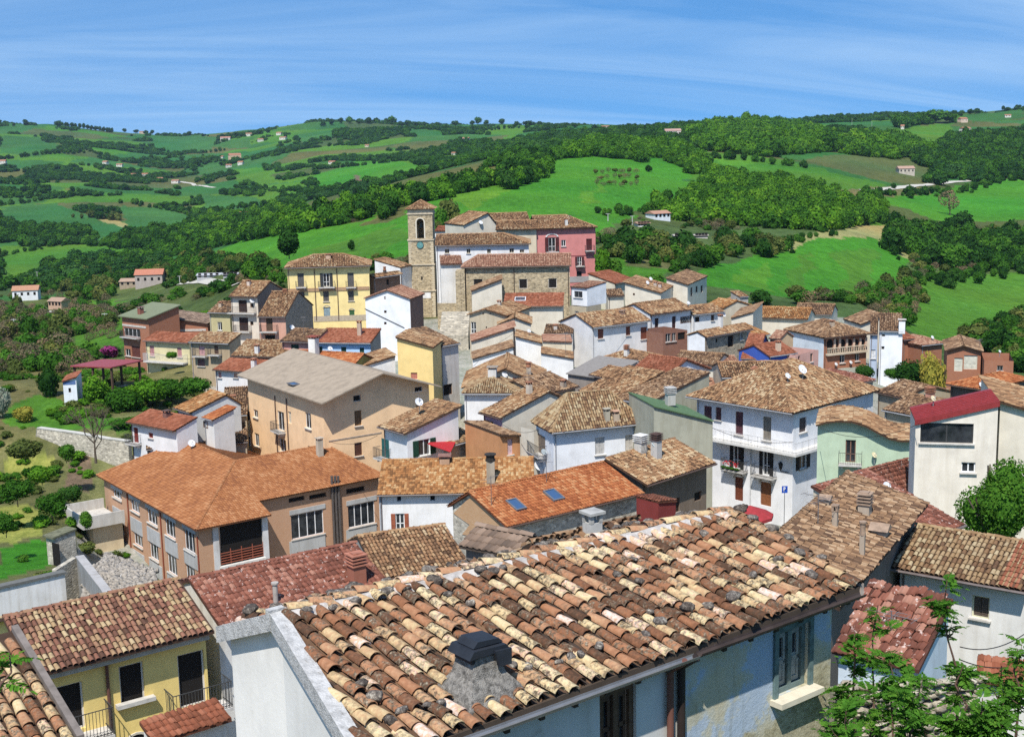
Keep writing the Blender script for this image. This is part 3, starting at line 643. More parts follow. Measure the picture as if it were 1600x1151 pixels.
def opening(s, root, face, x0, y0, x1, y1, kind='w', c=None, c2=None, inhole=True, bal=None, sill=True, nm=2):
    """one window or door; kinds: w glazed, s closed shutters, o glazed with open shutters, k dark hole, d door, a arched door, g garage"""
    O, T, N, L, off = s.frame(face); xm, ym = (x0 + x1) / 2, (y0 + y1) / 2
    t0, t1 = sorted((s.on_face(face, x0, ym)[0], s.on_face(face, x1, ym)[0])); z1 = s.on_face(face, xm, y0)[1]; z0 = s.on_face(face, xm, y1)[1]; z1 = min(z1, min(s.ze + s.hfun(face, t + off) for t in (t0, t1)) - .2)
    Z = np.array([0, 0, 1.0]); O = O.copy(); O[2] = 0
    w, h = t1 - t0, z1 - z0; fr = min(0.07, w * 0.12); rec = 0.11 if inhole else -0.03
    pt = lambda t, z, o: O + T * t + Z * z + N * o
    def bar(mb, a, b, c_, d, o0, o1): mb.box(pt(a, c_, o0), T * (b - a), Z * (d - c_), N * (o1 - o0))
    isdoor = kind in 'dag'
    wc = plain('painted_frame', c2 or (WHT if kind in 'wo' else (c or WOOD)), 0.6, 0.08)
    mb = MB(); o0, o1 = -rec - 0.05, -rec
    for a, b, c_, d in ((t0, t0 + fr, z0, z1), (t1 - fr, t1, z0, z1), (t0 + fr, t1 - fr, z1 - fr, z1), (t0 + fr, t1 - fr, z0, z0 + fr)): bar(mb, a, b, c_, d, o0, o1)
    if kind in 'wo':
        for i in range(1, nm): t = t0 + w * i / nm; bar(mb, t - fr * .6, t + fr * .6, z0 + fr, z1 - fr, o0, o1)
        if h > 1.7 * w: bar(mb, t0 + fr, t1 - fr, z0 + h * .35, z0 + h * .35 + fr, o0, o1)
    f = mb.build('door' if isdoor else 'window', wc, root)
    if kind in 'wko':
        p = MB(); bar(p, t0 + fr, t1 - fr, z0 + fr, z1 - fr, o0 - 0.015, o0 + 0.02); p.build('pane', glass_mat() if kind != 'k' else plain('dark_interior', (0.012, 0.010, 0.009), 0.9, 0.05), root, f)
    if kind == 's':
        for a, b in ((t0 + fr, t0 + w / 2 - 0.01), (t0 + w / 2 + 0.01, t1 - fr)):
            p = MB(); bar(p, a, b, z0 + fr, z1 - fr, o0 + .005, o1 - 0.022)
            n = max(4, min(24, int(h / 0.11)))
            for i in range(n): zz = z0 + fr + (h - 2 * fr) * (i + .25) / n; bar(p, a + 0.03, b - 0.03, zz, zz + (h - 2 * fr) / n * .55, o1 - 0.022, o1 - 0.006)
            p.build('shutter', plain('shutter_paint', c or SHB, 0.7, 0.15), root, f)
    if kind in 'dg' or kind == 'a':
        nb = 2 if kind != 'g' else 1
        for i in range(nb):
            a, b = t0 + fr + (w - 2 * fr) * i / nb + 0.006, t0 + fr + (w - 2 * fr) * (i + 1) / nb - 0.006
            p = MB(); bar(p, a, b, z0 + fr, z1 - fr, o0 + .005, o1 - 0.02)
            for k in range(3): zz = z0 + fr + (h - 2 * fr) * k / 3; bar(p, a + 0.06, b - 0.06, zz + 0.07, zz + (h - 2 * fr) / 3 - 0.05, o1 - 0.02, o1 - 0.006)
            p.build('door_leaf', plain('door_paint', c or WOOD, 0.6, 0.15), root, f)
    if kind == 'a' or c2 == 'arch':
        ring = MB(); n = 9; r0_ = w / 2; cz = z1 - r0_ * .35; cm = (t0 + t1) / 2
        for i in range(n):
            a0, a1 = math.pi * i / n, math.pi * (i + 1) / n
            q = [(cm + math.cos(a) * rr_, cz + math.sin(a) * rr_ * 0.8) for a, rr_ in ((a0, r0_ * 1.0), (a0, r0_ * 1.3), (a1, r0_ * 1.3), (a1, r0_ * 1.0))]
            ring.prism([pt(t, z, -0.01) for t, z in q], N * 0.05)
        ring.build('arch_surround', stone((0.42, 0.38, 0.32), 5.0), root, f)
    if kind == 'o':
        for sd_, a in ((-1, t0 - w * .5), (1, t1)):
            p = MB(); bar(p, a + 0.01, a + w * .5 - 0.01, z0, z1, 0.015, 0.05)
            n = max(4, min(20, int(h / 0.12)))
            for i in range(n): zz = z0 + h * (i + .2) / n; bar(p, a + 0.05, a + w * .5 - 0.05, zz, zz + h / n * .55, 0.05, 0.062)
            p.build('shutter', plain('shutter_paint', c or SHB, 0.7, 0.15), root, f)
    if sill and not isdoor and kind != 'k' and not bal:
        p = MB(); bar(p, t0 - 0.1, t1 + 0.1, z0 - 0.08, z0 - 0.003, 0.0, 0.16); p.build('sill', plain('sill_stone', (0.55, 0.52, 0.47), 0.8), root, f)
    if bal: balcony(s, root, face, t0 - bal, t1 + bal, z0)
    return t0, t1, z0, z1
def balcony(s, root, face, t0, t1, z, dep=0.85, hgt=0.95, col=IRON, slab=(0.55, 0.52, 0.48)):
    O, T, N, L, off = s.frame(face); O = O.copy(); O[2] = 0; Z = np.array([0, 0, 1.0]); pt = lambda t, z_, o: O + T * t + Z * z_ + N * o
    b = MB(); b.box(pt(t0, z - 0.16, 0.0), T * (t1 - t0), Z * 0.13, N * dep); b.box(pt(t0 + .2, z - 0.45, 0.0), T * .12, Z * 0.28, N * dep * .6); b.box(pt(t1 - .32, z - 0.45, 0.0), T * .12, Z * 0.28, N * dep * .6)
    bo = b.build('balcony', plain('balcony_slab', slab, 0.85), root)
    r = MB(); zt = z + hgt
    for h_ in (0.06, hgt - 0.03):
        r.box(pt(t0, z + h_, dep - 0.05), T * (t1 - t0), Z * 0.03, N * 0.03); r.box(pt(t0, z + h_, 0.0), T * 0.03, Z * 0.03, N * (dep - .05)); r.box(pt(t1 - 0.03, z + h_, 0.0), T * 0.03, Z * 0.03, N * (dep - .05))
    n = int((t1 - t0) / 0.13)
    for i in range(n + 1): r.box(pt(t0 + (t1 - t0 - 0.02) * i / n, z - 0.03, dep - 0.045), T * 0.018, Z * (hgt), N * 0.018)
    m = int(dep / 0.14)
    for i in range(1, m):
        for tt in (t0 + .005, t1 - 0.025): r.box(pt(tt, z - 0.03, dep * i / m), T * 0.018, Z * hgt, N * 0.018)
    r.build('railing', plain('wrought_iron', col, 0.6, 0.05), root, bo)

def roofing(s, root, st, style='c', name='roof', jit=1.0, thk=0.12, tiles=True, seed=1, m=None, nseg=None, base=None, objs=None):
    dist = float(np.linalg.norm(s.a)); mb = MB()
    base = base if base is not None else tilemat_base(st)
    for poly, i0, i1 in s.planes():
        mb.prism([s.Wp(u, v, s.ze + h) for u, v, h in poly], (0, 0, -thk))
    ro = mb.build(name, base, root)
    if tiles:
        m = m or (1.0 if dist < 130 else 1.12 if dist < 190 else 1.3); nseg = nseg or (5 if dist < 80 else 4 if dist < 140 else 3); acc = []
        for k, (poly, i0, i1) in enumerate(s.planes()):
            q = np.array([s.Wp(u, v, s.ze + h) for u, v, h in poly]); c = q.mean(0); N = np.cross(q[1] - q[0], q[2] - q[0]); N *= np.sign(N[2])
            if np.dot(N, -c) < -0.25 * np.linalg.norm(N) * np.linalg.norm(c): continue     # the far side of a roof the view never comes near
            place_tiles(acc, q, i0, i1, style, m, nseg, jit, seed + k * 7)
        for k, (a, b) in enumerate(s.ridges()):
            cap_line(acc, s.Wp(a[0], a[1], s.ze + a[2]), s.Wp(b[0], b[1], s.ze + b[2]), m, seed + 50 + k)
        if acc: build_acc(acc, 'roof_tiles', tilemat(st), root, ro)
    return ro
def tilemat_base(st):
    c = TILE[st]; return plain('roof_bed_' + st, sc(c[0][1], 0.7), 0.95, 0.2)  # bed darkened: shade of the gaps between tiles is put into its colour

HOUSES = {}
_seed = [100]
def house(key, name, label, cat, blk, wall, st='old', style='c', ops=(), group=None, jit=1.0, tiles=True, gutter=False, root=None, thk=0.12, wname='wall', seed=None, m=None):
    s = blk; _seed[0] += 11; sd_ = seed or _seed[0]
    if root is None: root = Root(name, s.Wp(0, 0, s.zb), s.yaw, label, cat, group)
    holes = []
    for op in ops:
        face, x0, y0, x1, y1, kind = op[:6]; xm, ym = (x0 + x1) / 2, (y0 + y1) / 2
        t0, t1 = sorted((s.on_face(face, x0, ym)[0], s.on_face(face, x1, ym)[0])); z1 = s.on_face(face, xm, y0)[1]; z0 = s.on_face(face, xm, y1)[1]
        O, T, N, L, off = s.frame(face); z1 = min(z1, min(s.ze + s.hfun(face, t + off) for t in (t0, t1)) - .2); zt = min(s.ze + s.hfun(face, t + off) - 0.14 for t in (0, L))
        ok = t0 > 0.02 and t1 < L - 0.02 and z1 < zt - 0.02 and z0 > s.zb + 0.02
        if ok: holes.append((face, t0, t1, z0, z1))
        kw = op[6] if len(op) > 6 else {}
        opening(s, root, face, x0, y0, x1, y1, kind, inhole=ok, **kw)
    walls(s, root, wall, holes, wname)
    if st: roofing(s, root, st, style, jit=jit, tiles=tiles, seed=sd_, thk=thk, m=m)
    if gutter:
        O, T, N, L, off = s.frame('f'); mb = MB(); a, b = s.Wp(0, -0.06, s.ze - 0.06), s.Wp(s.w, -0.06, s.ze - 0.06); mb.tube(a, b, 0.07, 8); mb.build('gutter', plain('gutter_metal', (0.12, 0.08, 0.06), 0.5), root)
    if st and s.roof in ('gu', 'sv', 'hip') and 55 < float(np.linalg.norm(s.a)) < 235 and key not in ('school', 'aisle2', 'attic'):
        o_ = -s.n * .07 - np.array([0, 0, .07]); mb = MB(); mb.tube(s.Wp(0, 0, s.ze) + o_, s.Wp(s.w, 0, s.ze) + o_, 0.07, 6); gc = ((.10, .065, .05), (.16, .13, .12), (.30, .30, .31))[sd_ % 3]; mb.build('gutter', plain('gutter_metal', gc, 0.5), root)
        u = s.oh[0] + .18; mb = MB(); q = s.Wp(u, s.oh[2] - .07, s.ze - .16); mb.tube(q, q - np.array([0, 0, s.ze - s.zb - .3]), .045, 6); mb.tube(s.Wp(u, -.07, s.ze - .1), q, .045, 6); mb.build('downpipe', plain('gutter_metal', gc, 0.5), root)
    HOUSES[key] = (s, root); return s, root
def downpipe(key, face, x, y0, y1, col=(0.13, 0.06, 0.045), r=0.05):
    s, root = HOUSES[key]; O, T, N, L, off = s.frame(face); t, z1 = s.on_face(face, x, y0); z0 = s.on_face(face, x, y1)[1]; O = O.copy(); O[2] = 0
    mb = MB(); mb.tube(O + T * t + N * 0.08 + np.array([0, 0, z1]), O + T * t + N * 0.08 + np.array([0, 0, z0]), r, 8); mb.build('downpipe', plain('pipe', col, 0.5), root)
def band(key, face, x0, x1, y, h=0.25, col=(0.5, 0.46, 0.4), dep=0.06, name='string_course'):
    s, root = HOUSES[key]; O, T, N, L, off = s.frame(face); O = O.copy(); O[2] = 0
    t0, t1 = sorted((s.on_face(face, x0, y)[0], s.on_face(face, x1, y)[0])); z = s.on_face(face, (x0 + x1) / 2, y)[1]; t0, t1 = max(0, t0), min(L, t1)
    mb = MB(); mb.box(O + T * t0 + np.array([0, 0, z - h / 2]), T * (t1 - t0), (0, 0, h), N * dep); mb.build(name, plain('stone_trim', col, 0.85), root)
def chimney(key, x, y, w=0.6, h=1.2, col=(0.5, 0.44, 0.37), cap='slab', capcol=(0.36, 0.16, 0.09), d=None):
    s, root = HOUSES[key]; p, N = s.roof_hit(x, y); mb = MB(); mb.cbox(p - np.array([0, 0, 0.4]), w, d or w, h + .4, s.yaw)
    c = mb.build('chimney', plaster(col, 0.5), root); t = p + np.array([0, 0, h]); q = MB()
    if cap == 'slab':
        for dx in (-1, 1):
            for dy in (-1, 1): q.cbox(t + dx * s.e * w * .38 + dy * s.n * w * .38, .1, .1, .22, s.yaw)
        q.cbox(t + np.array([0, 0, .22]), w * 1.35, w * 1.35, .07, s.yaw)
    elif cap == 'rings':
        for i in range(4): q.cbox(t + np.array([0, 0, i * .15 + .03]), w * 1.25, w * 1.25, .06, s.yaw)
        q.cbox(t, w * .7, w * .7, .6, s.yaw)
    elif cap == 'cowl': q.tube(t, t + np.array([0, 0, .12]), w * .65, 10); q.tube(t + np.array([0, 0, .12]), t + np.array([0, 0, .5]), w * .55, 10); q.tube(t + np.array([0, 0, .5]), t + np.array([0, 0, .58]), w * .75, 10)
    elif cap == 'gable': q.prism([t + s.e * -w * .7, t + s.e * w * .7, t + np.array([0, 0, w * .5])], s.n * 0.01); q.prism([t + s.e * -w * .75 - s.n * w * .7, t + s.e * w * .75 - s.n * w * .7, t - s.n * w * .7 + np.array([0, 0, w * .45])], s.n * w * 1.4)
    q.build('chimney_cap', plain('chimney_cap', capcol, 0.9, 0.2), root, c)
def skylight(key, x, y, w=0.9, d=1.1, fc=(0.16, 0.16, 0.17), gc=(0.05, 0.10, 0.20)):
    s, root = HOUSES[key]; p, N = s.roof_hit(x, y); E = s.e; U = np.cross(N, E); U = U / np.linalg.norm(U)
    mb = MB(); o = p - E * w / 2 - U * d / 2 + N * 0.05
    for a, b, c_, e_ in ((0, w, 0, .09), (0, w, d - .09, d), (0, .09, .09, d - .09), (w - .09, w, .09, d - .09)): mb.box(o + E * a + U * c_, E * (b - a), U * (e_ - c_), N * 0.14)
    f = mb.build('skylight', plain('zinc', fc, 0.5), root); q = MB(); q.box(o + E * .09 + U * .09 + N * 0.06, E * (w - .18), U * (d - .18), N * 0.03); q.build('pane', plain('sky_glass', gc, 0.08, 0.05, spec=0.6), root, f)
# ------------------------------------------------------------------ colours of walls
CREAM = (0.62, 0.54, 0.41); CREAM2 = (0.66, 0.60, 0.49); WHITE = (0.76, 0.75, 0.73); WHITE2 = (0.70, 0.68, 0.64); PEACH = (0.88, 0.60, 0.35); YEL = (0.82, 0.62, 0.22); GREYP = (0.36, 0.34, 0.31)
PINK = (0.62, 0.20, 0.18); LPINK = (0.66, 0.42, 0.46); SALM = (0.60, 0.33, 0.24); MINT = (0.47, 0.58, 0.42); GRNB = (0.40, 0.39, 0.30); BEIGE = (0.46, 0.39, 0.28); TAN = (0.45, 0.30, 0.18); BLUE = (0.45, 0.60, 0.78); DBLUE = (0.05, 0.11, 0.42)
STN = stone(); STND = stone((0.22, 0.19, 0.16), 4.0); STNL = stone((0.52, 0.47, 0.38), 3.2); STNT = stone((0.42, 0.33, 0.20), 2.6, mortar=(0.58, 0.49, 0.35)); BRK = brick(); BRKD = brick((0.20, 0.075, 0.05), (0.28, 0.11, 0.07))
B = Block; pl = plaster
def H(key, label, blk, wall, st='old', ops=(), **k): return house(key, k.pop('name', 'village_house'), label, k.pop('cat', 'house'), blk, wall, st, ops=ops, **k)

# ================================================================== left foreground: yellow house and its neighbours
H('yellow', 'yellow plastered house with three tall dark openings at the bottom left corner', B((50, 1056), (335, 985), 50, top=(200,922), at='B', dp=9.0, roof='gu', rf=0.5, pitch=0.36, zb=-29, oh=(0.3, 0.1, 0.55, 0.4)), pl(YEL, 0.15), 'yold', seed=5,
  ops=[('f', 84, 1068, 132, 1143, 'k', dict(c2=WHITE2)), ('f', 187, 1036, 226, 1098, 'k', dict(c2=WHITE2)), ('f', 279, 1018, 321, 1103, 'k', dict(c2=WHITE2)), ('f', 192, 1140, 234, 1185, 'k', dict(c2='arch'))] if False else
      [('f', 84, 1068, 132, 1143, 'k', dict(c2=(0.6, 0.58, 0.55))), ('f', 187, 1036, 226, 1098, 'k', dict(c2=(0.6, 0.58, 0.55))), ('f', 279, 1018, 321, 1103, 'k', dict(c2=(0.6, 0.58, 0.55)))])
s, rt = HOUSES['yellow']
def face_t(key, face, x, y): s, r = HOUSES[key]; return s.on_face(face, x, y)
ta, tb = face_t('yellow', 'f', 258, 1108)[0], face_t('yellow', 'f', 352, 1085)[0]; balcony(s, rt, 'f', ta, tb - 0.1, face_t('yellow', 'f', 300, 1104)[1], dep=1.0, hgt=1.1)
ta, tb = face_t('yellow', 'f', 103, 1150)[0], face_t('yellow', 'f', 166, 1130)[0]; balcony(s, rt, 'f', ta - 1.2, tb, face_t('yellow', 'f', 115, 1146)[1], dep=1.0, hgt=1.1)
downpipe('yellow', 'f', 165, 1035, 1200, r=0.07)
O, T, N, L, off = s.frame('f'); t0, zz = s.on_face('f', 180, 1100); t1, z2 = s.on_face('f', 240, 1090); O = O.copy(); O[2] = 0
mb = MB(); mb.box(O + T * t0 + np.array([0, 0, zz - .15]), T * (t1 - t0), (0, 0, .16), N * .3); mb.build('sill', plain('sill_stone', (0.55, 0.52, 0.47), 0.8), rt)
mb = MB(); mb.box(s.Wp(0.1, 0.3, s.ze - 0.42), s.e * (s.w - .2), s.n * 0.25, (0, 0, .3)); mb.build('eave_board', plaster((0.50, 0.47, 0.42), .3), rt)
t0, _ = s.on_face('f', 192, 1150); t1, z1 = s.on_face('f', 234, 1140); am = MB(); c0 = O + T * (t0 + t1) / 2 + np.array([0, 0, z1 - (t1 - t0) / 2]); rr_ = (t1 - t0) / 2
am.prism([c0 + T * math.cos(a) * rr_ + np.array([0, 0, math.sin(a) * rr_]) + N * 0.004 for a in np.linspace(0, math.pi, 10)] + [c0 - T * rr_ - np.array([0, 0, 2.2]) + N * .004, c0 + T * rr_ - np.array([0, 0, 2.2]) + N * .004], N * 0.01)
dr = am.build('door', plain('dark_interior', (0.012, 0.010, 0.009), 0.9, 0.05), rt)
am = MB()
for i in range(10):
    a0, a1 = math.pi * i / 10, math.pi * (i + 1) / 10
    am.prism([c0 + T * math.cos(a) * r_ + np.array([0, 0, math.sin(a) * r_]) for a, r_ in ((a0, rr_), (a0, rr_ * 1.16), (a1, rr_ * 1.16), (a1, rr_))], N * 0.06)
am.build('arch_surround', plaster((0.6, 0.55, 0.45), .4), rt, dr)

H('redbrown', 'low house with speckled red-brown tile roof beside the yellow house', B((345, 980), (613, 915), 51, top=(541,851), at='A', dp=8.5, roof='gu', pitch=0.36, zb=-29, oh=(0.1, 0.15, 0.4, 0.4)), pl(WHITE2, 0.4), 'maroon', style='m', seed=8)
chimney('redbrown', 558, 908, 0.62, 0.75, (0.36, 0.14, 0.09), 'rings', (0.42, 0.17, 0.11))
s, rt = HOUSES['redbrown']; p, N = s.roof_hit(431, 942); mb = MB(); mb.tube(p - (0, 0, .3), p + (0, 0, .85), .11, 10); mb.tube(p + (0, 0, .85), p + (0, 0, 0.93), .16, 10); mb.build('flue_pipe', plain('flue_cement', (0.40, 0.36, 0.32), .9), rt)
H('awnroof', 'small red clay roof tucked under the yellow house balcony', B((240, 1160), (362, 1122), 43, top=(300,1110), dp=4.5, roof='sv', pitch=0.30, zb=-29, oh=(0.1, 0.1, 0.2, 0.1)), pl(WHITE2, .4), 'red', style='m', seed=9)

# white gable end of the building on the lower left, by the garden
H('lowwhite', 'long blank white wall at the left edge below the garden', B((-90, 936), (101, 893), 84, dp=.5, roof='flat', zb=-36, oh=(0, 0, 0, 0)), pl(WHITE, 0.4), None, name='boundary_wall', cat='wall')
s, rt = HOUSES['lowwhite']; mb = MB(); mb.box(s.Wp(-.1, -.12, s.ze - .14), s.e * (s.w + .2), s.n * (s.d + .2), (0, 0, .16)); mb.build('roof', plain('bitumen_roof', (0.14, 0.14, 0.13), .9), rt)

# ================================================================== the orange school
sb = B((306, 828), (424, 804), 112, dp=25.4, roof='hip', pitch=0.40, zb=-41.5, oh=(0.55, 0.3, 0.55, 0.5))
def onpl(x, y, p): rr = ray(x, y); k = (sb.ze - p * np.dot(sb.n, sb.a)) / (rr[2] - p * np.dot(sb.n, rr)); q = rr * k - sb.a; return float(np.dot(q, sb.e)), float(np.dot(q, sb.n))
SP_ = .323; vb = onpl(424, 778, SP_)[1]; uw = onpl(601, 743, SP_)[0]; ur = onpl(515, 700, SP_)[0]; h_b = SP_ * vb; w0 = sb.w; RN, RF = (8.4, 9.6, 3.1), (8.4, 21.6, 3.1)
sb.planes = lambda: [([(0, 0, 0), (w0, 0, 0), (w0, vb, h_b), (uw, vb, h_b), (ur, 9.6, 3.1), RN], 0, 1), ([(0, 25.4, 0), (0, 0, 0), RN, RF], 0, 1), ([(uw, vb, h_b), (uw, 16.6, h_b), (ur, 9.6, 3.1)], 0, 1), ([(uw, 16.6, h_b), (14.5, 16.6, h_b), RN, (ur, 9.6, 3.1)], 0, 1), ([(16.8, 16.6, 0), (16.8, 25.4, 0), RF, RN, (14.5, 16.6, .85)], 0, 1), ([(16.8, 25.4, 0), (0, 25.4, 0), RF], 0, 1)]
sb.ridges = lambda: [(RN, RF), ((0, 0, 0), RN), (RN, (ur, 9.6, 3.1)), ((uw, vb, h_b), (ur, 9.6, 3.1)), ((0, 25.4, 0), RF)]
PIL = brick((0.50, 0.26, 0.14), (0.56, 0.31, 0.18), (0.50, 0.38, 0.28))
GC = (0.45, 0.45, 0.44)
ops = []
for a in ((176, 750, 189, 778), (204, 765, 217, 799), (230, 784, 245, 818), (258, 803, 273, 838), (288, 824, 304, 861), (178, 797, 193, 828), (209, 820, 222, 852), (234, 840, 247, 873), (262, 862, 276, 896), (291, 884, 305, 918)):
    ops.append(('l', *a, 'w', dict(nm=3, c2=(0.8, 0.8, 0.8))))
house('school', 'school_building', 'large grey and brick school block with a broad orange hipped tile roof', 'school', sb, PIL, 'school', style='m', jit=0.15, ops=ops + [('f', 344, 812, 412, 884, 'k', dict(c2=(0.62, 0.60, 0.57)))], seed=21)
s, rt = HOUSES['school']; O, T, N, L, off = s.frame('l'); O = O.copy(); O[2] = 0
mb = MB()
for k, (x0, x1) in enumerate(((174, 191), (202, 219), (228, 247), (256, 275), (286, 306))):      # pale concrete panels between brick piers
    yy = 760 + (x0 - 174) * .62
    t0, t1 = sorted((s.on_face('l', x0, yy)[0], s.on_face('l', x1, yy)[0]))
    for z0, z1 in ((s.ze - .85, s.ze - .25), (s.ze - 4.2, s.ze - 2.75), (s.ze - 7.6, s.ze - 6.15)): mb.box(O + T * t0 + np.array([0, 0, z0]), T * (t1 - t0), (0, 0, z1 - z0), N * 0.07)
mb.build('concrete_panel', pl(GC, .35), rt)
for x, y in ((203 - 2, 765), (253, 800), (310, 838)): downpipe('school', 'l', x - 2 if x < 300 else 309, y, y + 125, (0.25, 0.07, 0.04), 0.07)
s2 = B.__new__(B); s2.__dict__.update(sb.__dict__); del s2.__dict__['planes'], s2.__dict__['ridges']; s2.a = sb.a + sb.n * vb; s2.w = uw; s2.d = 16.6 - vb; s2.roof = 'flat'; s2.H = 0; s2.ze = sb.ze + h_b; s2.oh = (4.0, .45, .5, .4); s3_ = B.__new__(B); s3_.__dict__.update(s2.__dict__); s3_.a = sb.a + sb.n * 10; s3_.w = 16.8; s3_.d = 17; s3_.ze = sb.ze; walls(s3_, rt, PIL, [], 'rear_wall')
house('schoolw', 'x', 'x', 'x', s2, PIL, None, root=rt, wname='wing_wall', seed=22,
  ops=[('f', 455, 800, 506, 838, 'w', dict(nm=4, c2=(.8, .8, .8))), ('f', 544, 786, 586, 821, 'w', dict(nm=4, c2=(.8, .8, .8))), ('f', 573, 842, 593, 874, 'w', dict(nm=2, c2=(.8, .8, .8))), ('f', 451, 776, 476, 783, 'k'), ('f', 483, 771, 510, 778, 'k'), ('f', 541, 761, 570, 769, 'k')])
O, T, N, L, off = s2.frame('f'); O = O.copy(); O[2] = 0; mb = MB(); pts = {}
for x0, x1, y0, y1 in ((452, 508, 792, 799), (452, 508, 840, 860), (541, 588, 778, 785), (541, 588, 823, 842)):
    t0, zt_ = s2.on_face('f', x0, (y0 + y1) / 2 + 4); t1, _ = s2.on_face('f', x1, (y0 + y1) / 2 - 4); z1 = s2.on_face('f', (x0 + x1) / 2, y0)[1]; z0 = s2.on_face('f', (x0 + x1) / 2, y1)[1]; t1 = min(t1, L)
    mb.box(O + T * t0 + np.array([0, 0, z0]), T * (t1 - t0), (0, 0, z1 - z0), N * 0.08)
mb.build('concrete_panel', pl(GC, .35), rt)
mb = MB()
for x in (517, 522, 527): t, z1 = s2.on_face('f', x, 752); z0 = s2.on_face('f', x, 850)[1]; mb.tube(O + T * t + N * .2 + (0, 0, z1 + .6), O + T * t + N * .2 + (0, 0, z0), .13, 8)
mb.build('flue_pipe', plain('stainless_flue', (0.16, 0.14, 0.13), .45, metal=.5), rt)
s = sb; O, T, N, L, off = s.frame('f'); O = O.copy(); O[2] = 0                    # loggia rails, sill and white corner posts
ta, za = s.on_face('f', 344, 884); tb, zb_ = s.on_face('f', 412, 872); mb = MB()
for k in range(5): mb.box(O + T * ta + N * .02 + (0, 0, za + .15 + k * .24), T * (tb - ta), (0, 0, .07), N * .05)
for k in range(5): mb.box(O + T * (ta + (tb - ta) * k / 4 - .03) + N * .0 + (0, 0, za + .05), T * .06, (0, 0, 1.4), N * .06)
mb.build('railing', plain('painted_rail', (0.33, 0.10, 0.06), .5), rt)
mb = MB(); mb.box(O + T * (ta - .1) + (0, 0, za - .5), T * (tb - ta + .2), (0, 0, .5), N * .35); mb.build('ledge', pl(WHITE2, .4), rt)
mb = MB(); w_ = .55
for t in (ta - w_, tb): mb.box(O + T * t + (0, 0, za - .5), T * w_, (0, 0, s.ze - za + .2), N * .12)
mb.build('corner_post', pl((.62, .61, .6), .3), rt)
# balcony box on the school's far end
bl = P(137, 764, 140); s = sb; q = s.Wp(0, s.d - 1.5, s.ze - 3.1); mb = MB(); mb.box(q, -s.e * 4.2, s.n * -6.0, (0, 0, -.25)); mb.box(q, -s.e * 4.2, s.n * -.15, (0, 0, 1.0)); mb.box(q - s.e * 4.05 - s.n * 5.85, -s.e * .15, s.n * 5.85, (0, 0, 1.0)); mb.box(q - s.n * 5.85, -s.e * 4.2, -s.n * .15, (0, 0, 1.0))
mb.build('terrace', pl((.55, .52, .47), .4), rt)
mb = MB(); mb.box(q - (0, 0, .25) - s.n * .4, -s.e * 3.0, s.n * -4.8, (0, 0, -5.5)); mb.build('side_wall', pl((.68, .55, .36), .2), rt)

chimney('school', 500, 712, 0.55, 1.6, (0.48, 0.42, 0.33), 'slab', (.45, .38, .3))
# ================================================================== peach town house
H('peach', 'big peach apartment house with plain grey-brown roof and wide eaves', B((503, 630), (690, 603), 128, C=370, roof='gv', apex=(599, 582), zb=-41, oh=(0.9, 0.6, 1.2, 0.8)), pl(PEACH, 0.05), None, name='apartment_house', cat='apartment house', thk=.16,
  ops=[('l', 385, 642, 391, 655, 'w', dict(c2=SHB)), ('l', 396, 640, 403, 652, 'w'), ('l', 434, 643, 444, 672, 'w', dict(bal=.25)), ('l', 450, 643, 455, 661, 's', dict(c=(.7, .6, .45), sill=False)), ('l', 477, 645, 486, 669, 'w', dict(c2=WHITE)), ('l', 398, 677, 405, 697, 'w'),
       ('l', 437, 686, 447, 706, 'w'), ('l', 481, 697, 487, 704, 'w'), ('l', 386, 680, 391, 694, 'w'), ('f', 552, 617, 564, 627, 'k', dict(c2=(.5, .45, .4))), ('f', 554, 641, 565, 665, 's', dict(c=(.20, .11, .05))), ('f', 648, 604, 660, 612, 'k', dict(c2=(.5, .45, .4))), ('f', 554, 691, 566, 712, 's', dict(c=(.12, .05, .03))), ('f', 650, 633, 660, 640, 'k')])
s, rt = HOUSES['peach']; mb = MB()
for poly, i, j in s.planes(): mb.prism([s.Wp(u, v, s.ze + h) for u, v, h in poly], (0, 0, -.14))
ro = mb.build('roof', plain('fibre_cement_roof', (0.33, 0.265, 0.195), .9, .12, 1.2, bump=.2), rt)
downpipe('peach', 'l', 430, 618, 706, (.1, .06, .05), .06); downpipe('peach', 'l', 448, 622, 712, (.1, .06, .05), .06)
skylight('peach', 459, 601, .9, 1.4); band('peach', 'f', 513, 596, 682, .12, (.45, .36, .28), .05)
# ================================================================== row with ochre tiles
H('ochre', 'white house under a long ochre-orange tile roof, red-brown shutters', B((589, 773), (836, 768), 100, top=(700,717), dp=10.5, roof='gu', pitch=0.34, rf=.62, zb=-37, oh=(0.1, .1, .3, .3)), pl(WHITE, 0.25), 'ochre', seed=31, jit=.8, style='m', m=.9,
  ops=[('f', 620, 774, 627, 783, 'k', dict(c2=(.5, .5, .5))), ('f', 672, 773, 680, 782, 'k', dict(c2=(.5, .5, .5))), ('f', 618, 802, 632, 827, 'o', dict(c=(.33, .10, .05))), ('f', 617, 858, 632, 872, 'd', dict(c=(.40, .16, .05)))])
downpipe('ochre', 'f', 594, 778, 880, (.3, .32, .34), .06)
chimney('ochre', 767, 752, .65, 1.7, (.42, .36, .28), 'cowl', (.04, .035, .03)); chimney('ochre', 695, 722, .8, .35, (.45, .3, .2), 'slab', (.25, .13, .1))
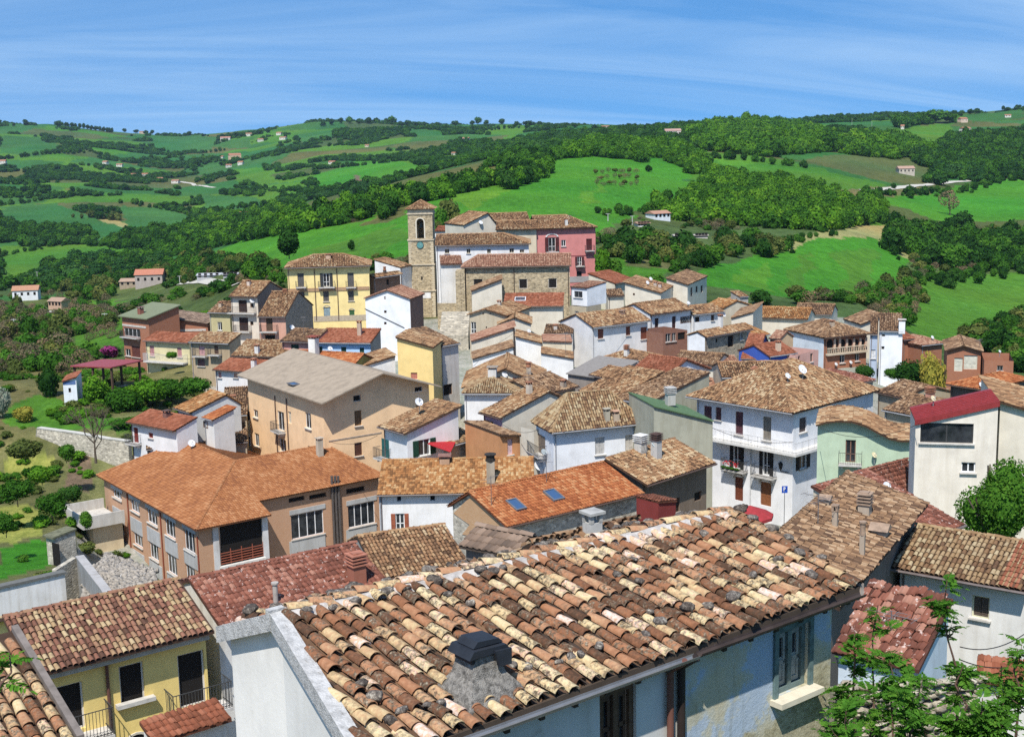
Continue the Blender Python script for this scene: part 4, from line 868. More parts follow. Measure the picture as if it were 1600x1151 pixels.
# ================================================================== big orange roof with two roof windows
H('bigorange', 'brick and rubble house with large orange tile roof and two blue roof windows', B((792, 823), (1006, 770), 83, top=(860,740), dp=12, roof='gu', rf=0.62, pitch=0.36, zb=-37, oh=(0.25, .2, .3, .3)), STNL, 'orange', style='m', seed=33, jit=.7)
skylight('bigorange', 865, 775, 1.0, 1.3); skylight('bigorange', 806, 790, .9, 1.3)
s, rt = HOUSES['bigorange']; O, T, N, L, off = s.frame('l'); O = O.copy(); O[2] = 0
zt = s.ze - 0.2; m_ = s.rf * s.d - off; brk = MB()                                        # brick filling of the gable, above the rubble
poly = [O + T * 0.3 + (0, 0, zt - 1.0), O + T * 5.0 + (0, 0, zt - 1.6), O + T * (L - 2) + (0, 0, zt - .7), O + T * (L - .1) + (0, 0, zt - .3), O + T * m_ + (0, 0, s.ze + s.H - .3), O + T * .2 + (0, 0, zt)]
brk.prism(poly, N * 0.04); brk.build('brick_infill', brick((0.52, 0.28, 0.13), (0.58, 0.36, 0.20), (.5, .38, .25)), rt)
H('dkbrown', 'small dormer-like roof of dark wavy tiles behind the front roof ridge', B((717, 852), (806, 869), 51, at='A', top=(780,828), roof='gu', pitch=.4, rf=.55, zb=-28, oh=(.15, .1, .2, .2)), pl((.16, .14, .13), .3), 'greyb', jit=.2, style='m', seed=35, m=1.3)
H('ochrelow', 'low outbuilding with tan tile roof below the rubble gable', B((592, 905), (735, 884), 66, at='A', dp=7, roof='gu', pitch=.28, rf=.6, zb=-32, oh=(.1, .1, .15, .2)), pl(GREYP, .4), 'old', seed=36)

# ================================================================== centre
H('tealshut', 'white house with teal shutters below the peach house', B((590, 666), (632, 678), 118, C=722, roof='sv', pitch=.25, zb=-38, oh=(.3, .3, .35, .2)), pl(WHITE, .15), 'old', seed=37,
  ops=[('f', 597, 686, 608, 714, 's', dict(c=TEAL, bal=.3)), ('r', 654, 686, 672, 711, 'o', dict(c=(.015, .06, .035)))])
H('yelltiles', 'low house with straw-coloured tiles between teal-shuttered and pink houses', B((702, 697), (749, 684), 117, top=(733,636), roof='sv', pitch=.28, zb=-37, oh=(.1, .1, .2, .2)), pl(BEIGE, .3), 'lichen', seed=38)
H('pink', 'narrow pink house with tall grey doors and cream gable side', B((748, 644), (781, 653), 120, C=905, roof='gu', pitch=.30, rf=.62, zb=-38, oh=(.2, .25, .3, .3)), pl((.66, .44, .50), .12), 'old', seed=39,
  ops=[('f', 758, 657, 771, 697, 'w', dict(c2=(.42, .36, .31)))])
s, rt = HOUSES['pink']; O, T, N, L, off = s.frame('r'); mb = MB(); m_ = s.rf * s.d - off; O = O.copy(); O[2] = 0
mb.prism([O + T * 0.02 + (0, 0, s.ze - 6), O + T * (L - .02) + (0, 0, s.ze - 6), O + T * (L - .02) + (0, 0, s.ze + s.hfun('r', L + off) - .16), O + T * m_ + (0, 0, s.ze + s.H - .16), O + T * .02 + (0, 0, s.ze + s.hfun('r', off) - .16)], N * .03); mb.build('side_render_or_shade', pl(CREAM2, .15), rt)
H('orangeannex', 'orange-walled annex with brown eave beside the pink house', B((783, 671), (816, 680), 112, dp=7, roof='sr', hd=60, pitch=.1, H=.3, zb=-38, oh=(.05, .05, .25, .2)), pl((.56, .27, .12), .15), 'brown', seed=40, ops=[('f', 793, 686, 801, 710, 's', dict(c=(.7, .5, .5)))])
H('creamannex', 'cream wall block with brick-red parapet left of the white hipped house', B((814, 664), (834, 669), 113, dp=6, roof='flat', zb=-38, oh=(0, 0, 0, 0)), pl(CREAM2, .15), None)
H('whitehip', 'white house with ribbed brown hipped roof and a big satellite dish', B((862, 676), (1010, 661), 108, C=830, roof='hip', H=2.7, zb=-38, oh=(.35, .3, .4, .3)), pl((.78, .79, .81), .12), 'lichen', seed=41, m=1.05,
  ops=[('f', 930, 683, 945, 710, 's', dict(c=(.55, .53, .50))), ('f', 977, 679, 992, 706, 's', dict(c=(.58, .53, .46))), ('l', 838, 679, 852, 707, 's', dict(c=(.22, .17, .13), bal=.4))])
chimney('whitehip', 948, 655, .45, .7, (.4, .36, .28), 'slab', (.4, .36, .28)); chimney('whitehip', 962, 655, .5, .5, (.5, .4, .3), 'slab', (.5, .3, .2))
H('brownwide', 'house with walls tinted dark for eave shade under a broad weathered tile roof beside the red terrace', B((1011, 758), (1119, 723), 91, top=(985,705), dp=9.5, roof='gu', rf=.8, pitch=.34, zb=-36, oh=(.3, .3, .5, .3)), pl((.20, .15, .11), .4), 'old', seed=42, ops=[('f', 1052, 778, 1062, 800, 's', dict(c=(.05, .03, .02))), ('f', 1085, 768, 1096, 782, 'k')])  # grey plaster colour darkened to carry the deep eave shade
chimney('brownwide', 935, 724, .6, 1.1, (.5, .48, .45), 'rings', (.10, .06, .05)); chimney('brownwide', 1001, 706, .7, .8, (.62, .6, .55), 'rings', (.72, .70, .66))
H('redterrace', 'low dark red building with clay parapet below the weathered roof', B((1030, 790), (1058, 780), 86, dp=2.2, roof='sr', hd=48, H=.3, zb=-36, oh=(.02, .02, .1, .1)), pl((.20, .035, .03), .2), 'red', style='m', seed=43)
H('greenbox', 'tall blank grey-green house with sloping green metal roof', B((1022, 634), (1116, 657), 106, hd=76, dp=6.5, roof='sr', zb=-38, oh=(.05, .05, .15, .1)), pl(GRNB, .3), None, thk=.1)
s, rt = HOUSES['greenbox']; mb = MB()
for poly, i, j in s.planes(): mb.prism([s.Wp(u, v, s.ze + h) for u, v, h in poly], (0, 0, -.1))
mb.build('roof', plain('green_sheet', (.10, .17, .075), .8, .15), rt); chimney('greenbox', 1017, 634, .7, .6, (.5, .48, .45), 'rings', (.5, .48, .45))

# ================================================================== big white corner house
H('bigwhite', 'large white corner house with wraparound balcony and hipped tile roof', B((1072, 619), (1238, 646), 0, ze=float(P(1238, 646, 114)[2]), C=1376, roof='hip', pitch=.52, zb=-36.5, oh=(.5, .55, .75, .4)), pl((.80, .80, .81), .10), 'old', seed=44, jit=1.2,
  ops=[('f', 1100, 634, 1112, 656, 's', dict(c=(.12, .05, .06))), ('f', 1118, 636, 1127, 656, 's', dict(c=(.14, .06, .06))), ('f', 1149, 643, 1161, 679, 's', dict(c=(.12, .05, .06))), ('f', 1192, 651, 1205, 688, 's', dict(c=(.25, .22, .18))),
       ('f', 1146, 695, 1157, 732, 'o', dict(c=(.02, .018, .018), bal=.9)), ('f', 1192, 702, 1203, 742, 'o', dict(c=(.02, .018, .018), bal=.8)), ('f', 1148, 745, 1161, 782, 'a', dict(c=(.17, .05, .025))), ('f', 1188, 753, 1205, 790, 'a', dict(c=(.26, .10, .04))),
       ('r', 1249, 652, 1260, 675, 's', dict(c=(.12, .09, .08))), ('r', 1316, 641, 1328, 656, 's', dict(c=(.16, .08, .05))), ('r', 1336, 637, 1349, 652, 's', dict(c=(.07, .04, .03))), ('r', 1249, 706, 1260, 732, 'o', dict(c=(.02, .018, .018)))])
s, rt = HOUSES['bigwhite']; zf = s.on_face('f', 1180, 692)[1]; lf, rf_, ff, bf = s.oh
mb = MB(); t0 = s.on_face('f', 1116, 674)[0] + lf; mb.box(s.Wp(t0, ff - 1.15, zf - .28), s.e * (s.w - rf_ - t0 + 1.1), s.n * 1.14, (0, 0, .22)); t1 = s.on_face('r', 1278, 687)[0]; mb.box(s.Wp(s.w - rf_ + .003, ff, zf - .28), s.e * 1.1, s.n * t1, (0, 0, .22)); bo = mb.build('balcony', pl(WHITE2, .3), rt)
mb = MB()
for a, b in (((t0, ff - 1.1), (s.w - rf_ + 1.05, ff - 1.1)), ((s.w - rf_ + 1.05, ff - 1.1), (s.w - rf_ + 1.05, ff + t1))):
    A_, B_ = s.Wp(a[0], a[1], zf), s.Wp(b[0], b[1], zf); n = int(np.linalg.norm(B_ - A_) / .9)
    for h_ in (.08, .95): mb.tube(A_ + (0, 0, h_), B_ + (0, 0, h_), .016, 5)
    n = int(np.linalg.norm(B_ - A_) / .16)
    for i in range(n + 1): q = A_ + (B_ - A_) * i / n; mb.tube(q - (0, 0, .06), q + (0, 0, .97), .009 if i % 6 else .018, 4)
mb.build('railing', plain('grey_iron', (.34, .34, .34), .5), rt, bo)
downpipe('bigwhite', 'f', 1174, 690, 790, (.5, .5, .5), .05)
ub = B((1134, 596), (1160, 600), 0, ze=s.ze + 1.25, C=1207, dp=7, roof='sv', pitch=.10, zb=s.ze - .2, oh=(.15, .2, .3, .2)); house('attic', 'x', 'x', 'x', ub, pl(WHITE2, .1), 'old', root=rt, wname='attic_wall', ops=[('f', 1142, 602, 1149, 616, 'w', dict(c2=(.3, .25, .2)))], seed=45)

H('mint', 'pale green house with curved sweeping roof edge and balcony door', B((1275, 664), (1431, 680), 102, dp=6, roof='prof', prof=[(0, 0), (.10, .28), (.22, .42), (.36, .40), (.50, .10), (.62, -.38), (.74, -.82), (.86, -1.0), (1, -.88)], hd=106, zb=-36, oh=(.1, .1, .45, .2)), pl(MINT, .12), 'old', seed=46,
  ops=[('f', 1321, 687, 1337, 722, 'w', dict(c2=(.22, .12, .08), bal=.5))])
H('maroon', 'cream concrete house with dark window band under a maroon metal roof', B((1430, 656), (1562, 626), 80, hd=102, dp=4.0, roof='sl', zb=-30, oh=(.05, .05, .12, .2)), pl((.78, .71, .60), .25), None,
  ops=[('f', 1438, 661, 1521, 692, 'w', dict(nm=2, c2=(.05, .05, .05))), ('f', 1502, 722, 1524, 738, 'w', dict(c2=(.8, .8, .78)))])
s, rt = HOUSES['maroon']; mb = MB()
for poly, i, j in s.planes():
    mb.prism([s.Wp(u, v, s.ze + h) for u, v, h in poly], (0, 0, -.12))
mb.box(s.Wp(-.02, -.05, s.ze - .35), s.e * (s.w + .04) + (0, 0, s.H), s.n * .04, (0, 0, .36))
ro = mb.build('roof', plain('maroon_sheet', (.26, .035, .035), .5, .12), rt)
mb = MB()
for i in range(int(s.d / .45)): u = .2 + i * .45; mb.box(s.Wp(0, u, s.ze + .003), s.n * .05, s.e * s.w + (0, 0, s.H), (0, 0, .05))
mb.build('roof_rib', plain('maroon_sheet', (.26, .035, .035), .5, .12), rt, ro)
H('creamright', 'tall cream house at the right edge with brown tile gable', B((1562, 627), (1690, 664), 79.6, hd=102, dp=9, roof='sr', zb=-30, oh=(.1, .1, .25, .2)), pl((.72, .65, .53), .25), 'old', seed=48)
0 and H('creamlow', 'lower cream front with small square window under the dark window band', B((1431, 716), (1640, 668), 79.2, dp=.6, roof='flat', zb=-31, oh=(0, 0, 0, 0)), pl((.62, .57, .48), .5), None, name='wall_extension', cat='house front', ops=[('f', 1502, 722, 1524, 738, 'w', dict(c2=(.8, .8, .78)))])
# ================================================================== right foreground roofs
H('speckle', 'long maroon roof with white-flecked tiles in front of the cream concrete house', B((1420, 850), (1507, 819), 64, at='B', top=(1400,720), dp=9.5, roof='sv', pitch=.30, zb=-31, oh=(.1, .1, .2, .1)), pl(CREAM, .3), 'maroon', style='m', seed=49)
H('speckle2', 'maroon tile slope with brick chimney below the pale green house', B((1332, 800), (1445, 768), 82, C=1276, roof='hip', hipf=(1, 0), H=2.0, zb=-33, oh=(.1, .1, .2, .1)), pl(CREAM, .3), 'maroon', style='m', seed=50)
H('bigbrown', 'widest weathered brown tile roof with several small chimneys', B((1312, 950), (1450, 787), 60, top=(1290,768), at='B', dp=13.5, roof='gu', rf=.82, pitch=.30, zb=-29, oh=(.2, .2, .4, .3)), pl((.16, .14, .12), .4), 'brown', seed=51, jit=1.5, m=.85)  # wall colour kept dark to stand for the shade below the eave
for x, y, w_, h_, cp in ((1351, 803, .5, .45, 'rings'), (1347, 868, .2, .9, 'cowl'), (1221, 822, .22, .5, 'slab'), (1375, 836, .6, .3, 'gable'), (1290, 788, .4, .3, 'gable')): chimney('bigbrown', x, y, w_, h_, (.42, .34, .26), cp, (.34, .24, .17))
H('righttiles', 'white house with lichen-spotted tile roof and patch of new red tiles', B((1392, 887), (1602, 924), 56, top=(1500,831), dp=7.5, roof='gu', pitch=.38, zb=-29, oh=(.2, .1, .5, .3)), pl((.74, .72, .68), .3), 'lichen', seed=52,
  ops=[('f', 1518, 931, 1546, 966, 's', dict(c=(.12, .09, .07), c2=(.62, .6, .42)))])
s, rt = HOUSES['righttiles']; acc = []; Nn = (0, 0, .035); place_tiles(acc, [s.Wp(u, v, s.ze + s.H * v / (s.rf * s.d)) + Nn for u, v in ((s.w * .80, 0), (s.w * .96, 0), (s.w * .96, s.rf * s.d), (s.w * .80, s.rf * s.d))], 0, 1, 'c', 1.0, 5, .6, 77); build_acc(acc, 'new_tiles', tilemat('red'), rt, [o for o in rt.o.children if o.name.startswith('roof')][0])
H('redflat', 'old house with broken red-brown flat tiles behind the bushes', B((1300, 1015), (1436, 1046), 37, top=(1400,918), dp=5.2, roof='sv', pitch=.46, zb=-23, oh=(.1, .1, .2, .1)), pl((.60, .68, .74), .3), 'maroon', style='m', seed=53, jit=2.2, m=1.1)
H('lowred', 'red roof corner showing at the right edge behind the branches', B((1525, 1062), (1660, 1078), 40, top=(1580,1032), roof='sv', pitch=.3, zb=-24, oh=(.1, .1, .2, .1)), pl(WHITE2, .4), 'red', style='m', seed=54)

# ================================================================== middle distance, centre
H('gabled', 'cream gabled house with white dish and small red shutter', B((721, 606), (853, 604), 148, dp=11, roof='gv', apex=(789, 576), zb=-38, oh=(.3, .3, .35, .3)), pl(CREAM2, .2), 'old', seed=55, ops=[('f', 801, 590, 813, 598, 's', dict(c=(.35, .12, .07)))])
H('conical', 'low house with small ribbed hipped roof in front of the cream gable', B((721, 615), (808, 615), 138, dp=6.5, roof='hip', pitch=.42, zb=-38, oh=(.25, .25, .3, .3)), pl(WHITE, .2), 'lichen', seed=56)
chimney('conical', 757, 626, .9, 1.1, (.62, .60, .56), 'slab', (.3, .25, .2))
H('mess1', 'rough brown roof with patched ridge right of the cream gable', B((848, 618), (905, 603), 138, dp=8, roof='gu', pitch=.3, zb=-38, oh=(.2, .2, .3, .3)), pl(BEIGE, .35), 'brown', seed=57, jit=1.7)
H('mess2', 'stone-fronted house with two tiny windows above the ribbed hipped roof', B((903, 610), (960, 622), 132, dp=7, roof='sv', pitch=.25, zb=-38, oh=(.1, .1, .15, .1)), stone((.50, .46, .40), 3.5), 'old', seed=58, ops=[('f', 906, 610, 910, 614, 'k'), ('f', 915, 613, 919, 617, 'k')], jit=1.7)
H('mess3', 'long brown roof running behind the grey-green house', B((960, 622), (1010, 632), 126, dp=9, roof='sv', pitch=.22, zb=-38, oh=(.1, .1, .15, .1)), pl(GRNB, .4), 'brown', seed=59, jit=1.7)
H('redgable', 'white gabled house with bright red tile roof in the middle', B((973, 588), (1033, 596), 134, C=1112, roof='gu', pitch=.36, zb=-38, oh=(.15, .2, .35, .3)), pl((.78, .78, .80), .12), 'red', seed=60, ops=[('f', 977, 591, 983, 597, 'k'), ('f', 992, 593, 999, 599, 'k'), ('r', 1084, 585, 1088, 593, 's', dict(c=TEAL))])
H('gapa', 'small brown-roofed house squeezed below the brick terrace building', B((1048, 566), (1118, 571), 152, dp=6, roof='gu', pitch=.3, zb=-37, oh=(.1, .1, .25, .2)), pl(CREAM2, .2), 'brown', seed=231)
H('gapb', 'little cream house with pinkish roof right below the stone-fronted house', B((1112, 574), (1160, 571), 150, dp=5, roof='gu', pitch=.3, zb=-37, oh=(.1, .1, .25, .2)), pl(CREAM2, .2), 'pinkb', seed=232)
H('greyroof', 'low house with smooth grey sheet roof left of the red-roofed house', B((884, 583), (948, 592), 150, top=(950,557), dp=12, roof='sv', pitch=.22, zb=-36, oh=(.1, .1, .2, .2)), pl((.30, .26, .23), .3), None)
s, rt = HOUSES['greyroof']; mb = MB()
for poly, i, j in s.planes(): mb.prism([s.Wp(u, v, s.ze + h) for u, v, h in poly], (0, 0, -.1))
mb.build('roof', plain('grey_sheet', (.23, .21, .19), .8, .1), rt)
H('darkeave', 'dark-eaved low house with tan tiles next to the smooth grey roof', B((920, 585), (951, 592), 146, C=1012, roof='gu', pitch=.24, zb=-36, oh=(.3, .3, .4, .3)), pl((.26, .20, .17), .3), 'old', seed=61)
H('tanroof', 'small square tan tile roof below the brown-shuttered white house', B((936, 560), (1001, 566), 158, C=1035, roof='hip', pitch=.34, zb=-36, oh=(.25, .3, .3, .3)), pl((.40, .40, .40), .3), 'old', seed=62)
# stepped cream houses on the lane
H('step1', 'topmost cream gable of the stepped row under the stone house', B((777, 507), (831, 506), 186, dp=7, roof='gv', apex=(804, 496), zb=-33, oh=(.15, .15, .2, .2)), pl(CREAM2, .12), 'old', seed=63)
H('step2', 'cream stepped wall with a red-tiled edge left of the black pipe', B((736, 533), (804, 511), 178, hd=88, dp=6, roof='sl', zb=-36, oh=(.05, .05, .2, .1)), pl(CREAM2, .15), 'pinkb', seed=64)
H('step3', 'lowest white wall of the stepped row left of the black pipe', B((738, 561), (804, 541), 171, hd=88, dp=6, roof='sl', zb=-37, oh=(.05, .05, .2, .1)), pl(WHITE, .15), 'brown', seed=65, ops=[('f', 756, 568, 759, 577, 'k')])
H('step4', 'white stepped wall sloping down right of the black pipe', B((805, 525), (847, 536), 175, hd=92, dp=6, roof='sr', zb=-37, oh=(.05, .05, .2, .1)), pl(WHITE, .15), 'old', seed=66)
H('step5', 'plain cream box house with brown frame in the stepped row', B((848, 534), (894, 534), 172, hd=90, dp=6, roof='sr', H=.2, zb=-37, oh=(.02, .02, .15, .1)), pl((.68, .58, .42), .12), 'pinkb', seed=67)
H('step6', 'white lower wall with tile coping below the plain cream box', B((845, 551), (896, 560), 166, hd=92, dp=5, roof='sr', zb=-37, oh=(.02, .02, .15, .1)), pl(WHITE, .15), 'old', seed=68)
downpipe('step3', 'f', 803.5, 542, 565, (.05, .04, .04), .12); downpipe('step2', 'f', 803.2, 513, 545, (.05, .04, .04), .12)
H('skyl', 'white house with plain red-brown roof and white boxed skylight', B((786, 479), (880, 478), 200, top=(830,457), dp=7.5, roof='sv', pitch=.36, zb=-34, oh=(.1, .1, .3, .1)), pl(CREAM2, .12), 'red', style='m', seed=69)
skylight('skyl', 813, 468, 1.7, 1.3, (.8, .8, .8), (.06, .06, .07))
H('shedgab', 'cream gable wall with half-pitched roof against the church wall', B((736, 455), (785, 436), 205, hd=88, dp=6, roof='sl', zb=-34, oh=(.1, .1, .25, .1)), pl(CREAM2, .1), 'brown', seed=70)
H('beigegab', 'beige gabled house with white door on the stair lane', B((729, 492), (792, 494), 190, dp=10, roof='gv', apex=(758, 483), zb=-35, oh=(.3, .2, .25, .2)), pl((.52, .44, .32), .35), 'old', seed=71, ops=[('f', 736, 503, 744, 521, 'w'), ('f', 754, 489, 756, 491, 'k'), ('f', 765, 489, 767, 491, 'k'), ('f', 759, 510, 761, 513, 'k')])
H('whitebox', 'small white box house with one square window beside the church', B((891, 448), (917, 450), 204, dp=5, roof='sv', pitch=.1, zb=-26, oh=(.05, .05, .1, .1)), pl((.80, .80, .80), .08), 'pinkb', seed=72, ops=[('f', 897, 455, 910, 465, 'w', dict(c2=(.25, .25, .25)))])
H('whiteboxlow', 'beige lower house under the small white box', B((890, 476), (916, 478), 203, dp=4, roof='flat', zb=-35, oh=(0, 0, 0, 0)), pl(BEIGE, .35), None, ops=[('f', 898, 486, 904, 491, 'w')])
H('lowbrown', 'low brown roof with little white terrace in the stepped row', B((849, 521), (895, 521), 181, top=(870,506), dp=8, roof='sv', pitch=.25, zb=-36, oh=(.1, .1, .3, .1)), pl(WHITE2, .2), 'brown', seed=73, ops=[('f', 860, 525, 866, 531, 'k'), ('f', 872, 525, 880, 529, 'k')])
H('brownshut', 'white house with three pairs of brown shutters and tan roof', B((927, 512), (1017, 501), 178, top=(960,484), C=900, roof='gu', pitch=.36, zb=-36, oh=(.15, .2, .35, .2)), pl((.72, .70, .68), .12), 'old', seed=74,
  ops=[('f', 934, 514, 943, 529, 's', dict(c=(.22, .07, .04))), ('f', 978, 510, 985, 524, 's', dict(c=(.22, .07, .04))), ('f', 1001, 511, 1011, 530, 's', dict(c=(.22, .07, .04)))])
chimney('brownshut', 972, 491, .6, .3, (.3, .2, .15), 'slab', (.3, .2, .15))
H('loggia', 'white house with brown doors above a brick terrace', B((1018, 492), (1084, 483), 187, C=962, roof='gu', pitch=.33, zb=-36, oh=(.15, .2, .35, .2)), pl((.76, .76, .76), .12), 'old', seed=75,
  ops=[('f', 1023, 497, 1029, 515, 's', dict(c=(.07, .03, .03))), ('f', 1050, 494, 1056, 513, 's', dict(c=(.07, .03, .03))), ('f', 1063, 494, 1081, 504, 'k')])
H('brickterr', 'brick terrace building with dark windows between white houses', B((1036, 519), (1074, 514), 181, dp=5, roof='flat', zb=-36, oh=(0, 0, 0, 0)), BRKD, None, ops=[('f', 1040, 521, 1048, 534, 'w', dict(c2=(.5, .48, .45))), ('f', 1050, 520, 1056, 533, 'w', dict(c2=(.5, .48, .45))), ('f', 1059, 519, 1071, 531, 'k')])
H('creamtop', 'cream house with long sloping wall and two dishes on its roof', B((975, 441), (1033, 458), 214, hd=108, C=1052, roof='sr', zb=-34, oh=(.1, .1, .2, .2)), pl(CREAM2, .12), 'old', seed=76, ops=[('f', 989, 458, 992, 461, 'k')])
H('creamtop2', 'cream house with shaded grey side right of the two-dish roof', B((1040, 434), (1075, 445), 222, hd=112, C=1106, roof='sr', zb=-34, oh=(.1, .15, .2, .2)), pl(CREAM2, .12), 'brown', seed=77, ops=[('r', 1079, 449, 1082, 463, 'k'), ('r', 1087, 447, 1090, 457, 'k'), ('r', 1095, 446, 1098, 457, 'k')])
H('lowleft', 'low cream shed roof left of the two-dish house', B((950, 463), (976, 462), 212, top=(962,451), dp=6, roof='sv', pitch=.35, zb=-34, oh=(.1, .1, .2, .2)), pl(CREAM2, .12), 'brown', seed=78)
H('redback', 'small red roof peeping behind the two-dish house', B((962, 443), (996, 437), 228, dp=6, roof='sv', pitch=.25, zb=-33, oh=(.1, .1, .2, .2)), pl(CREAM2, .12), 'red', seed=79, style='m')
H('whiterow', 'low white row with dark doors and dish behind the stone-fronted house', B((1084, 492), (1133, 487), 192, dp=6, roof='gu', pitch=.30, zb=-36, oh=(.1, .1, .3, .2)), pl(WHITE, .12), 'old', seed=80, ops=[('f', 1086, 495, 1093, 503, 'k'), ('f', 1111, 492, 1116, 501, 's', dict(c=(.1, .06, .05)))])
H('orangetri', 'small orange-tiled lean-to right of the shaded cream house', B((1100, 478), (1130, 482), 205, top=(1112,465), dp=7, roof='gu', pitch=.3, zb=-35, oh=(.1, .1, .2, .2)), pl(CREAM, .2), 'ochre', seed=81)
H('limegab', 'pale lime gabled house at the edge of the green field', B((1118, 483), (1157, 478), 210, hd=92, dp=5, roof='gv', H=1.4, rf=.85, zb=-36, oh=(.1, .1, .2, .2)), pl((.55, .56, .34), .2), 'brown', seed=82)
H('greytower', 'narrow grey tower house at the edge of the green field', B((1156, 464), (1170, 463), 209, dp=3, roof='sv', pitch=.2, zb=-36, oh=(.05, .05, .1, .1)), pl((.42, .40, .36), .3), 'old', seed=83)
H('creamwedge', 'cream wedge-shaped house with grey slatted side', B((1142, 497), (1177, 487), 190, hd=108, C=1192, roof='sl', zb=-36, oh=(.05, .05, .15, .1)), pl(CREAM2, .12), 'brown', seed=84)
H('stonefront', 'stone-fronted house with white side wall and lean chimney', B((1105, 527), (1177, 514), 170, C=1073, roof='gu', pitch=.34, zb=-37, oh=(.15, .15, .35, .2)), STN, 'old', seed=85,
  ops=[('f', 1118, 529, 1121, 535, 'k'), ('f', 1137, 524, 1146, 542, 'k'), ('f', 1156, 519, 1161, 531, 'w'), ('f', 1167, 518, 1172, 530, 'w'), ('f', 1157, 542, 1160, 551, 'w'), ('f', 1163, 541, 1166, 549, 'w')])
s, rt = HOUSES['stonefront']; O, T, N, L, off = s.frame('l'); m_ = s.rf * s.d - off; O = O.copy(); O[2] = 0; mb = MB()
mb.prism([O + T * 0.02 + (0, 0, s.zb), O + T * (L - .02) + (0, 0, s.zb), O + T * (L - .02) + (0, 0, s.ze - .1), O + T * m_ + (0, 0, s.ze + s.H - .2), O + T * .02 + (0, 0, s.ze - .1)], N * .04); mb.build('side_render_or_shade', pl((.78, .78, .78), .15), rt)
O, T, N, L, off = s.frame('f'); O = O.copy(); O[2] = 0; t0 = s.on_face('f', 1154, 540)[0]; mb = MB()
mb.build if False else None
H('orangeroof', 'orange-ochre roof with peach wall behind the blue house', B((1178, 528), (1203, 522), 178, dp=8, roof='gu', pitch=.30, zb=-37, oh=(.1, .1, .3, .2)), pl((.62, .40, .24), .2), 'ochre', seed=86)
H('dormer', 'small peach gabled upper house behind the red roof', B((1201, 528), (1219, 530), 168, C=1241, roof='gu', pitch=.5, zb=-37, oh=(.1, .1, .15, .1)), pl((.64, .44, .26), .12), 'pinkb', seed=87)
H('blue1', 'bright blue hut with red-orange roof, left one of two', B((1157, 560), (1184, 561), 163, C=1204, roof='gu', pitch=.36, rf=.6, zb=-38, oh=(.1, .1, .2, .2)), pl(DBLUE, .1), 'red', seed=88, style='m', ops=[('f', 1166, 562, 1179, 568, 'k')])
H('blue2', 'blue-walled house with long red-orange roof, right one of two', B((1203, 557), (1246, 551), 160, dp=6, roof='gu', pitch=.36, zb=-38, oh=(.1, .1, .2, .2)), pl(DBLUE, .1), 'red', seed=89, style='m', ops=[('f', 1228, 559, 1233, 566, 'k')])
H('pinkflat', 'salmon pink house with flat terrace roof by the brick arcade house', B((1243, 553), (1279, 545), 161, dp=8, roof='flat', zb=-38, oh=(0, 0, 0, 0)), pl((.62, .36, .30), .15), None, ops=[('f', 1247, 556, 1250, 570, 's', dict(c=(.08, .05, .05))), ('f', 1266, 552, 1270, 565, 's', dict(c=(.2, .15, .12)))])
H('arcade', 'brick house with five arched loggia openings and wide brown hip roof', B((1288, 528), (1361, 521), 176, C=1224, roof='hip', pitch=.42, zb=-38, oh=(.35, .3, .4, .3)), BRK, 'brown', seed=90, ops=[('f', 1312, 554, 1320, 567, 'w', dict(c2=WHT)), ('f', 1336, 552, 1343, 564, 'w', dict(c2=WHT))])
s, rt = HOUSES['arcade']; O, T, N, L, off = s.frame('f'); O = O.copy(); O[2] = 0; mb = MB(); dk = MB()
for x0, x1 in ((1292, 1301), (1303.5, 1309), (1312, 1320), (1324, 1331), (1334, 1341), (1345, 1350)):
    t0, t1 = s.on_face('f', x0, 540)[0], s.on_face('f', x1, 540)[0]; z0 = s.on_face('f', (x0 + x1) / 2, 550.5)[1]; r_ = (t1 - t0) / 2; z1 = s.on_face('f', (x0 + x1) / 2, 530)[1] - r_; c = (t0 + t1) / 2
    dk.prism([O + T * (c + math.cos(a) * r_) + (0, 0, z1 + math.sin(a) * r_) + N * .004 for a in np.linspace(0, math.pi, 8)] + [O + T * t0 + (0, 0, z0) + N * .004, O + T * t1 + (0, 0, z0) + N * .004], N * .012)
    mb.box(O + T * (t1 + .12) + (0, 0, z0), T * .32, (0, 0, z1 - z0 + .5), N * .14)
dk.build('arch_opening', plain('dark_interior', (0.012, 0.010, 0.009), 0.9, 0.05), rt); mb.build('column', pl((.66, .48, .36), .2), rt)
ta, za = s.on_face('f', 1290, 551); tb = s.on_face('f', 1352, 547)[0]; mb = MB(); mb.box(O + T * ta + (0, 0, za - .4), T * (tb - ta), (0, 0, .25), N * .5)
for i in range(int((tb - ta) / .3)): mb.tube(O + T * (ta + i * .3 + .1) + N * .4 + (0, 0, za - .15), O + T * (ta + i * .3 + .1) + N * .4 + (0, 0, za + .55), .06, 5)
mb.box(O + T * ta + (0, 0, za + .55) + N * .3, T * (tb - ta), (0, 0, .1), N * .2); mb.build('balustrade', pl((.58, .48, .36), .3), rt)
O, T, N, L, off = s.frame('l'); O = O.copy(); O[2] = 0; mb = MB(); mb.box(O + (0, 0, s.zb) + T * .02, T * (L - .04), (0, 0, s.ze - s.zb - .16), N * .04); mb.build('side_render_or_shade', pl((.66, .72, .78), .1), rt)
H('bluegrey', 'narrow two-storey blue-grey house between arcade house and white house', B((1359, 522), (1372, 515), 172, hd=106, dp=6, roof='sv', pitch=.3, zb=-38, oh=(.05, .05, .2, .1)), pl((.40, .46, .56), .15), 'brown', seed=91, ops=[('f', 1361, 546, 1368, 560, 's', dict(c=(.7, .7, .7)))])
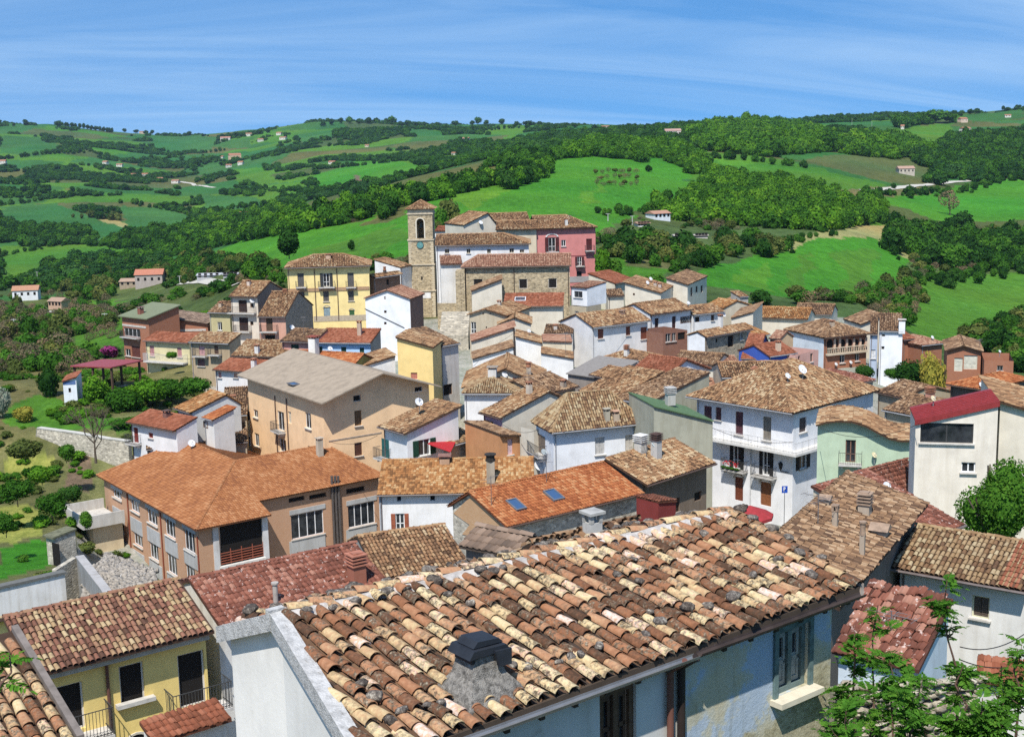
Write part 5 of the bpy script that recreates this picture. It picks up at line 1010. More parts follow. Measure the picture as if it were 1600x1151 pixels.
H('whitenarrow', 'narrow white house with tall white chimney at the end of the row', B((1374, 517), (1411, 518), 171, hd=105, dp=5, roof='sv', pitch=.34, zb=-38, oh=(.05, .05, .15, .1)), pl((.80, .81, .83), .08), 'brown', seed=92, ops=[('f', 1378, 522, 1383, 526, 'k', dict(c2=(.5, .5, .5))), ('f', 1377, 541, 1382, 546, 'k', dict(c2=(.5, .5, .5)))])
chimney('whitenarrow', 1409, 516, .8, 1.2, (.8, .8, .8), 'slab', (.5, .45, .4))
for k, (A_, B_, D_, lb, st) in enumerate((((1182, 496), (1262, 499), 204, 'long ochre-brown roof along the field edge, left part', 'ochre'), ((1240, 490), (1300, 492), 212, 'brown roof with white chimney stubs at the field edge', 'brown'), ((1345, 507), (1385, 497), 186, 'brown wedge roof rising behind the brick arcade house', 'brown'))):
    H('back%d' % k, lb, B(A_, B_, D_, dp=6, roof='gu' if k < 2 else 'sl', hd=None if k < 2 else 80, H=1.3, zb=-38, oh=(.1, .1, .2, .2)), pl(CREAM2, .15), st, seed=93 + k)
H('palemar', 'maroon hip roof peeping behind the big white corner house', B((1330, 600), (1368, 594), 140, dp=7, roof='hip', pitch=.4, zb=-38, oh=(.1, .1, .2, .2)), pl(CREAM, .15), 'maroon', seed=97)
H('behindbig', 'orange-brown roofs just behind the attic of the big white house', B((1128, 590), (1242, 588), 132, top=(1190,565), dp=10, roof='gu', pitch=.25, zb=-38, oh=(.1, .1, .2, .2)), pl(CREAM, .15), 'old', seed=98, jit=1.6)
H('redleft', 'red-brown roof strip between red gable house and big white house', B((1062, 634), (1135, 600), 128, dp=6, roof='gu', pitch=.3, zb=-38, oh=(.1, .1, .2, .2)), pl(CREAM, .15), 'pinkb', seed=99, jit=1.4)
H('brownR1', 'rough brown roof stepping down right of the big white house', B((1378, 640), (1440, 652), 118, dp=8, roof='gu', pitch=.25, zb=-38, oh=(.1, .1, .2, .2)), pl(BEIGE, .3), 'brown', seed=101, jit=1.6)
H('brownR2', 'long brown roof with skylight hole beyond the pale green house', B((1368, 612), (1412, 622), 135, dp=7, roof='gu', pitch=.25, zb=-38, oh=(.1, .1, .2, .2)), pl(BEIGE, .3), 'brown', seed=102, jit=1.6)
# right brick group
H('brickgab', 'brick gable house with white garage panels on the right', B((1477, 548), (1537, 542), 164, hd=106, dp=9, roof='gv', apex=(1506, 540), zb=-40, oh=(.25, .25, .3, .2)), BRK, 'brown', seed=103, ops=[('f', 1491, 559, 1504, 580, 'g', dict(c=(.62, .60, .50))), ('f', 1506, 555, 1527, 577, 'g', dict(c=(.62, .60, .50)))])
H('brickgab2', 'flat-roofed brick box with small dark window at far right', B((1538, 561), (1584, 560), 160, hd=106, dp=6, roof='flat', zb=-40, oh=(0, 0, 0, 0)), BRK, None, ops=[('f', 1558, 571, 1567, 579, 'w', dict(c2=(.2, .2, .2)))])
H('brickback', 'brick house with pink clay roof behind the yellow-green tree', B((1440, 540), (1476, 536), 176, dp=6, roof='hip', pitch=.4, zb=-40, oh=(.2, .2, .2, .2)), BRK, 'pinkb', seed=104)
H('orange27', 'low dark shed with striped orange tile roof on the right', B((1478, 600), (1536, 609), 132, C=1610, roof='hip', pitch=.34, zb=-38, oh=(.2, .3, .4, .3)), pl((.16, .12, .10), .3), 'orange', seed=105, style='m')
H('ltan', 'small clay-roofed house hidden behind the right-hand garden trees', B((1412, 531), (1432, 529), 178, dp=5, roof='sv', pitch=.3, zb=-40, oh=(.1, .1, .2, .1)), BRK, 'red', seed=106)

# ================================================================== left side of the village
H('olivebrick', 'tall brick house with flat olive roof and glazed corner balcony', B((184, 493), (229, 498), 204, C=284, roof='sv', pitch=.22, zb=-36, oh=(.3, .3, .4, .3)), BRK, None, ops=[('f', 194, 513, 219, 526, 'w', dict(nm=4, c2=(.7, .7, .7), bal=.1)), ('f', 196, 545, 204, 556, 'w'), ('f', 206, 541, 219, 558, 's', dict(c=(.14, .05, .04)))])
s, rt = HOUSES['olivebrick']; mb = MB()
for poly, i, j in s.planes(): mb.prism([s.Wp(u, v, s.ze + h) for u, v, h in poly], (0, 0, -.16))
mb.build('roof', plain('olive_sheet', (.18, .20, .12), .85, .1), rt); chimney('olivebrick', 220, 490, .7, .8, (.28, .11, .08), 'slab', (.2, .1, .1))
band('olivebrick', 'f', 186, 228, 509, .3, (.55, .5, .45))
H('longbrick', 'long low brick house stepping down from the olive-roofed one', B((228, 507), (324, 502), 206, dp=9, roof='sr', hd=92, H=1.5, zb=-35, oh=(.05, .1, .3, .2)), BRK, 'greyb', seed=108)
band('longbrick', 'f', 230, 322, 516, .35, (.55, .5, .45))
H('redyel', 'yellow house with plain red roof and white-railed balcony', B((223, 532), (293, 536), 194, top=(265,518), dp=8, roof='sv', pitch=.30, zb=-36, oh=(.1, .1, .35, .1)), pl((.66, .58, .34), .12), 'red', style='m', seed=109, ops=[('f', 234, 540, 241, 556, 's', dict(c=(.5, .25, .25))), ('f', 277, 543, 284, 558, 's', dict(c=(.5, .25, .25)))])
s, rt = HOUSES['redyel']; balcony(s, rt, 'f', .3, s.w - .6, s.on_face('f', 260, 564)[1], dep=1.2, hgt=1.2, col=(.6, .6, .6))
H('oliveyel', 'olive-yellow house with one white window between brick and tall house', B((324, 488), (357, 489), 204, dp=7, roof='gu', pitch=.36, zb=-36, oh=(.1, .05, .3, .2)), pl((.50, .44, .24), .15), 'brown', seed=110, ops=[('f', 340, 503, 347, 516, 'w', dict(c2=WHT))])
H('tallcream', 'tall cream house with two dark balcony doors and shade-dark grey gable side', B((357, 463), (401, 464), 198, C=446, roof='gu', pitch=.42, zb=-36, oh=(.1, .15, .35, .2)), pl((.66, .58, .48), .15), 'old', seed=111, ops=[('f', 373, 469, 386, 488, 's', dict(c=(.05, .025, .02), bal=1.6)), ('f', 374, 496, 388, 517, 's', dict(c=(.05, .025, .02), bal=.6)), ('f', 391, 474, 396, 480, 'k'), ('f', 391, 502, 396, 508, 'k')])
H('pinkstone', 'pink-fronted house with dark stone gable side and balcony', B((402, 495), (446, 495), 186, C=490, roof='gu', pitch=.42, zb=-36, oh=(.1, .15, .3, .2)), pl(SALM, .15), 'old', seed=112, ops=[('f', 416, 497, 426, 517, 's', dict(c=(.12, .07, .04), bal=.8)), ('f', 414, 523, 430, 532, 'k')])
for k_, c_ in (('pinkstone', STND), ('tallcream', pl((.22, .18, .15), .3))):  # dark side colours carry the shade on these gables
    s, rt = HOUSES[k_]; O, T, N, L, off = s.frame('r'); m_ = s.rf * s.d - off; O = O.copy(); O[2] = 0; mb = MB()
    mb.prism([O + T * 0.02 + (0, 0, s.zb), O + T * (L - .02) + (0, 0, s.zb), O + T * (L - .02) + (0, 0, s.ze - .1), O + T * m_ + (0, 0, s.ze + s.H - .2), O + T * .02 + (0, 0, s.ze - .1)], N * .04); mb.build('side_render_or_shade', c_, rt)
H('tanpair', 'tan and stone house with pink door and balconies', B((294, 534), (357, 537), 178, top=(340,519), C=380, roof='sv', pitch=.30, zb=-37, oh=(.1, .15, .3, .1)), pl((.44, .34, .22), .35), 'old', seed=113, ops=[('f', 311, 541, 320, 555, 's', dict(c=(.6, .35, .35), bal=.6)), ('f', 335, 540, 341, 553, 's', dict(c=(.12, .06, .04), bal=.6)), ('f', 309, 561, 320, 572, 's', dict(c=(.2, .1, .1)))])
H('tanroof2', 'wide tan roof below the tall cream house', B((360, 556), (440, 558), 166, top=(415,530), dp=9, roof='sv', pitch=.30, zb=-38, oh=(.1, .1, .3, .1)), pl((.24, .13, .10), .3), 'old', seed=114)
H('salmon', 'salmon house with dark green shutters and brown roof', B((437, 533), (490, 535), 166, top=(470,513), dp=8, roof='sv', pitch=.28, zb=-38, oh=(.1, .02, .3, .1)), pl((.60, .30, .24), .12), 'brown', seed=115, ops=[('f', 455, 538, 467, 552, 's', dict(c=(.02, .06, .04)))])
H('skyblue', 'sky-blue house with green shutters under a plain red roof', B((490.5, 535), (579, 536), 165, top=(560,513), roof='sv', pitch=.24, zb=-38, oh=(.02, .15, .3, .1)), pl((.42, .60, .80), .08), 'red', style='m', seed=116, ops=[('f', 496, 541, 504, 552, 's', dict(c=(.02, .08, .06))), ('f', 533, 542, 541, 550, 's', dict(c=(.02, .08, .06))), ('f', 562, 543, 569, 553, 's', dict(c=(.02, .08, .06)))])
s, rt = HOUSES['skyblue']; O, T, N, L, off = s.frame('r'); O = O.copy(); O[2] = 0; mb = MB(); mb.prism([O + T * 0.02 + (0, 0, s.zb), O + T * (L - .02) + (0, 0, s.zb), O + T * (L - .02) + (0, 0, s.ze + s.H - .3), O + T * .02 + (0, 0, s.ze - .1)], N * .04); mb.build('side_render_or_shade', pl((.34, .30, .25), .3), rt)
H('orangelow', 'low house with bright orange hip roof in front of the sky-blue house', B((449, 563), (554, 569), 150, top=(515,550), dp=6, roof='gu', pitch=.38, zb=-38, oh=(.1, .1, .2, .1)), pl((.30, .26, .08), .15), 'orange', style='m', seed=117, jit=.4)
chimney('orangelow', 491, 558, .9, 2.2, (.74, .72, .68), 'slab', (.25, .06, .04))
H('leanwhite', 'white lean-to wall between orange roof and yellow tower house', B((566, 572), (618, 556), 148, hd=72, dp=6, roof='sl', zb=-38, oh=(.02, .02, .15, .1)), pl(WHITE, .12), 'old', seed=118)
H('lanehouse', 'tall pale rendered house front beside the yellow tower house lane', B((690, 541), (719, 536), 152, dp=6, roof='sv', pitch=.25, zb=-38, oh=(.05, .05, .2, .1)), pl((.56, .53, .49), .35), 'brown', seed=221, ops=[('f', 693, 600, 707, 617, 'k')])
H('yeltower', 'tall plain yellow house with sloping roof beside the stair lane', B((618, 527), (677, 543), 148, hd=99, C=693, roof='sr', zb=-38, oh=(.1, .15, .2, .2)), pl((.82, .62, .26), .08), 'old', seed=119, ops=[('f', 642, 582, 652, 592, 's', dict(c=(.5, .2, .14)))])
H('redstrip', 'white row house with long flat red-brown roof behind the peach house', B((332, 577), (432, 584), 154, top=(395,561), dp=6.5, roof='sv', pitch=.25, zb=-38, oh=(.1, .1, .3, .1)), pl((.74, .72, .70), .12), 'red', style='m', seed=120, ops=[('f', 341, 581, 346, 590, 's', dict(c=(.45, .25, .25))), ('f', 365, 583, 372, 590, 's', dict(c=(.6, .35, .25)))])
H('tealwin', 'small house with tan roof, teal shutter and grey side wall', B((271, 637), (296, 645), 138, top=(330,610), C=346, roof='gu', pitch=.30, rf=.7, zb=-40, oh=(.15, .15, .3, .2)), pl((.62, .62, .60), .15), 'ochre', seed=121, ops=[('f', 285, 647, 292, 664, 's', dict(c=TEAL))])
H('orlean', 'white lean-to with bright orange roof beside the teal-shuttered house', B((315, 652), (331, 656), 134, C=369, roof='sv', pitch=.28, zb=-40, oh=(.1, .1, .2, .2)), pl((.72, .70, .66), .15), 'orange', style='m', seed=122, jit=.5, ops=[('f', 318, 658, 325, 668, 'k')])
H('redwhite', 'white house with flat red-orange roof and red door near the garden', B((197, 659), (271, 673), 136, top=(235,638), dp=8.5, roof='sv', pitch=.28, zb=-41, oh=(.15, .1, .35, .1)), pl((.76, .75, .74), .12), 'red', style='m', seed=123, jit=.4, ops=[('f', 209, 668, 216, 691, 's', dict(c=(.25, .04, .03), bal=.5)), ('f', 232, 676, 239, 684, 's', dict(c=(.25, .04, .03)))])
chimney('redwhite', 261, 652, .6, .5, (.2, .1, .08), 'slab', (.1, .06, .05))
H('brownback', 'broad rough brown roof directly behind the school roof', B((228, 702), (387, 690), 134, top=(310,664), dp=9, roof='gu', pitch=.25, zb=-41, oh=(.1, .1, .2, .1)), pl(BEIGE, .3), 'brown', seed=124, jit=1.6)
H('brownback2', 'tan roof stepping up towards the peach house', B((345, 650), (386, 648), 143, top=(370,606), dp=9, roof='gu', pitch=.25, zb=-41, oh=(.1, .1, .2, .1)), pl(BEIGE, .3), 'brown', seed=125, jit=1.6)
# maroon canopy on posts
def canopy():
    s = B((174, 577), (224, 566), 172, C=109, roof='sb', pitch=.04, zb=-35); rt = Root('shed', s.Wp(0, 0, s.zb), s.yaw, 'open shed with maroon metal roof on posts above the garden', 'shed'); mb = MB()
    for poly, i, j in s.planes(): mb.prism([s.Wp(u, v, s.ze + h) for u, v, h in poly], (0, 0, -.15))
    mb.build('roof', plain('maroon_sheet2', (.30, .06, .06), .5, .12), rt)
    for u in (.4, s.w - .4):
        for v in (.4, s.d / 2, s.d - .4): mb = MB(); mb.cbox(s.Wp(u, v, s.zb), .25, .25, s.ze - s.zb - .14 + (s.H * (1 - v / s.d)), s.yaw); mb.build('post', plain('timber', (.10, .06, .04), .8), rt)
    mb = MB(); mb.box(s.Wp(.6, 2.5, s.zb), s.e * (s.w - 1.4), s.n * .35, (0, 0, 2.6)); mb.build('wall', STNL, rt)
canopy()
H('hut', 'small white hut with blue top band and reddish roof in the garden', B((97, 595), (118, 592), 166, hd=None, C=None, dp=5, roof='sr', H=.3, zb=-34, oh=(.05, .05, .15, .1)), pl((.78, .80, .84), .1), 'red', name='garden_hut', cat='hut', seed=127, ops=[('f', 108, 606, 111, 613, 'k')]) if False else \
H('hut', 'small white hut with blue top band and reddish roof in the garden', B((97, 596), (119, 592), 166, hd=80, dp=5, roof='sl', H=.5, zb=-34, oh=(.05, .05, .15, .1)), pl((.78, .80, .84), .1), 'red', name='garden_hut', cat='hut', seed=127, ops=[('f', 107, 606, 111, 613, 'k')])
band('hut', 'f', 97, 118, 598, .45, (.10, .17, .36), .03, 'blue_band')
# ================================================================== the palazzo, church and the pink palace
H('palazzo', 'long yellow palazzo with three bays and grey shutters', B((444, 419), (580, 415), 208, dp=9, roof='hip', pitch=.36, zb=-31.5, oh=(.4, .4, .5, .4)), pl((.84, .67, .30), .07), 'old', seed=130,
  ops=[('f', 465, 427, 475, 448, 's', dict(c=(.13, .12, .11), bal=.3)), ('f', 505, 427, 515, 448, 'o', dict(c=(.05, .05, .05), bal=.8)), ('f', 543, 426, 553, 448, 's', dict(c=(.13, .12, .11), bal=.3)), ('f', 467, 456, 476, 472, 's', dict(c=(.13, .12, .11))), ('f', 505, 455, 514, 471, 's', dict(c=(.13, .12, .11))), ('f', 544, 454, 553, 470, 's', dict(c=(.13, .12, .11))),
       ('f', 506, 480, 516, 500, 'a', dict(c=(.25, .33, .36))), ('f', 546, 484, 554, 500, 'a', dict(c=(.05, .13, .05)))])
band('palazzo', 'f', 446, 577, 452, .55, (.40, .26, .15), .10); band('palazzo', 'f', 490, 575, 497, .9, (.45, .38, .28), .05, 'plinth')
downpipe('palazzo', 'f', 491, 421, 500, (.12, .08, .06), .07); downpipe('palazzo', 'f', 526, 420, 500, (.12, .08, .06), .07)
H('brownright', 'low brown house with dark roof between palazzo and bell tower', B((586, 434), (630, 428), 212, C=577, dp=7, roof='gu', pitch=.36, zb=-32, oh=(.2, .2, .4, .3)), pl((.26, .15, .10), .25), 'old', seed=131, ops=[('f', 604, 436, 608, 445, 'k')])
H('whitebit', 'narrow white house left of the bell tower', B((626, 418), (644, 414), 222, dp=5, roof='sv', pitch=.25, zb=-32, oh=(.05, .05, .1, .1)), pl(WHITE, .12), 'old', seed=132)
H('whitegab', 'white gabled house with diagonal cable and shaded brown side', B((568, 466), (642, 467), 190, C=664, roof='gv', apex=(604, 453), zb=-36, oh=(.15, .25, .2, .3)), pl((.80, .80, .80), .08), 'pinkb', seed=133, ops=[('f', 600, 463, 603, 467, 'k'), ('f', 600, 485, 604, 489, 'k'), ('f', 600, 503, 604, 507, 'k'), ('r', 644, 474, 648, 490, 'k'), ('r', 656, 470, 660, 487, 'k')])
s, rt = HOUSES['whitegab']; O, T, N, L, off = s.frame('f'); O = O.copy(); O[2] = 0; a, za = s.on_face('f', 570, 482); b, zb_ = s.on_face('f', 632, 512); mb = MB(); mb.tube(O + T * a + (0, 0, za) + N * .06, O + T * b + (0, 0, zb_) + N * .06, .05, 6); mb.build('cable', plain('black_cable', (.03, .03, .03)), rt)
O, T, N, L, off = s.frame('r'); O = O.copy(); O[2] = 0; mb = MB(); mb.box(O + (0, 0, s.zb) + T * .02, T * (L - .04), (0, 0, s.ze - s.zb - .2), N * .03); mb.build('side_render_or_shade', pl((.22, .13, .10), .3), rt)  # side of the white house painted dark brown for its shade

def tower():
    D = 226; a = P(642, 500, D); b = P(682, 500, D); w = b[0] - a[0]; zb = a[2] - 2; rt = Root('bell_tower', (a[0] + w / 2, D + w / 2, zb), R(-2), 'square stone bell tower with arched belfry and small pyramid roof', 'bell tower')
    yaw = R(-2); e = np.array([math.cos(yaw), math.sin(yaw), 0]); n = np.array([-e[1], e[0], 0]); c = np.array([a[0] + w / 2, D + w / 2, 0])
    zs = [zb] + [float(P(660, y, D)[2]) for y in (454.5, 413.5, 375, 335, 327)]
    wd = [w, w * .985, w * .965, w * .95]
    mb = MB()
    for i in range(3): mb.cbox(c + (0, 0, zs[i]), wd[i], wd[i], zs[i + 1] - zs[i], yaw)
    # belfry: four corner piers and arch heads, open on all sides
    W3 = wd[3]; z0, z1 = zs[3], zs[4]; ow = 1.25; oh_ = (z1 - z0) * .78; zo = z0 + .25
    for sx in (-1, 1):
        for sy in (-1, 1): k = (W3 - ow) / 2; mb.cbox(c + e * sx * (W3 - k) / 2 + n * sy * (W3 - k) / 2 + (0, 0, z0), k, k, z1 - z0, yaw)
    for dx, dy in ((1, 0), (-1, 0), (0, 1), (0, -1)):
        o_ = e * dx + n * dy; t_ = np.cross((0, 0, 1), o_); k = .55
        F0 = c + o_ * (W3 / 2 - k); zc = zo + oh_ - ow / 2
        pts = [F0 + t_ * ow / 2 + (0, 0, z1)] + [F0 - t_ * ow / 2 + (0, 0, z1)] + [F0 - t_ * ow / 2 * math.cos(a_) + (0, 0, zc + math.sin(a_) * ow / 2) for a_ in np.linspace(0, math.pi, 9)]
        mb.prism(pts, o_ * k * .995); mb.box(F0 - t_ * ow / 2 + (0, 0, z0), t_ * ow, o_ * k * .995, (0, 0, .25))
    mb.box(c - e * ow * .6 + n * (W3 / 2 - .3) + (0, 0, z0), e * ow * 1.2, n * .2, (0, 0, z1 - z0)); mb.build('shaft', STNT, rt)
    q = MB()                                                     # quoins
    for i in range(3):
        z = zs[i] + .05; k = 0
        while z < zs[i + 1] - .4:
            for sx in (-1, 1):
                lw = .62 if k % 2 else .42; q.cbox(c + e * sx * (wd[i] / 2 - lw / 2 + .03) - n * (wd[i] / 2 - .2 + .03) + (0, 0, z), lw, .4, .36, yaw)
            z += .40; k += 1
    q.build('quoins', plaster((.58, .49, .34), .3), rt)['kind'] = 'stuff'
    t = MB()
    for i in (1, 2, 3): t.cbox(c + (0, 0, zs[i] - .10), wd[i - 1] + .34, wd[i - 1] + .34, .22, yaw)
    t.cbox(c + (0, 0, zs[4]), W3 + .3, W3 + .3, .2, yaw); t.cbox(c + (0, 0, zs[4] + .2), W3 + .05, W3 + .05, zs[5] - zs[4] - .2, yaw)
    t.build('cornice', plaster((.55, .47, .34), .4), rt)
    sr_ = MB(); 
    for sx in (-1, 1): sr_.box(c + e * sx * (ow / 2 + .1) - e * .1 - n * (W3 / 2 + .04) + (0, 0, zo), e * .2, n * .06, (0, 0, oh_ - ow / 2))
    for i in range(8):
        a0, a1 = math.pi * i / 8, math.pi * (i + 1) / 8; cc = c - n * (W3 / 2 + .04) + (0, 0, zo + oh_ - ow / 2)
        sr_.prism([cc + e * math.cos(a_) * r_ + (0, 0, math.sin(a_) * r_) for a_, r_ in ((a0, ow / 2), (a0, ow / 2 + .2), (a1, ow / 2 + .2), (a1, ow / 2))], n * .06)
    sr_.build('arch_surround', plaster((.66, .60, .48), .2), rt)
    bm = MB(); zt = zo + oh_ - .7; prf = [(.10, 0), (.18, -.1), (.24, -.45), (.34, -.75), (.48, -.9)]
    for (ra, za), (rb, zb2) in zip(prf, prf[1:]): bm.tube(c - n * .6 + (0, 0, zt + zb2), c - n * .6 + (0, 0, zt + za), rb, 14, ra)
    be = bm.build('bell', plain('bronze', (.16, .17, .15), .5, metal=.4), rt); bm = MB(); bm.tube(c - n * .6 - e * ow / 2 + (0, 0, zt + .05), c - n * .6 + e * ow / 2 + (0, 0, zt + .05), .06, 6); bm.build('bell_beam', plain('iron', (.05, .05, .05)), rt)
    pz = zs[5]; pr = MB(); hw = W3 / 2 + .42; base = [c + e * x * hw + n * y * hw + (0, 0, pz) for x, y in ((-1, -1), (1, -1), (1, 1), (-1, 1))]; ap = c + (0, 0, pz + 1.45)
    pr.add(base + [ap], [(3, 2, 1, 0), (0, 1, 4), (1, 2, 4), (2, 3, 4), (3, 0, 4)]); ro = pr.build('roof', tilemat_base('old'), rt); acc = []
    for i in range(4): place_tiles(acc, [base[i], base[(i + 1) % 4], ap], 0, 1, 'c', 1.15, 3, .8, 300 + i); cap_line(acc, base[i], ap, 1.1, 310 + i)
    build_acc(acc, 'roof_tiles', tilemat('old'), rt, ro)
    # clock
    ck = P(659, 383, D)[2]; cc = c - n * (wd[2] / 2) + (0, 0, ck) - e * .12; m_ = MB(); m_.tube(cc, cc - n * .12, .62, 24); cf = m_.build('clock', plain('clock_ring', (.03, .08, .08), .5), rt); m_ = MB(); m_.tube(cc - n * .12, cc - n * .14, .52, 24); m_.build('clock_face', plain('clock_face', (.10, .28, .27), .5), rt, cf)
    m_ = MB(); m_.box(cc - n * .16 - e * .02, e * .04, n * .01, (0, 0, .42)); m_.box(cc - n * .16, e * .3, n * .01, (0, 0, .04)); 
    for i in range(12): a_ = i * math.pi / 6; m_.cbox(cc - n * .145 + e * math.sin(a_) * .45 + (0, 0, math.cos(a_) * .45 - .03), .04, .012, .06, yaw)
    m_.build('clock_hand', plain('clock_hand', (.55, .6, .55), .5), rt, cf)
    m_ = MB(); m_.cbox(c - n * (wd[1] / 2 + .005) + (0, 0, float(P(660, 437, D)[2])), .28, .03, .55, yaw); m_.build('slit_window', plain('dark_interior', (0.012, 0.010, 0.009), 0.9, 0.05), rt)
    m_ = MB(); m_.cbox(c - n * (wd[0] / 2 + .02) + (0, 0, float(P(660, 466, D)[2])), 2.9, .04, 1.0, yaw); m_.build('plaster_patch', pl(WHITE, .3), rt)
tower()
cb = B((720, 418), (893, 415), 212, dp=6.0, roof='hip', hipf=(.9, 0), pitch=.36, H=1.7, zb=-31, oh=(.3, .3, .4, .1))
house('church', 'church', 'stone-walled church with tiled nave and side aisle beside the bell tower', 'church', cb, STNT, 'pinkb', style='c', seed=135,
  ops=[('f', 740, 436, 754, 446, 'k', dict(c2='arch')), ('f', 783, 436, 789, 452, 'k'), ('f', 811, 436, 824, 452, 'k', dict(c2=(.6, .56, .5))), ('f', 857, 435, 870, 451, 'k', dict(c2=(.6, .56, .5)))] if False else
      [('f', 740, 436, 754, 446, 'k', dict(c2=(.3, .25, .2))), ('f', 811, 436, 824, 451, 'k', dict(c2=(.6, .56, .5))), ('f', 857, 435, 870, 450, 'k', dict(c2=(.6, .56, .5)))])
s, rt = HOUSES['church']
s2 = B((679, 384), (829, 381), 219, dp=9, roof='hip', pitch=.34, zb=-31, oh=(.2, .3, .35, .3), hipf=(0, 1))
house('nave', 'x', 'x', 'x', s2, pl(WHITE, .2), 'old', root=rt, wname='nave_wall', seed=136, ops=[('f', 695, 389, 702, 396, 'w', dict(c2=BEIGE)), ('f', 729, 389, 735, 396, 'w', dict(c2=BEIGE)), ('f', 761, 389, 767, 396, 'w', dict(c2=BEIGE)), ('f', 796, 388, 803, 395, 'w', dict(c2=BEIGE)), ('f', 812, 390, 819, 395, 'w', dict(c2=BEIGE))])
s3 = B((688, 413), (722, 412), 216, dp=3.2, roof='sv', H=1.1, zb=-31, oh=(.05, .05, .3, .1)); house('aisle2', 'x', 'x', 'x', s3, pl(WHITE2, .3), 'pinkb', root=rt, wname='bay_wall', seed=137)
mb = MB(); q = cb.Wp(0, -.15, cb.zb); mb.box(q - cb.e * .9, cb.e * .85, cb.n * 4, (0, 0, cb.ze - cb.zb - .6)); mb.box(q - cb.e * .1, cb.e * .7, cb.n * .3, (0, 0, cb.ze - cb.zb - .2)); mb.build('buttress', STNT, rt)
for x in (723, 727, 803, 888): downpipe('church', 'f', x, 420, 478, (.10, .07, .05), .07)
# stair beside the tower
stb = MB(); st0 = P(690, 508, 205); 
for i in range(14): stb.box(P(686, 524, 196) + (0, i * .75, i * .17 - 6), (4.4, 0, 0), (0, .8, 0), (0, 0, 6))
so = stb.build('stone_stair', stone((.52, .47, .38), 2.0), None, None, P(690, 524, 196)); tag(so, 'broad stone stair rising to the bell tower', 'stair')
rw = MB(); a = P(684, 500, 214); rw.box(a - (0, 0, 6), (P(716, 500, 214) - a), (0, .5, 0), (0, 0, 6 + P(684, 474, 214)[2] - a[2])); ro_ = rw.build('retaining_wall', STNT, None, None, a); tag(ro_, 'rubble retaining wall between bell tower and church', 'wall')
pb = B((838, 358), (934, 355), 240, dp=10, roof='hip', hipf=(0, 1), pitch=.42, zb=-29, oh=(.05, .3, .5, .4))
house('palace', 'palace', 'pink palace wing with arched white balcony window above the church', 'palace', pb, pl((.60, .225, .205), .12), 'old', seed=138,
  ops=[('f', 857, 371, 868, 393, 'o', dict(c=(.09, .02, .02), bal=.5)), ('f', 877, 375, 884, 385, 'w'), ('f', 916, 373, 925, 391, 's', dict(c=(.10, .02, .02), bal=.3)), ('f', 902, 401, 909, 415, 'o', dict(c=(.09, .02, .02), bal=.4)), ('f', 901, 424, 909, 438, 'd', dict(c=(.03, .02, .02)))])
band('palace', 'f', 840, 932, 400, .12, (.30, .08, .08), .06); band('palace', 'f', 842, 932, 437, 1.1, (.36, .34, .34), .05, 'plinth')
O, T, N, L, off = pb.frame('f'); O = O.copy(); O[2] = 0; c_, zc = pb.on_face('f', 862.5, 370); mb = MB()
for i in range(8):
    a0, a1 = math.pi * i / 8, math.pi * (i + 1) / 8; cc = O + T * c_ + (0, 0, zc)
    mb.prism([cc + T * math.cos(a_) * r_ + (0, 0, math.sin(a_) * r_ * .5) for a_, r_ in ((a0, .95), (a0, 1.2), (a1, 1.2), (a1, .95))], N * .1)
mb.build('pediment', pl(WHITE, .2), HOUSES['palace'][1])
H('palacel', 'cream wing adjoining the pink palace', B((774, 359), (837.6, 358), 240, top=(800,345), dp=10, roof='gu', pitch=.42, zb=-29, oh=(.1, 0, .5, .4)), pl((.62, .52, .38), .12), 'old', seed=139, ops=[('f', 818, 375, 829, 379, 'w')])
H('creamback', 'cream gabled house with round dish left of the palace', B((724, 352), (776, 349), 250, dp=8, roof='gv', H=2.1, rf=.75, zb=-29, oh=(.1, .1, .2, .2)), pl(CREAM2, .12), 'old', seed=140)
H('creamback2', 'long roofed house behind the cream gable on the crest', B((760, 347), (828, 345), 256, dp=8, roof='gu', pitch=.35, zb=-29, oh=(.1, .1, .3, .2)), pl(CREAM2, .12), 'old', seed=141)
H('tinyback', 'small red-roofed house with white posts behind the tower', B((678, 361), (708, 361), 262, dp=5, roof='gu', pitch=.3, zb=-29, oh=(.1, .1, .2, .2)), pl(WHITE, .12), 'red', seed=142)
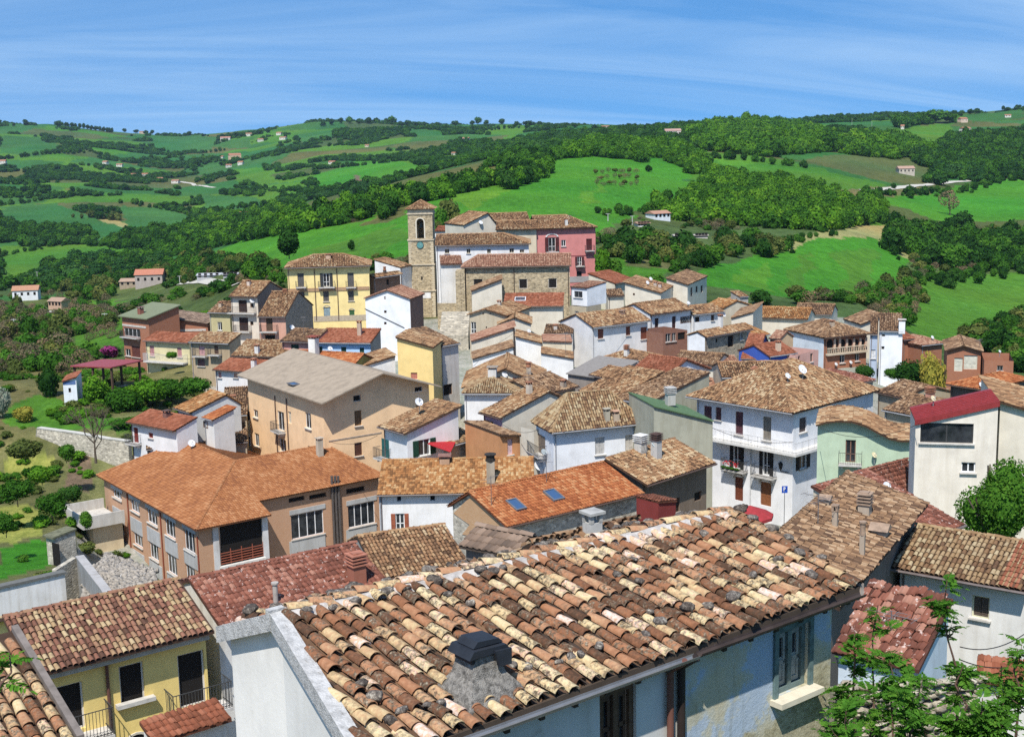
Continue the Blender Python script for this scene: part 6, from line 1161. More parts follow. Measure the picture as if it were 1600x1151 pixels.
# ------------------------------------------------------------------ trees
def crown_mesh(seed, n=260, leaf=0.13, K=7, flat=1.0, core=0.78, kind='mid', name='crown', spread=0.55):
    """a crown about 2 wide and 2*flat high, standing on z=0, of leaf clumps over an uneven set of lobes"""
    g = np.random.default_rng(seed); L = []
    for k in range(K):
        d = g.normal(size=3); d /= np.linalg.norm(d); r = g.uniform(0.34, 0.56)
        c = d * np.array([1, 1, 1]) * g.uniform(0.2, spread + .12) if k else np.zeros(3); L.append((c, r if k else 0.6))
    ctr = np.array([c for c, r in L]); rad = np.array([r for c, r in L])
    which = g.choice(K, n * 2, p=rad ** 2 / (rad ** 2).sum()); d = g.normal(size=(n * 2, 3)); d /= np.linalg.norm(d, axis=1)[:, None]
    P_ = ctr[which] + d * (rad[which] * g.uniform(0.86, 1.12, n * 2))[:, None]
    dist = np.min(np.linalg.norm(P_[:, None] - ctr[None], axis=2) / rad[None], axis=1); keep = np.where(dist > 0.82)[0][:n]; P_, d = P_[keep], d[keep]; n = len(P_)
    nrm = d + g.normal(0, 0.55, (n, 3)); nrm /= np.linalg.norm(nrm, axis=1)[:, None]
    a = np.cross(nrm, g.normal(size=(n, 3))); a /= np.linalg.norm(a, axis=1)[:, None]; b = np.cross(nrm, a); s = leaf * g.uniform(0.6, 1.35, n)[:, None]
    Q = np.stack([P_ + a * s, P_ + b * s * .62, P_ - a * s, P_ - b * s * .62], 1).reshape(-1, 3); Fq = np.arange(4 * n).reshape(-1, 4); rnd = g.random(n)
    if core:
        t = np.linspace(0, math.pi, 6); ph = np.arange(8) * math.pi / 4
        sp = np.array([[math.sin(x) * math.cos(y), math.sin(x) * math.sin(y), math.cos(x)] for x in t for y in ph]); sf = np.array([(i * 8 + j, i * 8 + (j + 1) % 8, (i + 1) * 8 + (j + 1) % 8, (i + 1) * 8 + j) for i in range(5) for j in range(8)])
        for c, r in L: Fq = np.concatenate([Fq, sf + len(Q)]); Q = np.concatenate([Q, c + sp * r * core]); rnd = np.concatenate([rnd, g.random(len(sf)) * .25])
    Q = Q * np.array([1, 1, flat]); Q[:, 2] -= Q[:, 2].min()
    return mesh_np(name, Q, Fq, leafmat(kind), rnd)
def trunk_mesh(seed, h=1.0, r=0.07, limbs=4, bare=False, name='trunk', up=1.0):
    g = np.random.default_rng(seed); mb = MB(); p = np.zeros(3); segs = []; dr = np.array([0, 0, 1.0]); k = 4
    for i in range(k):
        q = p + dr * h / k; mb.tube(p, q, r * (1 - i * .17), 7, r * (1 - (i + 1) * .17), cap=False); segs.append((p, q)); p = q; dr = dr + g.normal(0, .08, 3) * (1, 1, .3); dr /= np.linalg.norm(dr)
    def limb(p, d, L, r, dep):
        q = p + d * L; mb.tube(p, q, r, 5, r * .6, cap=False)
        if dep > 0:
            for _ in range(3 if bare else 2): e = d + g.normal(0, .45, 3) + np.array([0, 0, .25]); e /= np.linalg.norm(e); limb(q, e, L * .72, r * .6, dep - 1)
    for i in range(limbs):
        t = g.uniform(.45, 1.0); p = segs[min(k - 1, int(t * k))][1]; a = i * 2.4 + g.uniform(0, 1); d = np.array([math.cos(a) * .75, math.sin(a) * .75, up]); d /= np.linalg.norm(d); limb(p, d, h * (.5 if bare else .42), r * .5, 3 if bare else 1)
    me = bpy.data.meshes.new(name); me.from_pydata([tuple(v) for v in mb.v], [], mb.f); me.materials.append(plain('bark', (.11, .085, .06), .95, .2)); return me
CR = {}
def crown(kind, var, det):
    k = (kind, var, det); bb = kind == 'bare'
    if k not in CR: n, lf, K = {0: (280, .135, 7), 1: (420, .125, 8), 2: (1100, .085, 10), 3: (8000, .040, 16)}[det]; CR[k] = crown_mesh(hash((var, det, 5)) % 9999 + var * 31, int(n * (1.8 if bb else 1)), lf * (.55 if bb else 1), K, 1.0 + .12 * (var % 3), core=0 if bb else .78, kind=kind, name='crown')
    return CR[k]
TR = {}
def tree(loc, w, h, kind='mid', label='', group=None, det=1, var=None, trunkf=.3, cat='tree', name='tree', bare=False, low=.55):
    """w = crown width in metres, h = whole height"""
    var = random.randrange(4) if var is None else var; tk = (var, bare)
    if tk not in TR: TR[tk] = trunk_mesh(900 + var, 1.0, .05, 9 if bare else 4, bare)
    rt = bpy.data.objects.new(name, None); COL.objects.link(rt); rt.location = tuple(loc); rt.rotation_euler = (0, 0, random.uniform(0, 6.28)); rt.empty_display_size = .5
    tag(rt, label, cat, group); t = link('trunk', TR[tk], rt); th = h * (.55 if bare else max(trunkf + .15, .35)); t.scale = (th if not bare else h * .6, th if not bare else h * .6, th)
    if not bare or kind != 'none':
        me = crown(kind, var, det); c = link('crown', me, rt); zh = h * (1 - trunkf * low); c.scale = (w / 2, w / 2, zh / 2.1); c.location = (0, 0, h - zh)
    return rt
def tree_px(px, py, wpx, hpx, kind, label, d0=240.0, D=None, **k):
    if D is None: g = ground_at(px, py, d0); D = g[1]
    else: g = P(px, py, D); g = np.array([g[0], g[1], float(tz(g[0], g[1]))]) if k.pop('snap', False) else g
    s = D / F; return tree(g - np.array([0, 0, .1]), wpx * s, hpx * s, kind, label, **k)

def instancer(name, pts, scl, kinds, label, det=0):
    """many trees that read as one wood: points that carry trees of a few forms"""
    col = bpy.data.collections.new(name + '_forms')
    for v in range(5):
        for kd in kinds:
            o = bpy.data.objects.new('tree_form', crown(kd, v % 4, det)); o.rotation_euler = (0, 0, v * 1.3); col.objects.link(o)
    pts = np.asarray(pts); me = bpy.data.meshes.new(name); me.vertices.add(len(pts)); me.vertices.foreach_set('co', pts.astype(np.float32).ravel())
    a = me.attributes.new('scl', 'FLOAT_VECTOR', 'POINT'); a.data.foreach_set('vector', np.asarray(scl, np.float32).ravel())
    o = link(name, me); tag(o, label, kind='stuff')
    ng = bpy.data.node_groups.new(name, 'GeometryNodeTree'); ng.interface.new_socket('Geometry', in_out='INPUT', socket_type='NodeSocketGeometry'); ng.interface.new_socket('Geometry', in_out='OUTPUT', socket_type='NodeSocketGeometry')
    N, L = ng.nodes, ng.links; gi, go = N.new('NodeGroupInput'), N.new('NodeGroupOutput'); ip = N.new('GeometryNodeInstanceOnPoints'); ci = N.new('GeometryNodeCollectionInfo'); na = N.new('GeometryNodeInputNamedAttribute'); rv = N.new('FunctionNodeRandomValue'); ri = N.new('FunctionNodeRandomValue')
    ci.inputs['Collection'].default_value = col; ci.inputs['Separate Children'].default_value = True; ci.inputs['Reset Children'].default_value = True
    na.data_type = 'FLOAT_VECTOR'; na.inputs['Name'].default_value = 'scl'; rv.data_type = 'FLOAT_VECTOR'; rv.inputs[0].default_value = (0, 0, 0); rv.inputs[1].default_value = (0.12, 0.12, 6.28)
    ri.data_type = 'INT'; ri.inputs[4].default_value = 0; ri.inputs[5].default_value = 5 * len(kinds) - 1; ri.inputs['Seed'].default_value = 3
    L.new(gi.outputs[0], ip.inputs['Points']); L.new(ci.outputs[0], ip.inputs['Instance']); ip.inputs['Pick Instance'].default_value = True; L.new(ri.outputs[2], ip.inputs['Instance Index']); L.new(rv.outputs[0], ip.inputs['Rotation']); L.new(na.outputs[0], ip.inputs['Scale']); L.new(ip.outputs[0], go.inputs[0])
    o.modifiers.new('trees', 'NODES').node_group = ng
    return o
FHP = [(g[0], g[1], w * g[1] / F / 2 + 3) for g, w in ((ground_at(x, y, d), w) for x, y, w, d in ((40, 470, 38, 400), (86, 484, 26, 380), (233, 448, 42, 380), (205, 450, 36, 380), (160, 415, 14, 500), (326, 436, 36, 300), (360, 434, 22, 300), (382, 342, 18, 600), (1035, 345, 30, 330), (1006, 356, 20, 320), (1065, 373, 22, 300), (1096, 373, 20, 300), (1417, 274, 24, 500), (1463, 276, 13, 500), (1512, 272, 26, 550), (1512, 207, 14, 900), (1507, 192, 12, 900), (1052, 213, 24, 700), (1013, 212, 28, 700)))]
def clear(X, Y):
    m = np.ones(len(X), bool)
    for x, y, r in FHP: d = (y - Y); lat = np.abs(X - x * Y / y); m &= ~((lat < r) & (d > -12) & (d < 60))
    return m
def scatter(poly, spacing, size, seed, noise=None, cap=9000):
    g = np.random.default_rng(seed); p = np.array(poly); lo, hi = p.min(0), p.max(0); n = int((hi[0] - lo[0]) * (hi[1] - lo[1]) / spacing ** 2); n = min(n, 260000)
    X = g.uniform(lo[0], hi[0], n); Y = g.uniform(lo[1], hi[1], n); m = inpoly(X, Y, poly) & clear(X, Y)
    if noise: m &= fbm(X, Y, noise[0], seed, 4) > noise[1] + g.normal(0, .012, n)
    X, Y = X[m][:cap], Y[m][:cap]; s = g.uniform(size[0], size[1], len(X)) * np.where(g.random(len(X)) < .25, g.uniform(.45, .8, len(X)), g.uniform(.85, 1.45, len(X)))
    return np.stack([X, Y, tz(X, Y) - s * .08], -1), np.stack([s * .5, s * .5, s * .5 * g.uniform(.85, 1.15, len(s))], -1)
WOODS = [  # name, outline, nearest distance, spacing, size, kinds, label
 ([(1018, 328), (1050, 306), (1080, 281), (1108, 252), (1180, 262), (1260, 272), (1330, 300), (1386, 322), (1380, 346), (1300, 362), (1200, 358), (1120, 350), (1050, 345)], 380, 4.6, (6, 10), ('bright', 'mid'), 'broad dense green wood on the hillside right of the pink palace'),
 ([(940, 398), (950, 362), (1000, 352), (1060, 346), (1190, 354), (1236, 364), (1196, 380), (1160, 396), (1110, 418), (1050, 424), (1000, 414), (960, 412)], 262, 4.4, (4, 7.5), ('mid', 'dark', 'olive'), 'mixed scrub and trees between the village and the green dome field'),
 ([(228, 396), (250, 372), (330, 342), (420, 332), (520, 312), (610, 288), (690, 274), (760, 262), (850, 240), (862, 250), (800, 270), (760, 268), (690, 284), (620, 296), (570, 345), (480, 362), (400, 374), (300, 396), (240, 402)], 300, 5.0, (7, 11), ('bright', 'mid', 'dark'), 'long belt of trees following the crest left of the church'),
 ([(765, 262), (800, 228), (862, 232), (866, 250), (820, 268)], 420, 5.2, (7, 10), ('mid', 'dark'), 'dark wood at the upper left corner of the big green field'),
 ([(860, 226), (930, 210), (1060, 214), (1110, 240), (1110, 262), (1078, 276), (1062, 262), (1000, 234), (930, 226), (870, 230)], 500, 6.5, (8, 12), ('mid', 'bright'), 'band of trees along the top of the big green field'),
 ([(1064, 216), (1072, 196), (1110, 184), (1180, 180), (1250, 186), (1310, 204), (1330, 214), (1420, 224), (1460, 244), (1390, 250), (1290, 238), (1200, 246), (1100, 236)], 700, 7.5, (9, 14), ('mid', 'bright'), 'wooded hilltop on the right skyline'),
 ([(1384, 352), (1400, 330), (1450, 350), (1500, 346), (1600, 352), (1700, 350), (1700, 420), (1600, 424), (1500, 426), (1440, 412), (1424, 400), (1386, 352)], 300, 4.6, (6, 11), ('dark', 'mid'), 'dark trees right of the green dome field'),
 ([(1478, 205), (1600, 196), (1700, 190), (1700, 276), (1600, 282), (1520, 274), (1440, 262), (1420, 250), (1470, 236)], 700, 7.5, (8, 13), ('mid', 'dark'), 'wood on the upper right slope among scattered farmhouses'),
 ([(1400, 200), (1500, 190), (1500, 176), (1430, 178), (1400, 190)], 1200, 9, (12, 18), ('mid',), 'clump of broad trees on the right skyline'),
 ([(1345, 432), (1420, 425), (1450, 440), (1440, 480), (1420, 512), (1370, 508), (1345, 470)], 262, 4.2, (3.5, 6), ('bare', 'olive', 'mid'), 'grey-brown shrubs in the gully right of the green dome field'),
 ([(0, 346), (60, 342), (140, 350), (148, 372), (90, 382), (0, 376)], 600, 7, (9, 13), ('mid', 'dark'), 'square wood on the left edge of the valley'),
 ([(105, 330), (150, 328), (190, 334), (180, 341), (110, 340)], 700, 7, (9, 13), ('dark', 'olive'), 'small strip of trees in the left valley fields'),
 ([(155, 366), (200, 352), (255, 346), (250, 372), (220, 390), (170, 388)], 600, 6.5, (9, 13), ('dark', 'mid'), 'clump of dark trees in the left valley'),
 ([(110, 420), (160, 392), (250, 392), (290, 398), (300, 430), (260, 450), (180, 470), (120, 470), (90, 440)], 300, 9.5, (5, 9), ('mid', 'dark', 'olive'), 'trees round the stone farmhouse in the left valley'),
 ([(280, 392), (440, 384), (440, 410), (420, 440), (310, 455), (270, 440)], 262, 7.5, (5, 9), ('mid', 'olive', 'dark'), 'trees between the metal sheds and the yellow palazzo'),
 ([(0, 470), (110, 462), (180, 470), (175, 500), (120, 505), (110, 560), (180, 556), (110, 590), (60, 610), (0, 600)], 200, 5.6, (4, 7), ('bare', 'olive', 'bare', 'mid'), 'leafless brown thicket on the slope left of the village'),
 ([(420, 395), (445, 412), (440, 450), (395, 442), (400, 410)], 262, 4.4, (4, 7), ('mid', 'bright'), 'bushes left of the yellow palazzo'),
 ([(580, 420), (590, 395), (640, 385), (640, 412), (620, 420)], 262, 4.4, (3, 5), ('mid', 'olive'), 'low scrub between palazzo and bell tower'),
 ([(1500, 500), (1600, 470), (1700, 470), (1700, 580), (1600, 585), (1545, 560)], 185, 4.6, (4, 6.5), ('mid', 'olive', 'dark'), 'bushes on the slope behind the far right brick house'),
 ([(685, 322), (705, 318), (725, 340), (722, 352), (690, 352)], 262, 4.4, (5, 8), ('mid', 'olive'), 'trees just behind the bell tower'),
]
def woods():
    for i, (pts, d0, sp, size, kinds, lab) in enumerate(WOODS):
        k_ = .66 if size[1] < 13.5 else .8; size = (size[0] * k_, size[1] * k_); p, s = scatter(world_poly(pts, d0, 10, size[1] * .9), sp * .72, size, 400 + i, cap=9000)
        if len(p): instancer('wood', p, s, kinds, lab, det=0)
    # far wooded slopes: woods with open ground between them, out to the skyline
    for i, (x0, x1, y0, y1, th, lab) in enumerate(((-1500, -180, 620, 3300, .485, 'patchy woods over the far left slopes'), (-180, 520, 1000, 3300, .495, 'woods on the far central ridge'), (250, 1500, 850, 2500, .535, 'scattered woods on the far right slopes'))):
        g = np.random.default_rng(77 + i); n = 90000; X = g.uniform(x0, x1, n); Y = g.uniform(y0, y1, n); m = np.abs(X / Y) < .50
        f = fbm(X * 1.0, Y * .75, 260, 91, 5) * .6 + fbm(X, Y, 60, 92, 3) * .4
        m &= f > th + g.normal(0, .012, n)
        for name, pts, d0 in FIELDS: m &= ~inpoly(X, Y, world_poly(pts, d0, 25))
        X, Y = X[m][:26000], Y[m][:26000]; s = g.uniform(5, 9.5, len(X)) * g.uniform(.7, 1.4, len(X)); p = np.stack([X, Y, tz(X, Y) - s * .1], -1)
        instancer('far_wood', p, np.stack([s * .55, s * .55, s * .42], -1), ('far', 'mid', 'dark'), lab, det=0)
    # hedgerows: lines of trees along field edges
    hp, hs = [], []
    for a, b, d0, step, sz in (((0, 322), (120, 300), 700, 9, 9), ((190, 318), (300, 330), 700, 8, 9), ((300, 332), (440, 318), 700, 8, 9), ((110, 380), (300, 374), 500, 7, 8), ((0, 402), (110, 382), 500, 7, 7), ((400, 292), (520, 300), 800, 9, 9), ((480, 262), (640, 250), 900, 9, 10), ((1100, 246), (1260, 262), 600, 7, 8), ((1380, 306), (1600, 276), 500, 7, 7),
            ((1400, 298), (1470, 308), 450, 6, 7), ((1190, 398), (1300, 362), 330, 6, 4), ((950, 338), (1030, 330), 420, 6, 5), ((1430, 442), (1600, 424), 300, 5, 6), ((700, 205), (860, 200), 1500, 12, 12), ((240, 236), (350, 236), 1500, 12, 12), ((0, 250), (130, 240), 1500, 12, 12), ((620, 275), (730, 262), 900, 9, 8)):
        A_, B_ = ground_at(*a, d0), ground_at(*b, d0); L_ = np.linalg.norm(B_ - A_); n = max(2, min(160, int(L_ / step * 1.6)))
        for t in np.linspace(0, 1, n): q = A_ + (B_ - A_) * t + rng.normal(0, 2.5, 3); s = sz * rng.uniform(.4, .85); hp.append((q[0], q[1], float(tz(q[0], q[1])) - .3)); hs.append((s * .5, s * .5, s * .5))
    instancer('hedgerow', hp, hs, ('mid', 'dark'), 'hedgerows along the field edges')
    # weeds and low bushes over the near slope and gardens
    n = 5200; X = rng.uniform(-120, -24, n); Y = rng.uniform(84, 240, n); m = (np.abs(X / Y) < .48) & (X / Y < -.19) & (fbm(X, Y, 9, 15) > .54)
    m &= ~((X / Y > -.33) & (Y < 150)) | (fbm(X, Y, 5, 19) > .62)
    X, Y = X[m], Y[m]; s = rng.uniform(.3, 1.25, len(X)); instancer('undergrowth', np.stack([X, Y, tz(X, Y) - .1], -1), np.stack([s, s, s * .6], -1), ('mid', 'olive', 'bright'), 'weeds and low bushes over the garden slope')
    n = 9000; a = rng.uniform(-.5, .5, n); r = rng.uniform(230, 620, n); X, Y = a * r, r; m = (fbm(X, Y, 16, 25) > .56) & clear(X, Y)
    for name, pts, d0 in FIELDS:
        if name in ('bright', 'mid', 'lime'): m &= ~inpoly(X, Y, world_poly(pts, d0, 25))
    X, Y = X[m], Y[m]; s = rng.uniform(.8, 2.6, len(X)); instancer('scrub', np.stack([X, Y, tz(X, Y) - .2], -1), np.stack([s, s, s * .7], -1), ('mid', 'olive', 'dark', 'bare'), 'rough scrub on the slopes round the village')
woods()

# ------------------------------------------------------------------ single trees
for px, py, w_, h_, kd, D_, lab in (
    (150, 636, 52, 50, 'bright', 168, 'rounded green bush-like tree left of the red canopy'), (190, 652, 66, 64, 'mid', 163, 'largest dark green tree in the walled garden'), (230, 640, 62, 62, 'bright', 166, 'leafy green tree below the yellow balcony house'),
    (268, 626, 48, 46, 'mid', 170, 'green tree below the tan pair house'), (304, 622, 56, 42, 'mid', 168, 'rightmost green tree of the walled garden'), (76, 628, 42, 58, 'dark', 172, 'dark tree directly left of the white garden hut'),
    (4, 652, 34, 66, 'grey', 160, 'silvery grey-green tree at the left edge'), (36, 662, 40, 32, 'yellow', 158, 'yellow-flowering bush near the left edge'), (40, 720, 60, 48, 'olive', 140, 'ochre-leaved tree at the left end of the retaining wall'),
    (28, 790, 56, 56, 'mid', 122, 'garden tree near the left edge, middle one'), (82, 812, 50, 58, 'mid', 116, 'round-headed garden tree left of the school terrace'), (66, 756, 44, 40, 'bright', 130, 'light green garden tree above the yellow grass'), (104, 722, 34, 34, 'mid', 138, 'small tree against the curved stone wall'), (108, 788, 44, 34, 'dark', 124, 'low dark shrub beside the brown soil bed'),
    (10, 838, 40, 44, 'mid', 108, 'fruit tree at the left edge above the bright lawn'), (134, 826, 30, 30, 'mid', 116, 'small shrub by the school corner'),
    (172, 560, 36, 20, 'magenta', 202, 'magenta flowering tree beside the brick house'), (120, 660, 60, 22, 'bright', 160, 'low green shrub bank above the stone wall'), (200, 668, 60, 22, 'mid', 154, 'ivy-dark bushes at the garden wall top'),
    (1457, 640, 52, 96, 'yellow', 152, 'tall yellow-green flowering tree right of the village'), (1420, 612, 52, 70, 'dark', 156, 'dark evergreen left of the yellow-green tree'), (1348, 592, 34, 32, 'dark', 166, 'dark bush under the brick arcade house'), (1398, 592, 36, 26, 'mid', 160, 'light bush below the white narrow house'), (1480, 648, 28, 44, 'mid', 148, 'slim green tree by the orange shed roof'), (1410, 645, 60, 24, 'olive', 146, 'low shrubs in front of the dark evergreen'),
    (944, 444, 36, 62, 'bright', 238, 'fresh green tree touching the pink palace'), (960, 436, 34, 36, 'mid', 250, 'smaller tree right of the fresh green one'), (1056, 428, 10, 10, 'dark', 262, 'round bush alone at the foot of the green field'), (452, 404, 46, 54, 'dark', 300, 'big solitary dark tree behind the yellow palazzo'), (270, 560, 20, 16, 'bright', 184, 'small bright bush under the balcony')):
    tree_px(px, py, w_, h_, kd, lab, D=D_, det=2 if D_ < 200 else 1, trunkf=.15)
q = P(1562, 850, 72); gz = float(tz(q[0], q[1])) - .3; hh = float(q[2]) + 116 * 72 / F - gz; tree((q[0], q[1], gz), 128 * 72 / F, hh, 'mid', 'big bright green round tree at the right edge below the cream wall', det=3, trunkf=1 - 4.4 / hh, low=1.0)
tree_px(150, 722, 44, 78, 'none', 'leafless many-branched tree in front of the curved stone wall', D=136, bare=True, det=1)
tree_px(1484, 338, 34, 46, 'bare', 'nearly leafless grey tree between the bright right-hand fields', d0=420, det=1)
for px, py, w_, h_, lab in ((1013, 269, 12, 12, 'lone round bush high on the big green field'), (955, 241, 12, 14, 'small tree on the top edge of the big green field'), (550, 392, 16, 18, 'greyish bush at the foot of the green slope'), (1505, 365, 44, 42, 'rounded dark tree above the gully wood'), (628, 300, 12, 10, 'single shrub on the dry part of the slope')): tree_px(px, py, w_, h_, 'dark', lab, d0=270, det=1, trunkf=.1)
for i in range(24):
    px, py = 934 + (i % 8) * 8.4 + random.uniform(-3, 3), 272 + (i // 8) * 9 + random.uniform(-2, 2); tree_px(px, py, random.uniform(9, 13), random.uniform(8, 11), 'bare' if i % 3 else 'olive', 'leafless fruit tree of the small orchard in the big green field', d0=420, det=0, group='orchard trees in the big green field', trunkf=.3)
SKY = [(40, 194, 9, 9), (22, 196, 6, 6), (92, 197, 14, 11), (104, 197, 10, 8)] + [(112 + i * 6.3, 198 + i * .75, 7, 8) for i in range(11)] + [(195, 204, 8, 5), (212, 206, 10, 5), (228, 207, 9, 6), (237, 206, 7, 6), (295, 209, 9, 6), (348, 215, 9, 8), (357, 214, 9, 9), (368, 213, 14, 9), (405, 208, 12, 6), (418, 206, 10, 6), (505, 196, 10, 8), (518, 194, 10, 9), (532, 192, 9, 9), (546, 191, 12, 12), (560, 192, 10, 7), (575, 192, 12, 9), (588, 190, 12, 8), (603, 190, 9, 9), (612, 192, 16, 14), (628, 196, 9, 7), (637, 195, 12, 9), (650, 196, 8, 7), (662, 196, 10, 8), (684, 197, 8, 6), (712, 195, 12, 9), (738, 194, 8, 8), (747, 193, 13, 12), (760, 194, 10, 9), (785, 193, 12, 9), (806, 197, 10, 8), (826, 196, 20, 10), (843, 197, 12, 8), (898, 199, 8, 8), (913, 202, 5, 7), (929, 202, 12, 10), (975, 201, 11, 8), (984, 200, 12, 9), (1020, 200, 8, 6)]
SKYR = [(1329, 190, 5, 7), (1376, 188, 9, 7), (1396, 186, 10, 8), (1420, 183, 12, 9), (1462, 190, 44, 22), (1440, 192, 24, 18), (1483, 190, 22, 14), (1500, 180, 10, 7), (1516, 177, 13, 9), (1527, 176, 11, 9), (1567, 171, 7, 6), (1590, 168, 10, 6)]
for lst, lab in ((SKY, 'dark tree on the far skyline left of centre'), (SKYR, 'dark tree on the right-hand skyline')):
    for px, py, w_, h_ in lst: tree_px(px, py + 2, w_ * 1.1, h_ + 2, 'dark' if h_ < 12 else 'mid', lab, d0=1000, det=0, group=lab.replace('dark tree', 'trees'), trunkf=.1)

# ------------------------------------------------------------------ far houses
def far_house(px, py, wpx, hpx, wall, roof, label, group=None, d0=300.0, D=None, yaw=None):
    g = ground_at(px, py, d0) if D is None else P(px, py, D); D = g[1]; s = D / F; w, h = wpx * s, hpx * s; d = min(w * .8, 11); yaw = random.uniform(-.5, .5) if yaw is None else yaw
    rt = Root('farmhouse', g, yaw, label, 'farmhouse', group); e = np.array([math.cos(yaw), math.sin(yaw), 0]); n = np.array([-e[1], e[0], 0]); wh = h * .72; m = MB(); m.box(g - e * w / 2 - (0, 0, 2), e * w, n * d, (0, 0, wh + 2)); m.build('wall', plaster(wall, .2), rt)
    r = MB(); o = .35; z = wh; a = g - e * (w / 2 + o) - n * o + (0, 0, z); r.prism([a, a + n * (d / 2 + o) + (0, 0, h * .3), a + n * (d + 2 * o)], e * (w + 2 * o)); r.build('roof', plain('clay_roof_far', roof, .9, .15), rt)
    k = 2 if wpx < 14 else 4
    for i in range(k):
        q = g - e * w / 2 + e * w * (i + .5) / k - n * .03 + (0, 0, wh * .52); b = MB(); b.box(q - e * .45, e * .9, n * .05, (0, 0, 1.2)); b.build('window', plain('dark_interior', (0.012, 0.010, 0.009), 0.9, 0.05), rt)
FW, FR = (.66, .62, .55), (.36, .17, .10)
far_house(40, 470, 38, 22, (.75, .75, .76), (.42, .22, .13), 'white farmhouse with orange roof and terrace low on the far left', d0=400, yaw=.2)
far_house(86, 484, 26, 18, (.52, .34, .24), (.36, .24, .17), 'salmon farmhouse right of the white one on the left', d0=380, yaw=-.4)
far_house(233, 448, 42, 26, (.42, .36, .32), (.45, .18, .11), 'stone farmhouse with red roof by the lane in the left valley', d0=380, yaw=.1)
far_house(205, 450, 36, 14, (.36, .28, .20), (.38, .26, .18), 'low ruined stone annex left of the stone farmhouse', d0=380, yaw=0)
far_house(160, 415, 14, 9, FW, (.45, .15, .09), 'tiny white house with red roof among trees in the left valley', d0=500)
far_house(326, 436, 36, 8, (.40, .40, .41), (.42, .42, .44), 'long low grey metal shed left of the palazzo', d0=300, yaw=.05)
far_house(360, 434, 22, 7, (.40, .40, .41), (.36, .36, .38), 'shorter grey metal shed next to the long one', d0=300, yaw=.05)
far_house(382, 342, 18, 10, (.64, .52, .44), FR, 'pale pink farmhouse by the white track in the left valley', d0=600)
far_house(1035, 345, 30, 15, (.75, .77, .80), (.40, .22, .15), 'white house with brown gable roof in front of the right wood', d0=330, yaw=.5)
far_house(1006, 356, 20, 9, (.60, .58, .55), (.34, .2, .14), 'low outbuilding left of the white gable house', d0=320, yaw=.3)
far_house(1065, 373, 22, 6, (.52, .47, .42), (.4, .36, .32), 'pale flat shed in the scrub right of the palace', d0=300, yaw=.1); far_house(1096, 373, 20, 6, (.56, .50, .47), (.45, .4, .36), 'second pale flat shed in the scrub', d0=300, yaw=.1)
far_house(1417, 274, 24, 13, (.50, .44, .36), (.40, .26, .19), 'square stone farmhouse with hip roof on the right hillside', d0=500, yaw=0)
far_house(1463, 276, 13, 10, (.78, .78, .78), FR, 'small white house beside the square stone farmhouse', d0=500, yaw=.6); far_house(1512, 272, 26, 7, FW, (.36, .25, .2), 'long low house among the right hillside trees', d0=550, yaw=0)
far_house(1512, 207, 14, 8, FW, FR, 'upper white farmhouse near the right skyline', d0=900); far_house(1507, 192, 12, 8, (.7, .55, .42), FR, 'peach house highest on the right skyline', d0=900); far_house(1575, 184, 9, 5, FW, FR, 'tiny white house at the far right skyline', d0=1000); far_house(1410, 203, 5, 7, FW, FR, 'narrow white tower on the right ridge', d0=900)
far_house(1052, 213, 24, 11, (.68, .60, .56), (.44, .27, .22), 'pinkish farmhouse on the skyline left of the wooded hilltop', d0=700, yaw=0); far_house(1013, 212, 28, 6, (.45, .3, .22), (.44, .22, .14), 'long brick-red barn on the skyline left of the pinkish farmhouse', d0=700, yaw=0)
far_house(368, 250, 18, 10, (.70, .48, .30), FR, 'orange villa in the far hamlet', d0=1000); far_house(352, 220, 15, 6, FW, (.44, .2, .14), 'long farmhouse just under the left skyline', d0=1200); far_house(389, 213, 9, 5, FW, FR, 'white house on the skyline by two trees', d0=1500)
for px, py, w_, h_ in ((163, 258, 8, 6), (186, 261, 9, 5), (210, 276, 9, 5), (227, 277, 9, 6), (238, 280, 11, 6), (250, 283, 9, 5), (273, 287, 11, 6), (358, 262, 8, 5), (345, 248, 7, 4), (375, 258, 8, 6), (435, 212, 8, 5), (441, 219, 10, 5), (518, 258, 10, 6), (573, 230, 6, 4), (727, 220, 10, 5), (708, 243, 6, 5), (757, 238, 11, 5), (734, 251, 8, 6), (4, 257, 9, 7), (57, 281, 6, 3), (222, 205, 10, 4), (903, 211, 6, 6), (946, 202, 12, 5), (408, 222, 8, 5), (1075, 216, 8, 4)):
    far_house(px, py, w_, h_, FW if random.random() < .7 else (.6, .48, .38), FR, 'tiny pale farmhouse scattered on the far slopes', 'farmhouses on the far slopes', d0=700)
# pale tracks and the lane
def track(pts, wd, name, label, d0, col=(.5, .47, .4)):
    mb = MB(); q = []
    for (a, b) in zip(pts, pts[1:]):
        for t in np.linspace(0, 1, 6)[:-1]: q.append(ground_at(a[0] + (b[0] - a[0]) * t, a[1] + (b[1] - a[1]) * t, d0))
    q.append(ground_at(*pts[-1], d0))
    for a, b in zip(q, q[1:]):
        d = (b - a)[:2]; L = np.linalg.norm(d)
        if L < .1 or L > 250: continue
        s = np.array([-d[1], d[0], 0]) / L * wd / 2; k = max(1, int(L / 8))
        for i in range(k): p0, p1 = a + (b - a) * i / k, a + (b - a) * (i + 1) / k; V = [p0 - s, p1 - s, p1 + s, p0 + s]; mb.quad(*[np.array([v[0], v[1], float(tz(v[0], v[1])) + .25]) for v in V])
    o = mb.build(name, plain('track_gravel', col, .95, .1), None, None, q[0]); tag(o, label, kind='structure')
